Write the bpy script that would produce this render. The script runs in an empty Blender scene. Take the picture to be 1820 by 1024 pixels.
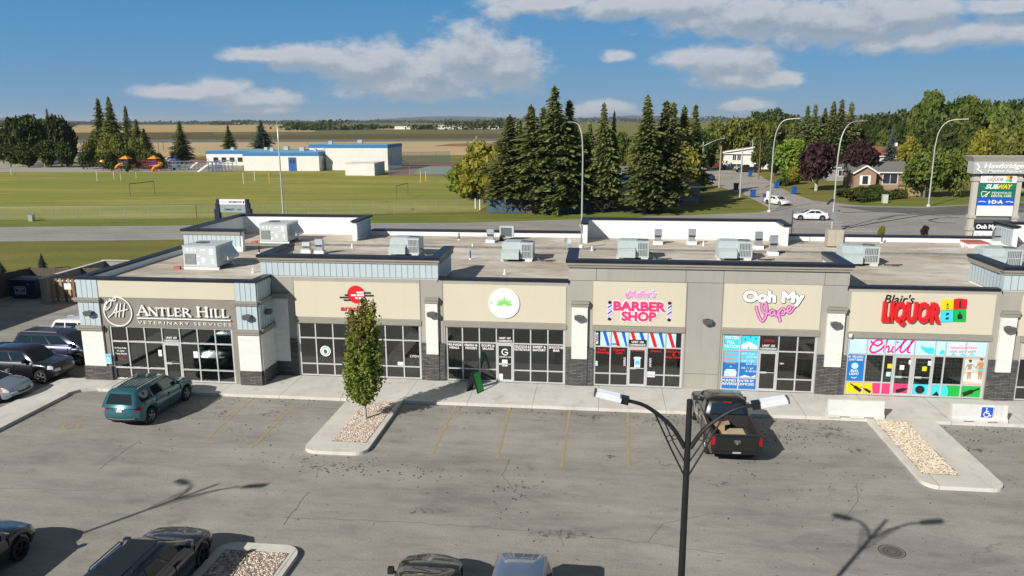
import bpy, math, random
import numpy as np
from mathutils import Vector, Matrix

SC = bpy.context.scene
COL = SC.collection
rad = math.radians

# ------------------------------------------------------------------ camera
CAM_H, CAM_F = 13.0, 1364.9
PIT, YAW, ROLL = rad(12.282), rad(6.768), rad(-0.230)
_cy, _sy, _cp, _sp = math.cos(YAW), math.sin(YAW), math.cos(PIT), math.sin(PIT)
_fw = np.array([-_sy*_cp, _cy*_cp, -_sp]); _r = np.array([_cy, _sy, 0.0]); _u = np.cross(_r, _fw)
_cr, _sr = math.cos(ROLL), math.sin(ROLL)
_R = _cr*_r + _sr*_u; _U = -_sr*_r + _cr*_u; _C = np.array([0, 0, CAM_H])
cam = bpy.data.cameras.new('camera'); cam_ob = bpy.data.objects.new('camera', cam); COL.objects.link(cam_ob)
cam.sensor_width = 36.0; cam.lens = CAM_F/1820*36; cam.clip_start = 0.1; cam.clip_end = 60000
cam_ob.matrix_world = Matrix(((_R[0], _U[0], -_fw[0], 0), (_R[1], _U[1], -_fw[1], 0), (_R[2], _U[2], -_fw[2], CAM_H), (0, 0, 0, 1)))
SC.camera = cam_ob
def _ray(x, y): return _fw*CAM_F + _R*(x-910) - _U*(y-512)
def G(x, y, z=0.0):                       # survey of the photograph: where a pixel meets a level surface
    d = _ray(x, y); p = _C + d*((z-CAM_H)/d[2]); return float(p[0]), float(p[1])
HS = _R[2]/_U[2]                        # slope of the horizon in the picture (the camera is a little rolled)
def Wv(x, y, Y):                          # ... and where it meets the upright plane at depth Y
    d = _ray(x, y); p = _C + d*(Y/d[1]); return float(p[0]), float(p[2])
def zat(X, Y, ypx):                       # height above (X, Y) seen at picture row ypx
    lo, hi = -5.0, 60.0
    for _ in range(40):
        m = (lo+hi)/2; d = np.array([X, Y, m])-_C; zz = d@_fw
        if 512-CAM_F*(d@_U)/zz > ypx: lo = m
        else: hi = m
    return lo
def mpp(X, Y):                            # metres per photograph pixel at (X, Y)
    d = np.array([X, Y, 5.0])-_C; return float(d@_fw)/CAM_F

# ------------------------------------------------------------------ sun, sky, exposure
SUN_EL, SUN_AZ = rad(30.5), math.atan2(-0.583, -0.812)     # towards the sun, measured from +Y
sd = Vector((math.sin(SUN_AZ)*math.cos(SUN_EL), math.cos(SUN_AZ)*math.cos(SUN_EL), math.sin(SUN_EL)))
sl = bpy.data.lights.new('sun', 'SUN'); sl.energy = 4.2; sl.angle = rad(0.55); sl.color = (1.0, 0.93, 0.835)
so = bpy.data.objects.new('sun', sl); COL.objects.link(so)
so.rotation_euler = (-sd).to_track_quat('-Z', 'Y').to_euler(); so.location = (-40, -60, 60)
SC.view_settings.view_transform = 'Standard'; SC.view_settings.look = 'None'
SC.view_settings.exposure = 0.45; SC.view_settings.gamma = 1.0
SC.render.engine = 'CYCLES'
SC.cycles.max_bounces = 6; SC.cycles.transparent_max_bounces = 12; SC.cycles.use_denoising = True
SC.cycles.caustics_reflective = False; SC.cycles.caustics_refractive = False

world = bpy.data.worlds.new('World'); SC.world = world; world.use_nodes = True
wn, wl = world.node_tree.nodes, world.node_tree.links
wn.clear()
def azel(x, y):
    d = _ray(x, y); d = d/np.linalg.norm(d)
    return math.degrees(math.atan2(d[0], d[1])), math.degrees(math.asin(d[2]))
PXD = 1820/67.4
# cumulus: (px, py, half-width, half-height) of each puff, surveyed in the photograph
PUFFS = [(838, 104, 100, 66), (908, 118, 76, 54), (765, 128, 130, 50), (660, 118, 120, 48), (560, 103, 105, 27), (460, 98, 75, 14), (740, 150, 170, 32),
         (385, 160, 60, 22), (330, 166, 100, 15), (450, 176, 100, 18), (470, 196, 70, 8),
         (1215, 108, 55, 20), (1280, 110, 64, 36), (1335, 113, 60, 38), (1375, 142, 55, 20), (1300, 140, 80, 20),
         (960, 8, 130, 18), (1150, 10, 210, 26), (1330, 28, 190, 38), (1480, 38, 190, 46), (1600, 30, 130, 40), (1740, 58, 110, 24), (1640, 72, 80, 20), (1800, 10, 90, 14), (1560, 80, 60, 16),
         (1096, 100, 33, 12), (1325, 186, 50, 14), (1075, 190, 60, 14), (1050, 200, 90, 8), (890, 20, 40, 16)]
g = bpy.data.node_groups.new('cloud_field', 'ShaderNodeTree')
g.interface.new_socket('AE', in_out='INPUT', socket_type='NodeSocketVector')
g.interface.new_socket('Field', in_out='OUTPUT', socket_type='NodeSocketFloat')
gi, go = g.nodes.new('NodeGroupInput'), g.nodes.new('NodeGroupOutput')
def gm(op, a, b=None, tree=g, kind='ShaderNodeMath'):
    n = tree.nodes.new(kind); n.operation = op
    for i, v in enumerate((a, b)):
        if v is None: continue
        if hasattr(v, 'links'): tree.links.new(v, n.inputs[i])
        else: n.inputs[i].default_value = v
    return n.outputs['Value'] if (kind == 'ShaderNodeMath' or op == 'LENGTH') else n.outputs['Vector']
last = None
for (px, py, rx, ry) in PUFFS:
    a, e = azel(px, py)
    v = gm('SUBTRACT', gi.outputs['AE'], (a, e, 0), kind='ShaderNodeVectorMath')
    v = gm('MULTIPLY', v, (PXD/(rx*1.12), PXD/(ry*1.15), 0), kind='ShaderNodeVectorMath')
    l = gm('LENGTH', v, kind='ShaderNodeVectorMath')
    f = gm('SUBTRACT', 1.0, l)
    if last is None: last = f
    else:
        n = g.nodes.new('ShaderNodeMath'); n.operation = 'SMOOTH_MAX'; n.inputs[2].default_value = 0.18
        g.links.new(last, n.inputs[0]); g.links.new(f, n.inputs[1]); last = n.outputs[0]
vs = gm('MULTIPLY', gi.outputs['AE'], (0.55, 0.95, 0), kind='ShaderNodeVectorMath')
nz = g.nodes.new('ShaderNodeTexNoise'); nz.inputs['Scale'].default_value = 1.0; nz.inputs['Detail'].default_value = 11; nz.inputs['Roughness'].default_value = 0.62
g.links.new(vs, nz.inputs['Vector'])
nn = gm('MULTIPLY', gm('SUBTRACT', nz.outputs['Fac'], 0.5), 1.45)
g.links.new(gm('ADD', last, nn), go.inputs['Field'])

tc = wn.new('ShaderNodeTexCoord'); sep = wn.new('ShaderNodeSeparateXYZ')
nrm = wn.new('ShaderNodeVectorMath'); nrm.operation = 'NORMALIZE'; wl.new(tc.outputs['Generated'], nrm.inputs[0]); wl.new(nrm.outputs[0], sep.inputs[0])
W_ = world.node_tree
azn = gm('MULTIPLY', gm('ARCTAN2', sep.outputs['X'], sep.outputs['Y'], W_), 57.29578, W_)
eln = gm('MULTIPLY', gm('ARCSINE', sep.outputs['Z'], None, W_), 57.29578, W_)
def field(dx, dy):
    c = wn.new('ShaderNodeCombineXYZ'); wl.new(gm('ADD', azn, dx, W_), c.inputs[0]); wl.new(gm('ADD', eln, dy, W_), c.inputs[1])
    q = wn.new('ShaderNodeGroup'); q.node_tree = g; wl.new(c.outputs[0], q.inputs[0]); return q.outputs[0]
f0, f1 = field(0, 0), field(-0.25, 0.75)
def ramp(src, a, b, c=0.0, d=1.0, smooth=True):
    n = wn.new('ShaderNodeMapRange'); n.interpolation_type = 'SMOOTHSTEP' if smooth else 'LINEAR'
    wl.new(src, n.inputs['Value']); n.inputs['From Min'].default_value = a; n.inputs['From Max'].default_value = b
    n.inputs['To Min'].default_value = c; n.inputs['To Max'].default_value = d; return n.outputs['Result']
mask = ramp(f0, -0.12, 0.55, 0.0, 0.90)
lit = ramp(gm('SUBTRACT', f0, f1, W_), -0.30, 0.50)
thin = ramp(f0, 0.9, 0.15)
lit2 = gm('MULTIPLY', gm('ADD', lit, gm('MULTIPLY', thin, 0.35, W_), W_), 0.85, W_)
cc = wn.new('ShaderNodeMix'); cc.data_type = 'RGBA'; wl.new(lit2, cc.inputs['Factor'])
cc.inputs['A'].default_value = (0.215, 0.262, 0.322, 1); cc.inputs['B'].default_value = (0.43, 0.445, 0.475, 1)
sky = wn.new('ShaderNodeTexSky'); sky.sky_type = 'NISHITA'; sky.sun_disc = False
sky.sun_elevation = SUN_EL; sky.sun_rotation = SUN_AZ; sky.altitude = 900; sky.air_density = 1.0; sky.dust_density = 0.25; sky.ozone_density = 2.2
SKY_STRENGTH = 0.085
el_f = ramp(eln, -2.0, 90.0, 0.0, 1.0, False)
cr_ = wn.new('ShaderNodeValToRGB'); wl.new(el_f, cr_.inputs[0]); E_ = cr_.color_ramp.elements
SKYK = 0.73
def skc(r, g_, b): return tuple(((c/255+0.055)/1.055)**2.4*SKYK for c in (r, g_, b))+(1,)
E_[0].position = 0.0; E_[0].color = skc(106, 154, 192); E_[1].position = 1.0; E_[1].color = skc(104, 104, 104)
for e_deg, c in ((0.6, (103, 151, 191)), (4, (84, 145, 193)), (9, (62, 138, 193)), (14, (70, 138, 188)), (28, (92, 102, 114))):
    q = E_.new((e_deg+2)/92); q.color = skc(*c)
sk2 = wn.new('ShaderNodeVectorMath'); sk2.operation = 'SCALE'; sk2.inputs['Scale'].default_value = 1/SKY_STRENGTH; wl.new(cr_.outputs[0], sk2.inputs[0])
hs = wn.new('ShaderNodeMix'); hs.data_type = 'RGBA'; hs.inputs['Factor'].default_value = 0.92; wl.new(sky.outputs[0], hs.inputs['A']); wl.new(sk2.outputs[0], hs.inputs['B'])
cs = wn.new('ShaderNodeVectorMath'); cs.operation = 'SCALE'; cs.inputs['Scale'].default_value = 1/SKY_STRENGTH; wl.new(cc.outputs['Result'], cs.inputs[0])
mx = wn.new('ShaderNodeMix'); mx.data_type = 'RGBA'; wl.new(mask, mx.inputs['Factor']); wl.new(hs.outputs['Result'], mx.inputs['A']); wl.new(cs.outputs[0], mx.inputs['B'])
bg = wn.new('ShaderNodeBackground'); bg.inputs['Strength'].default_value = SKY_STRENGTH; wl.new(mx.outputs['Result'], bg.inputs['Color'])
wo = wn.new('ShaderNodeOutputWorld'); wl.new(bg.outputs[0], wo.inputs['Surface'])

# ------------------------------------------------------------------ helpers
class MB:
    """collects faces of one mesh"""
    def __init__(s): s.v = []; s.f = []; s.m = []
    def face(s, pts, m=0):
        b = len(s.v); s.v += [tuple(p) for p in pts]; s.f.append(tuple(range(b, b+len(pts)))); s.m.append(m); return s
    def box(s, x0, x1, y0, y1, z0, z1, m=0, skip=''):
        b = len(s.v)
        s.v += [(x0, y0, z0), (x1, y0, z0), (x1, y1, z0), (x0, y1, z0), (x0, y0, z1), (x1, y0, z1), (x1, y1, z1), (x0, y1, z1)]
        for k, q in (('b', (3, 2, 1, 0)), ('t', (4, 5, 6, 7)), ('f', (0, 1, 5, 4)), ('r', (1, 2, 6, 5)), ('k', (2, 3, 7, 6)), ('l', (3, 0, 4, 7))):
            if k not in skip: s.f.append(tuple(b+i for i in q)); s.m.append(m)
        return s
    def bar(s, p, q, w, h, m=0, up=(0, 0, 1)):          # a box along p-q
        p, q = Vector(p), Vector(q); d = (q-p).normalized(); sd_ = d.cross(Vector(up))
        if sd_.length < 1e-4: sd_ = d.cross(Vector((1, 0, 0)))
        sd_.normalize(); u = sd_.cross(d); a, c = sd_*w/2, u*h/2; b = len(s.v)
        for o in (p, q): s.v += [tuple(o-a-c), tuple(o+a-c), tuple(o+a+c), tuple(o-a+c)]
        for f in ((0, 1, 2, 3), (7, 6, 5, 4), (0, 4, 5, 1), (1, 5, 6, 2), (2, 6, 7, 3), (3, 7, 4, 0)): s.f.append(tuple(b+i for i in f)); s.m.append(m)
        return s
    def prism(s, poly, z0, z1, m=0, mt=None, bottom=False):      # poly counter-clockwise in x, y
        n = len(poly); b = len(s.v)
        s.v += [(x, y, z0) for x, y in poly] + [(x, y, z1) for x, y in poly]
        for i in range(n):
            j = (i+1) % n; s.f.append((b+i, b+j, b+n+j, b+n+i)); s.m.append(m)
        s.f.append(tuple(b+n+i for i in range(n))); s.m.append(m if mt is None else mt)
        if bottom: s.f.append(tuple(b+n-1-i for i in range(n))); s.m.append(m)
        return s
    def plate(s, poly, y0, y1, m=0):                     # poly in x, z; thick from y0 (front) to y1
        n = len(poly); b = len(s.v)
        a = sum(poly[i][0]*poly[(i+1) % n][1]-poly[(i+1) % n][0]*poly[i][1] for i in range(n))
        if a < 0: poly = poly[::-1]
        s.v += [(x, y0, z) for x, z in poly] + [(x, y1, z) for x, z in poly]
        s.f.append(tuple(b+i for i in range(n))); s.m.append(m)
        s.f.append(tuple(b+2*n-1-i for i in range(n))); s.m.append(m)
        for i in range(n):
            j = (i+1) % n; s.f.append((b+i, b+n+i, b+n+j, b+j)); s.m.append(m)
        return s
    def tube(s, path, r, n=8, m=0, cap=True):
        P = [Vector(p) for p in path]; rr = r if isinstance(r, (list, tuple)) else [r]*len(P); b0 = len(s.v); prev = None
        for i, p in enumerate(P):
            t = (P[min(i+1, len(P)-1)]-P[max(i-1, 0)]).normalized()
            ref = Vector((0, 0, 1)) if abs(t.z) < 0.95 else Vector((0, 1, 0))
            x = t.cross(ref).normalized() if prev is None else (prev-t*prev.dot(t)).normalized()
            prev = x; y = t.cross(x)
            s.v += [tuple(p+(x*math.cos(2*math.pi*k/n)+y*math.sin(2*math.pi*k/n))*rr[i]) for k in range(n)]
        for i in range(len(P)-1):
            for k in range(n):
                k2 = (k+1) % n; a = b0+i*n; s.f.append((a+k, a+k2, a+n+k2, a+n+k)); s.m.append(m)
        if cap:
            s.f.append(tuple(b0+n-1-k for k in range(n))); s.m.append(m)
            s.f.append(tuple(b0+(len(P)-1)*n+k for k in range(n))); s.m.append(m)
        return s
    def lathe(s, prof, n=20, m=0, c=(0, 0, 0), axis='z'):   # prof: (radius, along)
        b0 = len(s.v)
        for (r_, h) in prof:
            for k in range(n):
                a = 2*math.pi*k/n; p = (r_*math.cos(a), r_*math.sin(a), h)
                if axis == 'y': p = (p[0], p[2], p[1])
                if axis == 'x': p = (p[2], p[0], p[1])
                s.v.append((p[0]+c[0], p[1]+c[1], p[2]+c[2]))
        for i in range(len(prof)-1):
            for k in range(n):
                k2 = (k+1) % n; a = b0+i*n; q = (a+k, a+k2, a+n+k2, a+n+k)
                s.f.append(q if axis == 'z' else q[::-1] if axis == 'y' else q); s.m.append(m)
        return s
    def add(s, mesh, mat, m=0):
        b = len(s.v); s.v += [tuple(mat @ v.co) for v in mesh.vertices]
        for p in mesh.polygons: s.f.append(tuple(b+i for i in p.vertices)); s.m.append(m)
        return s
    def mesh(s, name, mats, smooth=False):
        me = bpy.data.meshes.new(name); me.from_pydata(s.v, [], s.f)
        for k in (mats if isinstance(mats, (list, tuple)) else [mats]): me.materials.append(k)
        me.polygons.foreach_set('material_index', s.m)
        if smooth:
            me.polygons.foreach_set('use_smooth', [True]*len(s.f))
            me.set_sharp_from_angle(angle=rad(smooth if smooth is not True else 40))
        me.update(); return me
    def build(s, name, mats, parent=None, smooth=False, loc=None):
        return link(name, s.mesh(name, mats, smooth), parent, loc)
def link(name, me, parent=None, loc=None):
    o = bpy.data.objects.new(name, me); COL.objects.link(o)
    if parent is not None: o.parent = parent; KIDS.setdefault(parent.name, []).append(o)
    if loc is not None: o.location = loc
    return o
def tag(o, label=None, cat=None, group=None, kind=None):
    if label: o['label'] = label
    if cat: o['category'] = cat
    if group: o['group'] = group
    if kind: o['kind'] = kind
    return o
def thing(name, label, cat, loc=(0, 0, 0), rz=0.0, group=None, sc=None):
    o = bpy.data.objects.new(name, None); COL.objects.link(o); o.empty_display_size = 0.2
    o.location = loc; o.rotation_euler = (0, 0, rz)
    if sc is not None: o.scale = sc if isinstance(sc, (tuple, list)) else (sc, sc, sc)
    return tag(o, label, cat, group)
KIDS = {}
def dup(root, loc=None, rz=None, label=None, group=None, sc=None):
    def cp(o, par):
        c = o.copy(); COL.objects.link(c); c.parent = par
        if par is not None: KIDS.setdefault(par.name, []).append(c)
        for ch in kids(o): cp(ch, c)
        return c
    r_ = cp(root, None)
    if loc is not None: r_.location = loc
    if rz is not None: r_.rotation_euler = (0, 0, rz)
    if sc is not None: r_.scale = sc if isinstance(sc, (tuple, list)) else (sc, sc, sc)
    return tag(r_, label, None, group)
def kids(o): return KIDS.get(o.name, [])
def build_split(mb, name, mats, parent):
    """one object for every separate piece: faces that share corners, or pieces whose boxes touch"""
    par = list(range(len(mb.f))); own = {}
    def find(i):
        while par[i] != i: par[i] = par[par[i]]; i = par[i]
        return i
    for i, f in enumerate(mb.f):
        for v in f:
            if v in own: par[find(i)] = find(own[v])
            else: own[v] = i
    comp = {}
    for i in range(len(mb.f)): comp.setdefault(find(i), []).append(i)
    B = []
    for k, fs in comp.items():
        V = np.array([mb.v[v] for i in fs for v in mb.f[i]]); B.append([V.min(0)-.006, V.max(0)+.006, fs])
    done = False
    while not done:
        done = True
        for a in range(len(B)):
            for b in range(a+1, len(B)):
                if np.all(B[a][0] <= B[b][1]) and np.all(B[b][0] <= B[a][1]):
                    B[a] = [np.minimum(B[a][0], B[b][0]), np.maximum(B[a][1], B[b][1]), B[a][2]+B[b][2]]; B.pop(b); done = False; break
            if not done: break
    out = []
    for lo, hi, fs in B:
        q = MB()
        for i in fs: q.face([mb.v[v] for v in mb.f[i]], mb.m[i])
        out.append(q.build(name, mats, parent))
    return out
def structure(name, mb, mats, smooth=False): return tag(mb.build(name, mats, None, smooth), kind='structure')

# ------------------------------------------------------------------ materials
def srgb(r, g_, b): return tuple(((c/255)/12.92 if c/255 <= 0.04045 else ((c/255+0.055)/1.055)**2.4) for c in (r, g_, b))
def mat(name, col, rough=0.7, metal=0.0, var=0.0, scale=3.0, col2=None, bump=0.0, bscale=40.0, coat=0.0, spec=0.5, obj_var=0.0, detail=4, stretch=None, alpha=None):
    m = bpy.data.materials.new(name); m.use_nodes = True; N, L = m.node_tree.nodes, m.node_tree.links
    p = N['Principled BSDF']; p.inputs['Roughness'].default_value = rough; p.inputs['Metallic'].default_value = metal
    p.inputs['Coat Weight'].default_value = coat; p.inputs['Coat Roughness'].default_value = 0.05; p.inputs['Specular IOR Level'].default_value = spec
    p.inputs['Base Color'].default_value = (*col, 1)
    src = None; vec = None
    if var or col2 or bump:
        geo = N.new('ShaderNodeNewGeometry'); vec = geo.outputs['Position']
        if stretch:
            mp = N.new('ShaderNodeVectorMath'); mp.operation = 'MULTIPLY'; mp.inputs[1].default_value = stretch; L.new(vec, mp.inputs[0]); vec = mp.outputs[0]
    if var or col2:
        t = N.new('ShaderNodeTexNoise'); t.inputs['Scale'].default_value = scale; t.inputs['Detail'].default_value = detail; t.inputs['Roughness'].default_value = 0.65; L.new(vec, t.inputs['Vector'])
        rp = N.new('ShaderNodeMapRange'); rp.inputs['From Min'].default_value = 0.3; rp.inputs['From Max'].default_value = 0.7; L.new(t.outputs['Fac'], rp.inputs['Value'])
        mxn = N.new('ShaderNodeMix'); mxn.data_type = 'RGBA'; L.new(rp.outputs[0], mxn.inputs['Factor'])
        c2 = col2 or tuple(min(1, c*(1+var)) for c in col); c1 = col if col2 else tuple(c*(1-var) for c in col)
        mxn.inputs['A'].default_value = (*c1, 1); mxn.inputs['B'].default_value = (*c2, 1); src = mxn.outputs['Result']
    if obj_var:
        oi = N.new('ShaderNodeObjectInfo'); h = N.new('ShaderNodeHueSaturation')
        a = N.new('ShaderNodeMapRange'); a.inputs['To Min'].default_value = 1-obj_var; a.inputs['To Max'].default_value = 1+obj_var; L.new(oi.outputs['Random'], a.inputs['Value']); L.new(a.outputs[0], h.inputs['Value'])
        b = N.new('ShaderNodeMapRange'); b.inputs['To Min'].default_value = 0.5-obj_var*0.07; b.inputs['To Max'].default_value = 0.5+obj_var*0.05
        w = N.new('ShaderNodeMath'); w.operation = 'FRACT'; w2 = N.new('ShaderNodeMath'); w2.operation = 'MULTIPLY'; w2.inputs[1].default_value = 7.31; L.new(oi.outputs['Random'], w2.inputs[0]); L.new(w2.outputs[0], w.inputs[0])
        L.new(w.outputs[0], b.inputs['Value']); L.new(b.outputs[0], h.inputs['Hue'])
        if src: L.new(src, h.inputs['Color'])
        else: h.inputs['Color'].default_value = (*col, 1)
        src = h.outputs[0]
    if src: L.new(src, p.inputs['Base Color'])
    if bump:
        t2 = N.new('ShaderNodeTexNoise'); t2.inputs['Scale'].default_value = bscale; t2.inputs['Detail'].default_value = 3; L.new(vec, t2.inputs['Vector'])
        bn = N.new('ShaderNodeBump'); bn.inputs['Strength'].default_value = bump; bn.inputs['Distance'].default_value = 0.02; L.new(t2.outputs['Fac'], bn.inputs['Height']); L.new(bn.outputs[0], p.inputs['Normal'])
    return m
def nodes_of(m): return m.node_tree.nodes, m.node_tree.links, m.node_tree.nodes['Principled BSDF']
def nmath(N, L, op, a, b=None, c=None):
    n = N.new('ShaderNodeMath'); n.operation = op
    for i, v in enumerate((a, b, c)):
        if v is None: continue
        if hasattr(v, 'links'): L.new(v, n.inputs[i])
        else: n.inputs[i].default_value = v
    return n.outputs[0]
def nnoise(N, L, vec, scale, detail=4, rough=0.6, dist=0.0):
    t = N.new('ShaderNodeTexNoise'); t.inputs['Scale'].default_value = scale; t.inputs['Detail'].default_value = detail
    t.inputs['Roughness'].default_value = rough; t.inputs['Distortion'].default_value = dist
    if vec is not None: L.new(vec, t.inputs['Vector'])
    return t.outputs['Fac']
def nrange(N, L, v, a, b, c=0.0, d=1.0, smooth=False):
    n = N.new('ShaderNodeMapRange'); n.interpolation_type = 'SMOOTHSTEP' if smooth else 'LINEAR'
    L.new(v, n.inputs['Value'])
    for k, x in zip(('From Min', 'From Max', 'To Min', 'To Max'), (a, b, c, d)): n.inputs[k].default_value = x
    return n.outputs[0]
def nmix(N, L, f, a, b, mode='MIX'):
    n = N.new('ShaderNodeMix'); n.data_type = 'RGBA'; n.blend_type = mode
    for k, v in (('Factor', f), ('A', a), ('B', b)):
        if hasattr(v, 'links'): L.new(v, n.inputs[k])
        elif k == 'Factor': n.inputs[k].default_value = v
        else: n.inputs[k].default_value = (*v, 1)
    return n.outputs['Result']
def nvec(N, L, vec, mul):
    n = N.new('ShaderNodeVectorMath'); n.operation = 'MULTIPLY'; L.new(vec, n.inputs[0]); n.inputs[1].default_value = mul; return n.outputs[0]

def asphalt_mat(name, dark, light, crack=0.55, speck=0.25):
    m = mat(name, dark, 0.88); N, L, p = nodes_of(m); pos = N.new('ShaderNodeNewGeometry').outputs['Position']
    big = nnoise(N, L, pos, 0.13, 5, 0.65); streak = nnoise(N, L, nvec(N, L, pos, (0.25, 1.3, 1)), 0.55, 4, 0.6); fine = nnoise(N, L, pos, 26, 2, 0.7)
    c = nmix(N, L, nrange(N, L, nmath(N, L, 'ADD', nmath(N, L, 'MULTIPLY', big, 0.55), nmath(N, L, 'MULTIPLY', streak, 0.45)), 0.38, 0.62), dark, light)
    worn = nnoise(N, L, nvec(N, L, pos, (.35, 1, 1)), 1.9, 5, .7); c = nmix(N, L, nrange(N, L, worn, .40, .66, 0, .32), c, tuple(x*1.30 for x in light)); c = nmix(N, L, nrange(N, L, worn, .42, .26, 0, .30), c, tuple(x*.66 for x in dark))
    c = nmix(N, L, speck, c, nmix(N, L, nrange(N, L, fine, 0.35, 0.65), (0.30, 0.30, 0.30), (0.72, 0.71, 0.69)), 'OVERLAY')
    v = N.new('ShaderNodeTexVoronoi'); v.feature = 'DISTANCE_TO_EDGE'; v.inputs['Scale'].default_value = 0.11
    wv = N.new('ShaderNodeVectorMath'); wv.operation = 'ADD'; L.new(pos, wv.inputs[0])
    nc = N.new('ShaderNodeTexNoise'); nc.inputs['Scale'].default_value = 0.5; nc.inputs['Detail'].default_value = 5; L.new(pos, nc.inputs['Vector'])
    wsc = N.new('ShaderNodeVectorMath'); wsc.operation = 'SCALE'; wsc.inputs['Scale'].default_value = 3.2; L.new(nc.outputs['Color'], wsc.inputs[0]); L.new(wsc.outputs[0], wv.inputs[1]); L.new(wv.outputs[0], v.inputs['Vector'])
    line = nrange(N, L, v.outputs['Distance'], 0.0015, 0.006, 1.0, 0.0)
    part = nrange(N, L, nnoise(N, L, pos, 0.21, 3), 0.52, 0.6)
    c = nmix(N, L, nmath(N, L, 'MULTIPLY', nmath(N, L, 'MULTIPLY', line, part), crack), c, (0.05, 0.05, 0.048))
    blot = nrange(N, L, nnoise(N, L, pos, 0.9, 3, 0.5), 0.66, 0.74)           # oil drips
    spot = nrange(N, L, nnoise(N, L, pos, 5.0, 2, 0.5), 0.68, 0.74)
    c = nmix(N, L, nmath(N, L, 'MULTIPLY', blot, 0.25), c, (0.06, 0.058, 0.052))
    c = nmix(N, L, nmath(N, L, 'MULTIPLY', spot, 0.55), c, (0.05, 0.048, 0.045))
    L.new(c, p.inputs['Base Color'])
    b = N.new('ShaderNodeBump'); b.inputs['Strength'].default_value = 0.35; b.inputs['Distance'].default_value = 0.01; L.new(fine, b.inputs['Height']); L.new(b.outputs[0], p.inputs['Normal'])
    return m
def brick_mat(name, c1, c2, mortar, w, h, ms, rough=0.85, bump=0.6, bias=0.0):
    m = mat(name, c1, rough); N, L, p = nodes_of(m); pos = N.new('ShaderNodeNewGeometry').outputs['Position']
    s = N.new('ShaderNodeSeparateXYZ'); L.new(pos, s.inputs[0]); cb = N.new('ShaderNodeCombineXYZ')
    L.new(nmath(N, L, 'ADD', s.outputs[0], s.outputs[1]), cb.inputs[0]); L.new(s.outputs[2], cb.inputs[1])
    t = N.new('ShaderNodeTexBrick'); t.inputs['Scale'].default_value = 1; t.inputs['Brick Width'].default_value = w; t.inputs['Row Height'].default_value = h
    t.inputs['Mortar Size'].default_value = ms; t.inputs['Mortar Smooth'].default_value = 0.3; t.inputs['Bias'].default_value = bias
    t.inputs['Color1'].default_value = (*c1, 1); t.inputs['Color2'].default_value = (*c2, 1); t.inputs['Mortar'].default_value = (*mortar, 1); L.new(cb.outputs[0], t.inputs['Vector'])
    nz_ = nnoise(N, L, pos, 9, 4)
    c = nmix(N, L, 0.6, t.outputs['Color'], nmix(N, L, nrange(N, L, nz_, .3, .7), (.38, .38, .38), (.62, .62, .62)), 'OVERLAY'); L.new(c, p.inputs['Base Color'])
    b = N.new('ShaderNodeBump'); b.inputs['Strength'].default_value = bump; b.inputs['Distance'].default_value = 0.03
    L.new(nmath(N, L, 'ADD', nmath(N, L, 'MULTIPLY', t.outputs['Fac'], -1.0), nz_), b.inputs['Height']); L.new(b.outputs[0], p.inputs['Normal'])
    return m
def leaf_mat(name, c1, c2, scale=0.9, ov=0.18, trans=0.25, rough=0.6):
    m = mat(name, c1, rough, col2=c2, scale=scale, obj_var=ov, spec=0.25); N, L, p = nodes_of(m)
    src = p.inputs['Base Color'].links[0].from_socket
    t = N.new('ShaderNodeBsdfTranslucent'); L.new(src, t.inputs['Color']); ms = N.new('ShaderNodeMixShader'); ms.inputs[0].default_value = trans
    L.new(p.outputs[0], ms.inputs[1]); L.new(t.outputs[0], ms.inputs[2]); L.new(ms.outputs[0], N['Material Output'].inputs['Surface']); return m
def pane_mat(name, tint, gloss=(1, 1, 1), rough=0.02, ior=1.5):
    m = bpy.data.materials.new(name); m.use_nodes = True; N, L = m.node_tree.nodes, m.node_tree.links
    N.remove(N['Principled BSDF']); tr = N.new('ShaderNodeBsdfTransparent'); tr.inputs[0].default_value = (*tint, 1)
    gl = N.new('ShaderNodeBsdfGlossy'); gl.inputs['Roughness'].default_value = rough; gl.inputs['Color'].default_value = (*gloss, 1)
    fr = N.new('ShaderNodeFresnel'); fr.inputs['IOR'].default_value = ior; ms = N.new('ShaderNodeMixShader')
    L.new(fr.outputs[0], ms.inputs[0]); L.new(tr.outputs[0], ms.inputs[1]); L.new(gl.outputs[0], ms.inputs[2]); L.new(ms.outputs[0], N['Material Output'].inputs['Surface']); return m
def mesh_wire_mat(name, col, cover):
    m = bpy.data.materials.new(name); m.use_nodes = True; N, L = m.node_tree.nodes, m.node_tree.links
    p = N['Principled BSDF']; p.inputs['Base Color'].default_value = (*col, 1); p.inputs['Roughness'].default_value = 0.5; p.inputs['Metallic'].default_value = 0.3
    tr = N.new('ShaderNodeBsdfTransparent'); ms = N.new('ShaderNodeMixShader'); ms.inputs[0].default_value = cover
    L.new(tr.outputs[0], ms.inputs[1]); L.new(p.outputs[0], ms.inputs[2]); L.new(ms.outputs[0], N['Material Output'].inputs['Surface']); return m

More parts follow.
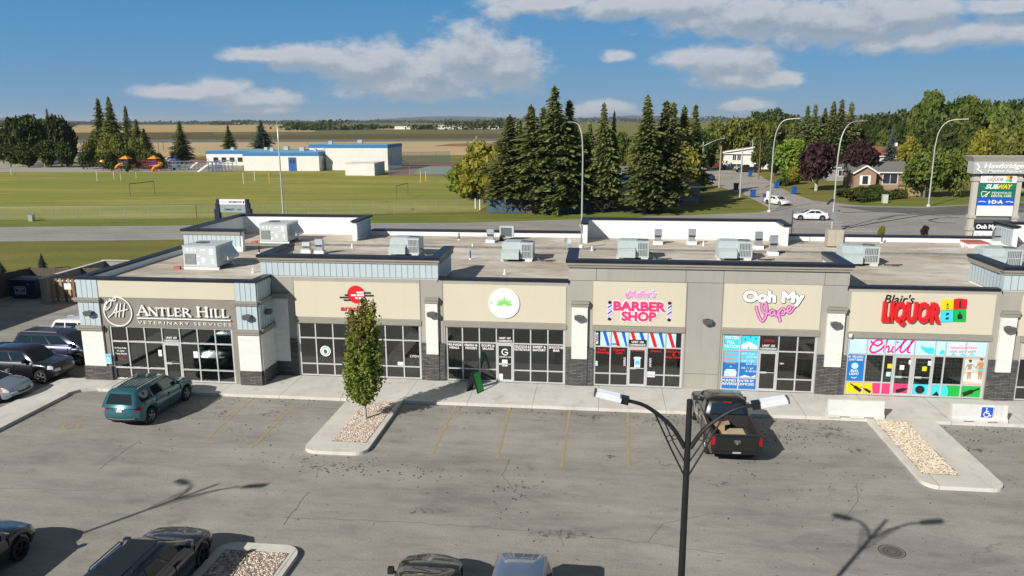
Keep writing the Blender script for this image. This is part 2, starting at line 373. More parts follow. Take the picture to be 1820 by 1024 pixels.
A = asphalt_mat('lot_asphalt', (0.192, 0.186, 0.170), (0.325, 0.314, 0.289), 0.35, 0.38)
A_road = asphalt_mat('road_asphalt', (0.225, 0.218, 0.205), (0.315, 0.303, 0.282), 0.4, 0.2)
A_new = asphalt_mat('fresh_asphalt', (0.075, 0.075, 0.076), (0.155, 0.152, 0.146), 0.5, 0.2)
A_res = asphalt_mat('side_street_asphalt', (0.25, 0.23, 0.205), (0.38, 0.35, 0.315), 0.4, 0.2)
def concrete_mat(name, c1, c2, jx=None, jy=None, ang=0.0):
    m = mat(name, c1, 0.85); N, L, p = nodes_of(m); pos = N.new('ShaderNodeNewGeometry').outputs['Position']
    c = nmix(N, L, nrange(N, L, nnoise(N, L, pos, 0.8, 6, .7), .3, .7), c1, c2)
    c = nmix(N, L, 0.3, c, nmix(N, L, nnoise(N, L, pos, 30, 2), (.3, .3, .3), (.7, .7, .7)), 'OVERLAY')
    c = nmix(N, L, nmath(N, L, 'MULTIPLY', nrange(N, L, nnoise(N, L, nvec(N, L, pos, (1, .5, .15)), 1.6, 5), .56, .72), .35), c, tuple(x*.55 for x in c1))
    s = N.new('ShaderNodeSeparateXYZ'); L.new(pos, s.inputs[0])
    for ax, step in ((0, jx), (1, jy)):
        if step:
            d = nmath(N, L, 'PINGPONG', s.outputs[ax], step/2); c = nmix(N, L, nrange(N, L, d, 0.008, 0.022, 0.6, 0.0), c, (0.12, 0.115, 0.11))
    L.new(c, p.inputs['Base Color']); return m
def stucco_mat(name, c, k=1.0):
    """render with cloudy fading and long rain streaks"""
    m = mat(name, c, 0.92, spec=.2); N, L, p = nodes_of(m); pos = N.new('ShaderNodeNewGeometry').outputs['Position']
    a = nnoise(N, L, nvec(N, L, pos, (1, 1, .5)), .55, 5, .6); st = nnoise(N, L, nvec(N, L, pos, (1.3, 1.3, .09)), 1.6, 5, .7); f = nnoise(N, L, pos, 90, 2)
    q = nmix(N, L, nrange(N, L, a, .3, .7), tuple(x*(1-.07*k) for x in c), tuple(x*(1+.06*k) for x in c))
    q = nmix(N, L, nmath(N, L, 'MULTIPLY', nrange(N, L, st, .52, .72), .22*k), q, tuple(x*.55 for x in c)); L.new(q, p.inputs['Base Color'])
    b = N.new('ShaderNodeBump'); b.inputs['Strength'].default_value = .25; b.inputs['Distance'].default_value = .01; L.new(f, b.inputs['Height']); L.new(b.outputs[0], p.inputs['Normal']); return m
M = dict(
    concrete=concrete_mat('concrete', (0.50, 0.49, 0.455), (0.64, 0.63, 0.59), 3.05, None),
    kerb=concrete_mat('kerb_concrete', (0.52, 0.505, 0.46), (0.66, 0.64, 0.59), 3.05, None),
    barrier=concrete_mat('barrier_concrete', (0.52, 0.53, 0.51), (0.68, 0.69, 0.66)),
    stucco=stucco_mat('grey_stucco', (0.345, 0.335, 0.30)),
    stucco_dark=stucco_mat('taupe_stucco', (0.25, 0.232, 0.198)),
    trim=mat('taupe_trim', (0.27, 0.255, 0.22), 0.85, var=0.06),
    tan=stucco_mat('tan_stucco', (0.575, 0.535, 0.425), .35),
    stone=brick_mat('stacked_stone', (0.075, 0.073, 0.078), (0.165, 0.155, 0.15), (0.03, 0.03, 0.03), 0.34, 0.075, 0.012, bump=0.9),
    whitebrick=brick_mat('white_block', (0.69, 0.68, 0.635), (0.74, 0.73, 0.685), (0.62, 0.605, 0.56), 0.6, 0.2, 0.005, bump=0.2),
    siding=mat('pale_blue_siding', (0.44, 0.525, 0.56), 0.55, var=0.04, scale=2, stretch=(1, 1, .2)),
    siding_gap=mat('siding_seam', (0.16, 0.19, 0.21), 0.7),
    cap=mat('navy_black_flashing', (0.012, 0.013, 0.022), 0.4, var=0.3, scale=2, spec=0.4),
    membrane=mat('white_membrane', (0.80, 0.79, 0.77), 0.7, var=0.05, scale=.7, stretch=(1, 1, .4)),
    alu=mat('aluminium_frame', (0.62, 0.64, 0.64), 0.35, metal=0.35),
    dark=mat('black_void', (0.012, 0.012, 0.012), 0.9),
    black=mat('black_metal', (0.012, 0.012, 0.014), 0.35, var=0.3, scale=3),
    lampgrey=mat('lamp_housing', (0.085, 0.09, 0.09), 0.5),
    led=mat('pale_fixture', (0.66, 0.71, 0.75), 0.35, var=0.05, scale=6),
    galv=mat('galvanised_steel', (0.55, 0.57, 0.58), 0.35, metal=0.75, var=0.1, scale=4),
    pole=mat('pole_steel', (0.50, 0.51, 0.50), 0.45, metal=0.4, var=0.08, scale=1.5),
    acblue=mat('unit_paint', (0.42, 0.49, 0.50), 0.5, var=0.06, scale=3),
    acgrey=mat('packaged_unit_paint', (0.50, 0.545, 0.56), 0.45, var=0.07, scale=3),
    acdark=mat('unit_coil', (0.10, 0.115, 0.125), 0.6),
    label=mat('white_sticker', (0.80, 0.80, 0.80), 0.5),
    beige=mat('beige_cabinet', (0.42, 0.37, 0.30), 0.6, var=0.06),
    red=mat('hatch_red', (0.42, 0.13, 0.10), 0.7, var=0.1),
    yellow=mat('worn_yellow_paint', (0.43, 0.315, 0.125), 0.85, col2=(0.265, 0.25, 0.22), scale=1.7, detail=6),
    whiteline=mat('white_road_paint', (0.62, 0.61, 0.58), 0.8, col2=(0.34, 0.33, 0.31), scale=3),
    yellowline=mat('yellow_road_paint', (0.48, 0.37, 0.12), 0.8, col2=(0.30, 0.27, 0.19), scale=2),
    white=mat('white_paint', (0.80, 0.80, 0.79), 0.5), blackp=mat('black_paint', (0.012, 0.012, 0.012), 0.5),
    navy=mat('navy_paint', (0.012, 0.018, 0.045), 0.45),
    signred=mat('sign_red', (0.62, 0.012, 0.018), 0.4), pink=mat('sign_pink', (0.80, 0.30, 0.62), 0.45), hotpink=mat('sign_hot_pink', (0.74, 0.045, 0.18), 0.4),
    magenta=mat('sign_magenta', (0.72, 0.02, 0.28), 0.4),
    signblue=mat('sign_blue', (0.02, 0.10, 0.55), 0.45), skyblue=mat('sign_sky_blue', (0.10, 0.52, 0.74), 0.35), paleblue=mat('sign_ice_blue', (0.50, 0.78, 0.84), 0.35),
    cyan=mat('sign_cyan', (0.05, 0.62, 0.78), 0.4), signgreen=mat('sign_green', (0.01, 0.42, 0.055), 0.45), leafgreen=mat('sign_leaf_green', (0.25, 0.62, 0.16), 0.45),
    yellows=mat('sign_yellow', (0.82, 0.60, 0.01), 0.4), teal=mat('sign_teal', (0.01, 0.17, 0.11), 0.4), deepblue=mat('poster_blue', (0.015, 0.17, 0.52), 0.35),
    orange=mat('sign_orange', (0.80, 0.28, 0.10), 0.45), sand=mat('poster_sand', (0.62, 0.52, 0.38), 0.45), skin=mat('poster_tan', (0.48, 0.24, 0.13), 0.5), brownbottle=mat('bottle_brown', (0.10, 0.04, 0.012), 0.4),
    pane=pane_mat('shop_glass', (0.77, 0.87, 0.79), ior=2.0), carpane=mat('car_glass', (0.012, 0.018, 0.02), 0.03, spec=0.8), housepane=mat('house_glass', (0.03, 0.04, 0.05), 0.08, spec=0.7),
    room=mat('room_wall', (0.62, 0.64, 0.58), 0.9, var=0.15, scale=.6), roomfloor=mat('room_floor', (0.54, 0.55, 0.47), 0.5, var=0.2, scale=.8), wood=mat('brown_wood', (0.20, 0.115, 0.06), 0.7, var=0.25, scale=4, stretch=(3, 3, .4)),
    fence=mat('weathered_fence_wood', (0.105, 0.085, 0.065), 0.9, var=0.3, scale=3, stretch=(3, 3, .3)), tanfence=mat('tan_fence_wood', (0.40, 0.30, 0.17), 0.9, var=0.25, scale=3, stretch=(3, 3, .3)),
    bluefence=mat('blue_fence_paint', (0.055, 0.11, 0.15), 0.8, var=0.3, scale=2, stretch=(3, 3, .3)),
    bark=mat('grey_bark', (0.16, 0.13, 0.10), 0.95, var=0.3, scale=5), palebark=mat('pale_bark', (0.42, 0.40, 0.34), 0.9, var=0.3, scale=6), sprucebark=mat('spruce_bark', (0.14, 0.10, 0.075), 0.95, var=0.3, scale=4),
    blueroof=mat('blue_roof_metal', (0.02, 0.16, 0.38), 0.5, var=0.08), schoolwhite=mat('white_school_wall', (0.68, 0.67, 0.64), 0.8, var=0.05, scale=.5), bluedoor=mat('blue_door', (0.01, 0.10, 0.38), 0.5),
    binblue=mat('bin_blue', (0.015, 0.09, 0.34), 0.5), bingrey=mat('bin_black', (0.03, 0.03, 0.035), 0.5), dumpster=mat('dumpster_navy', (0.015, 0.022, 0.06), 0.5, var=0.25, scale=3),
    shingle=mat('grey_shingles', (0.15, 0.145, 0.14), 0.9, var=0.2, scale=6), redshingle=mat('red_shingles', (0.22, 0.09, 0.06), 0.9, var=0.2, scale=6), housewhite=mat('white_house_wall', (0.66, 0.64, 0.60), 0.8, var=.04), housegrey=mat('grey_house_siding', (0.24, 0.245, 0.25), 0.8, var=.06),
    brick=brick_mat('house_brick', (0.30, 0.16, 0.10), (0.40, 0.23, 0.15), (0.35, 0.31, 0.27), 0.3, 0.1, 0.012),
    playorange=mat('orange_plastic', (0.72, 0.27, 0.03), 0.45), playred=mat('maroon_tube', (0.30, 0.02, 0.05), 0.45), playgrey=mat('grey_tube', (0.22, 0.23, 0.24), 0.5), playblue=mat('blue_plastic', (0.03, 0.09, 0.35), 0.45),
    needle=leaf_mat('spruce_needles', (0.060, 0.085, 0.026), (0.30, 0.33, 0.115), 0.9, 0.22, 0.30), bneedle=leaf_mat('blue_spruce_needles', (0.07, 0.10, 0.08), (0.20, 0.25, 0.21), 0.6, 0.15, 0.15),
    drybranch=leaf_mat('dry_lower_twigs', (0.075, 0.062, 0.045), (0.15, 0.125, 0.095), 1.5, 0.1, 0.1),
    aspen=leaf_mat('aspen_leaves', (0.10, 0.155, 0.024), (0.28, 0.34, 0.06), 1.8, 0.0, 0.3), aspenold=leaf_mat('turning_leaves', (0.16, 0.115, 0.03), (0.26, 0.16, 0.05), 3, 0.0, 0.3),
    leafdark=leaf_mat('dark_leaves', (0.026, 0.046, 0.011), (0.085, 0.115, 0.026), 0.5), leafmid=leaf_mat('mid_green_leaves', (0.042, 0.074, 0.013), (0.165, 0.20, 0.038), 0.5, .30), leaflight=leaf_mat('olive_leaves', (0.095, 0.12, 0.020), (0.22, 0.235, 0.045), 0.5, 0.12),
    leafbright=leaf_mat('bright_leaves', (0.09, 0.16, 0.02), (0.23, 0.30, 0.04), 0.4), leafyellow=leaf_mat('yellow_leaves', (0.11, 0.165, 0.022), (0.44, 0.36, 0.05), 0.7, 0.1, 0.35), leafpurple=leaf_mat('purple_leaves', (0.028, 0.013, 0.016), (0.075, 0.033, 0.040), 0.6),
    hedge=leaf_mat('hedge_leaves', (0.035, 0.055, 0.014), (0.10, 0.13, 0.03), 1.2),
    chain=mesh_wire_mat('chain_link', (0.45, 0.52, 0.46), 0.10), chaindark=mesh_wire_mat('court_netting', (0.10, 0.16, 0.22), 0.35),
    tyre=mat('tyre_rubber', (0.014, 0.014, 0.014), 0.8), rim=mat('alloy_rim', (0.52, 0.52, 0.53), 0.3, metal=0.8), darkrim=mat('black_rim', (0.02, 0.02, 0.02), 0.35, metal=0.5), under=mat('underbody', (0.008, 0.008, 0.008), 0.9), trimblk=mat('black_plastic_trim', (0.02, 0.02, 0.022), 0.6),
    tail=mat('tail_lamp_red', (0.30, 0.006, 0.009), 0.15), headl=mat('headlamp_clear', (0.62, 0.64, 0.66), 0.08, spec=0.8), amber=mat('amber_lens', (0.60, 0.17, 0.04), 0.2), chrome=mat('chrome', (0.75, 0.75, 0.76), 0.12, metal=1.0), plate=mat('licence_plate_white', (0.52, 0.50, 0.52), 0.7),
    ply=mat('plywood', (0.46, 0.37, 0.25), 0.8, var=0.15, scale=3), card=mat('cardboard', (0.34, 0.24, 0.14), 0.9, var=0.1), court=mat('court_red', (0.20, 0.09, 0.08), 0.9), courtg=mat('court_green', (0.14, 0.22, 0.19), 0.9),
)
def paint(name, col, metallic=0.0, rough=0.3): return mat(name, col, rough, metal=metallic, coat=0.9, var=0.02)

# lawn: mown stripes and dry patches that stay with the turf
def grass_mat(name, g1, g2, dry, s=0.06, dryness=0.5, stripes=True):
    m = mat(name, g1, 0.95, spec=0.15); N, L, p = nodes_of(m); pos = N.new('ShaderNodeNewGeometry').outputs['Position']
    a = nnoise(N, L, nvec(N, L, pos, (0.45, 1.6, 1)), s, 6, 0.65); b = nnoise(N, L, pos, s*9, 4, 0.65); f = nnoise(N, L, pos, 3.0, 3, 0.7)
    c = nmix(N, L, nrange(N, L, a, .32, .68), g1, g2)
    c = nmix(N, L, nrange(N, L, nmath(N, L, 'ADD', nmath(N, L, 'MULTIPLY', a, .6), nmath(N, L, 'MULTIPLY', b, .4)), .62-dryness*.2, .70), c, dry)
    if stripes:
        s_ = N.new('ShaderNodeSeparateXYZ'); L.new(pos, s_.inputs[0])
        w = nmath(N, L, 'SINE', nmath(N, L, 'MULTIPLY', nmath(N, L, 'SUBTRACT', s_.outputs[1], nmath(N, L, 'MULTIPLY', s_.outputs[0], .2)), 1.1))
        c = nmix(N, L, nrange(N, L, w, -1, 1, .0, .16), c, tuple(x*1.5 for x in g2))
    c = nmix(N, L, 0.45, c, nmix(N, L, nrange(N, L, f, .3, .7), (.30, .30, .30), (.68, .68, .66)), 'OVERLAY')
    L.new(c, p.inputs['Base Color']); bn = N.new('ShaderNodeBump'); bn.inputs['Strength'].default_value = .5; bn.inputs['Distance'].default_value = .05; L.new(f, bn.inputs['Height']); L.new(bn.outputs[0], p.inputs['Normal'])
    return m
M['grass'] = grass_mat('ground_grass', (0.135, 0.140, 0.032), (0.205, 0.190, 0.050), (0.26, 0.205, 0.075))
M['lawn'] = grass_mat('sports_lawn', (0.180, 0.200, 0.040), (0.285, 0.275, 0.068), (0.37, 0.30, 0.11), 0.05, 0.5)
M['green'] = grass_mat('garden_lawn', (0.105, 0.145, 0.026), (0.18, 0.205, 0.042), (0.27, 0.23, 0.08), 0.10, 0.35)

# ------------------------------------------------------------------ ground, roads, fields
def sheet(name, poly, z, m, kind='structure'):
    mb = MB(); mb.face([(x, y, z) for x, y in poly]); return tag(mb.build(name, m), kind=kind)
mb = MB(); gx = [-30000, -12000, -5000, -2000, -900, -400, -200, -120, -60, 0, 60, 120, 200, 400, 900, 2000, 5000, 12000, 30000]; gy = [-600, -200, -60, 0, 60, 120, 200, 400, 900, 2000, 5000, 12000, 30000, 45000]
nx_ = len(gx); mb.v = [(x, y, -0.02 if max(abs(x), y) < 500 else -0.25) for y in gy for x in gx]
for j in range(len(gy)-1):
    for i in range(nx_-1): mb.f.append((j*nx_+i, j*nx_+i+1, (j+1)*nx_+i+1, (j+1)*nx_+i)); mb.m.append(0)
structure('ground', mb, M['grass'])
sheet('parking_lot', [(-60, -40), (60, -40), (60, 33.55), (27, 33.55), (27, 60), (-15, 60), (-15, 34), (-26.05, 34), (-26.05, 56), (-60, 56)], 0.006, A)
FAR = [G(-330, 408), G(0, 404), G(320, 401), G(660, 397), G(830, 396), G(1030, 390), G(1330, 378.5), (37, 118.6), (50, 123.8), (70, 131), (130, 150)]
def off(poly, d):
    out = []
    for i, p in enumerate(poly):
        a, b = Vector(poly[max(0, i-1)]), Vector(poly[min(len(poly)-1, i+1)]); t = (b-a).normalized(); out.append((p[0]+t.y*d, p[1]-t.x*d))
    return out
def strip(name, line, d0, d1, z, m):
    mb = MB(); a, b = off(line, d0), off(line, d1)
    for i in range(len(line)-1): mb.face([(*b[i], z), (*b[i+1], z), (*a[i+1], z), (*a[i], z)])
    return tag(mb.build(name, m), kind='structure')
strip('verge', FAR, -7.5, -0.01, 0.004, M['green'])
strip('main_road', FAR, 0, 12.6, 0.012, A_road)
strip('road_edge_line', FAR, 0.55, 0.70, 0.020, M['whiteline']); strip('road_edge_line', FAR, 11.7, 11.85, 0.020, M['whiteline'])
strip('road_centre_line', FAR[:7], 5.9, 6.05, 0.020, M['yellowline']); strip('road_centre_line', FAR[:7], 6.25, 6.4, 0.020, M['yellowline'])
# junction with the side street: dark resurfaced asphalt, tyre marks, crossing bars
sheet('road_junction', [G(1345, 379), G(1420, 364), G(1478, 361.5), G(1545, 366.5), G(1640, 368), G(1830, 358), (95, 104), (70, 88), (30, 70), (14, 72), (16, 96)], 0.018, A_road)
sheet('fresh_asphalt', [G(1480, 366.5), G(1545, 368.5), G(1640, 369.5), G(1840, 359.5), G(1860, 376), G(1700, 383), G(1560, 377)], 0.026, A_new)
sheet('side_street', [G(1345, 379), G(1372, 372), G(1320, 345), G(1262, 328), G(1205, 316), G(1180, 300), G(1225, 297), G(1290, 303), G(1345, 308), G(1368, 323), G(1405, 343), G(1445, 357), G(1490, 361), G(1530, 367), G(1420, 370)], 0.022, A_res)
mb = MB()
for i in range(9):
    p = Vector(G(1440+i*9, 392+i*2.6)); d = Vector((1.0, 0.25)); q = Vector((-.05, .22))
    mb.face([(*(p-q), .034), (*(p+d*3.2-q), .034), (*(p+d*3.2+q), .034), (*(p+q), .034)])
tag(mb.build('crossing_marking', M['whiteline']), kind='structure')
def mark_line(name, pts, w, z, m, wob=0.0):
    mb = MB()
    if wob:
        rg = random.Random(len(pts)+int(abs(pts[0][0])*10)); q = []
        for a, b in zip(pts[:-1], pts[1:]):
            k = max(2, int(math.hypot(b[0]-a[0], b[1]-a[1])/.35)); q += [(a[0]+(b[0]-a[0])*i/k+rg.uniform(-wob, wob), a[1]+(b[1]-a[1])*i/k+rg.uniform(-wob, wob)) for i in range(k)]
        pts = q+[pts[-1]]
    for a, b in zip(pts[:-1], pts[1:]):
        a, b = Vector(a), Vector(b); t = (b-a).normalized(); n = Vector((-t.y, t.x))*w/2
        mb.face([(*(a-n), z), (*(b-n), z), (*(b+n), z), (*(a+n), z)])
    return tag(mb.build(name, m), kind='structure')
M['skid'] = mat('skid_mark', (0.05, 0.05, 0.05), 0.9)
for pl in ([(1690, 385), (1640, 381), (1590, 384), (1560, 391)], [(1500, 407), (1560, 396), (1640, 383), (1700, 378)], [(1700, 397), (1665, 396), (1650, 392), (1668, 388), (1705, 387)], [(1497, 378), (1560, 377), (1640, 380)]):
    mark_line('skid_mark', [G(*p) for p in pl], 0.35, 0.036, M['skid'])
for pl in ([(1790, 373), (1840, 371)], [(1790, 381), (1840, 379)], [(1690, 412), (1720, 411)]):
    mark_line('road_lane_line', [G(*p) for p in pl], 0.18, 0.038, M['whiteline'])
# school field and farm land beyond
sheet('sports_field', [G(-400, 392), G(0, 392), G(350, 388), G(850, 377), G(905, 340), G(900, 312), G(730, 306), G(420, 302), G(0, 303), G(-400, 305)], 0.004, M['lawn'])
sheet('schoolyard', [G(-100, 306), G(240, 306), G(400, 305), G(432, 302), G(430, 290), G(300, 285), G(-100, 288)], 0.012, concrete_mat('yard_gravel', (0.30, 0.28, 0.24), (0.42, 0.39, 0.34)))
def field_mat(name, c1, c2, st=(0.02, 0.25, 1)): return mat(name, c1, 0.95, col2=c2, scale=0.12, stretch=st, spec=0.1, detail=6)
FM = dict(straw=field_mat('stubble_field', (0.42, 0.315, 0.17), (0.55, 0.43, 0.25)), gold=field_mat('ripe_grain', (0.40, 0.30, 0.12), (0.50, 0.37, 0.17)), green=field_mat('pasture', (0.12, 0.125, 0.055), (0.18, 0.17, 0.08)),
          dark=field_mat('ploughed_land', (0.10, 0.082, 0.035), (0.15, 0.115, 0.05)), rust=field_mat('bare_soil', (0.26, 0.14, 0.065), (0.32, 0.18, 0.09)), grey=field_mat('slough_grass', (0.13, 0.135, 0.11), (0.20, 0.19, 0.15)))
def Gh(x, y): return G(x, y+(x-640)*HS)
def band(name, x0, x1, yb, yt, m, z):
    mb = MB(); n = 12; R0 = [Gh(x0+(x1-x0)*i/n, yb) for i in range(n+1)]; R1 = [Gh(x0+(x1-x0)*i/n, yt) for i in range(n+1)]
    for i in range(n): mb.face([(*R0[i], z), (*R0[i+1], z), (*R1[i+1], z), (*R1[i], z)])
    structure(name, mb, m)
band('stubble_field', -500, 1000, 277, 252, FM['straw'], 0.02); band('ploughed_field', -500, 1000, 252, 246.5, FM['grey'], 0.02); band('ploughed_field', 380, 1000, 247, 239, FM['dark'], 0.06)
band('pasture_field', 380, 1000, 239, 230.5, FM['green'], 0.10); band('pasture_field', -500, 420, 246.5, 234, FM['dark'], 0.08); band('grain_field', -500, 560, 234, 221, FM['gold'], 0.14)
band('pasture_field', -500, 1900, 221, 219.2, FM['green'], 0.6); band('stubble_field', 600, 1000, 230.5, 226, FM['straw'], 0.16)
sheet('bare_soil_patch', [G(770, 259.5), G(800, 255.8), G(840, 254.6), G(920, 255), G(920, 260.5), G(840, 260.8)], 0.06, FM['rust'])
# ------------------------------------------------------------------ the row of shops
YF, YV, RZ = 36.42, 34.76, 5.10
def settle(root, loc):                       # move an empty to its thing's base, leaving the parts where they are
    root.location = loc
    for c in kids(root): c.matrix_parent_inverse = Matrix.Translation(Vector(loc)).inverted()
_tx = {}
def text_mesh(s, bold=0.0, shear=0.0, space=1.0, extrude=0.0):
    k = (s, bold, shear, space, extrude)
    if k not in _tx:
        cu = bpy.data.curves.new('t', 'FONT'); cu.body = s; cu.size = 1; cu.offset = bold; cu.shear = shear; cu.space_character = space; cu.extrude = extrude
        cu.align_x = 'CENTER'; cu.resolution_u = 3
        o = bpy.data.objects.new('t', cu); COL.objects.link(o); bpy.context.view_layer.update()
        me = bpy.data.meshes.new_from_object(o.evaluated_get(bpy.context.evaluated_depsgraph_get()))
        bpy.data.objects.remove(o); bpy.data.curves.remove(cu); _tx[k] = me
    return _tx[k]
def put_text(mb, s, xc, zb, Y, h, m=0, bold=0.0, shear=0.0, space=1.0, extrude=0.0, width=None, rot=0.0):
    """text standing in the x-z plane at Y facing -Y; h = capital height, width = forced overall width"""
    me = text_mesh(s, bold, shear, space, extrude)
    xs = [v.co.x for v in me.vertices]; sx = h/0.70
    if not xs: return mb
    if width: sx = width/(max(xs)-min(xs))
    sz = h/0.70; cx = (max(xs)+min(xs))/2
    T = Matrix.Translation((xc, Y, zb)) @ Matrix.Rotation(rot, 4, 'Y') @ Matrix(((sx, 0, 0, -cx*sx), (0, 0, -sz, 0), (0, sz, 0, 0), (0, 0, 0, 1)))
    return mb.add(me, T, m)
def fat_text(mb, s, xc, zb, Y, h, m, fat, n=12, bold=0.0, **k):
    """heavy lettering: the same word laid over itself in a small ring, each layer a hair in front of the last"""
    for i in range(n): a = 2*math.pi*i/n; put_text(mb, s, xc+fat*math.cos(a), zb+fat*math.sin(a), Y-.0007*i, h, m, bold, **k)
    return put_text(mb, s, xc, zb, Y-.0007*n, h, m, bold, **k)
def crom(pts, n=6):
    out = []
    for i in range(len(pts)-1):
        p0, p1, p2, p3 = pts[max(0, i-1)], pts[i], pts[i+1], pts[min(len(pts)-1, i+2)]
        for k in range(n):
            t = k/n; out.append(tuple(0.5*((2*b)+(-a+c)*t+(2*a-5*b+4*c-d)*t*t+(-a+3*b-3*c+d)*t**3) for a, b, c, d in zip(p0, p1, p2, p3)))
    return out+[tuple(pts[-1])]
def stroke(mb, pts, w, Y, m=0, th=0.02, dy=0.0004, curve=True):
    dy = dy or .0005; P = [Vector((p[0], p[1])) for p in (crom(pts) if curve else pts)]
    for i in range(len(P)-1):
        a, b = P[i], P[i+1]; t = (b-a)
        if t.length < 1e-5: continue
        t.normalize(); a, b = a-t*w*0.22, b+t*w*0.22; n = Vector((-t.y, t.x))*w/2
        mb.plate([tuple(a-n), tuple(b-n), tuple(b+n), tuple(a+n)], Y-th-dy*(i % 7), Y, m)
def ell(cx, cz, rx, rz, n=16, a0=0.0): return [(cx+rx*math.cos(a0+2*math.pi*i/n), cz+rz*math.sin(a0+2*math.pi*i/n)) for i in range(n)]

shop = thing('shopping_building', 'long single storey row of shops with tan sign panels, dark stone piers and flat roof', 'building')
fw_ = MB()
XR = 34.0
OPEN = [(-15.38, -8.96), (-7.69, -1.70), (-0.31, 4.01), (5.83, 10.23), (11.60, 17.87), (19.20, 24.6)]
ZT = 2.99
xs = -16.65
for a, b in OPEN:
    fw_.box(xs, a, YF, YF+.3, 0.0, ZT); xs = b
fw_.box(xs, XR, YF, YF+.3, 0, ZT)
fw_.box(-16.65, XR, YF, YF+.3, ZT, 5.36)
fw_.box(-1.52, 11.38, YF, YF+.3, 5.36, 6.12)
fw_.build('front_wall', M['stucco'], shop)
vw = MB()
vw.box(-26.05, -24.62, YV, YV+.3, 0, ZT); vw.box(-18.07, -16.66, YV, YV+.3, 0, ZT); vw.box(-26.05, -16.66, YV, YV+.3, ZT, 5.36)
vw.box(-16.95, -16.66, YV+.3, YF+.0, 0, 5.36); vw.box(-26.05, -25.75, YV+.3, 53, 0, 5.36)
vw.build('front_wall', M['stucco_dark'], shop)
bw = MB(); bw.box(-26.05, XR, 53, 53.3, 0, 5.0); bw.box(XR, XR+.3, YF, 53.3, 0, 5.4); bw.build('rear_wall', M['stucco'], shop)
def roof_mat():
    m = mat('roof_membrane', (.4, .35, .28), 0.9); N, L, p = nodes_of(m); pos = N.new('ShaderNodeNewGeometry').outputs['Position']
    a = nnoise(N, L, nvec(N, L, pos, (.5, 1, 1)), 0.35, 6, .7, .4); b = nnoise(N, L, nvec(N, L, pos, (.4, 1.2, 1)), 1.3, 5, .7); f = nnoise(N, L, pos, 22, 2)
    c = nmix(N, L, nrange(N, L, a, .33, .66), (0.36, 0.31, 0.245), (0.66, 0.62, 0.55))
    c = nmix(N, L, nrange(N, L, b, .48, .68, 0, .7), c, (0.27, 0.235, 0.19)); c = nmix(N, L, nrange(N, L, b, .42, .25, 0, .6), c, (0.70, 0.68, 0.63))
    c = nmix(N, L, .3, c, nmix(N, L, f, (.25, .25, .25), (.75, .75, .75)), 'OVERLAY'); L.new(c, p.inputs['Base Color']); return m
M['roof'] = roof_mat()
rf = MB(); rf.box(-25.74, XR-.01, YF+.31, 52.99, 4.92, RZ); rf.box(-25.74, -16.96, YV+.31, YF+.305, 4.92, RZ-.003)
roof = rf.build('roof', M['roof'], shop)
rc = MB(); rc.box(-25.7, 33.9, 47.55, 47.8, RZ, RZ+.09, 0); rc.build('roof_expansion_curb', mat('grey_curb', (0.20, 0.19, 0.175), 0.9, var=.2), shop)
# low black edge flashing and tall parapets
def parapet(name, x0, x1, y0, y1, z0, z1, m): mb = MB(); mb.box(x0, x1, y0, y1, z0, z1); return mb.build(name, m, shop)
cap = MB()
cap.box(-7.98, -1.53, YF-.07, YF+.33, 5.362, 5.47); cap.box(11.39, 18.02, YF-.07, YF+.33, 5.362, 5.47)
cap.box(-26.15, -16.56, YV-.08, YV+.32, 5.362, 5.475); cap.box(-26.15, -25.72, YV+.32, 45.0, 5.362, 5.475); cap.box(-16.98, -16.56, YV+.32, YF-.02, 5.362, 5.475)
build_split(cap, 'edge_flashing', M['cap'], shop)
inn = MB(); inn.box(-25.73, -25.68, YV+.4, 45.0, RZ+.002, 5.36); inn.box(-25.72, XR, 52.72, 52.98, RZ+.002, 5.40); build_split(inn, 'parapet', M['membrane'], shop)
c2 = MB(); c2.box(-16.3, -1.4, 52.66, 53.36, 5.402, 5.49); c2.box(11.9, 25.4, 52.66, 53.36, 5.402, 5.49); build_split(c2, 'edge_flashing', M['cap'], shop)
def siding(mb, x0, x1, Y, z0, z1, d=.05, step=.305):            # board and batten facing -Y
    mb.box(x0, x1, Y-d, Y, z0, z1, 0); n = max(1, round((x1-x0)/step))
    for i in range(1, n): x = x0+(x1-x0)*i/n; mb.box(x-.014, x+.014, Y-d-.004, Y-d+.01, z0+.004, z1-.004, 1)
def siding_x(mb, y0, y1, X, z0, z1, sgn, d=.05, step=.305):     # the same facing +-X
    a, b = sorted((X, X+sgn*d)); mb.box(a, b, y0, y1, z0, z1, 0); n = max(1, round((y1-y0)/step)); f = X+sgn*(d+.004); e = X+sgn*(d-.01)
    for i in range(1, n): y = y0+(y1-y0)*i/n; mb.box(min(e, f), max(e, f), y-.014, y+.014, z0+.004, z1-.004, 1)
SM = [M['siding'], M['siding_gap']]
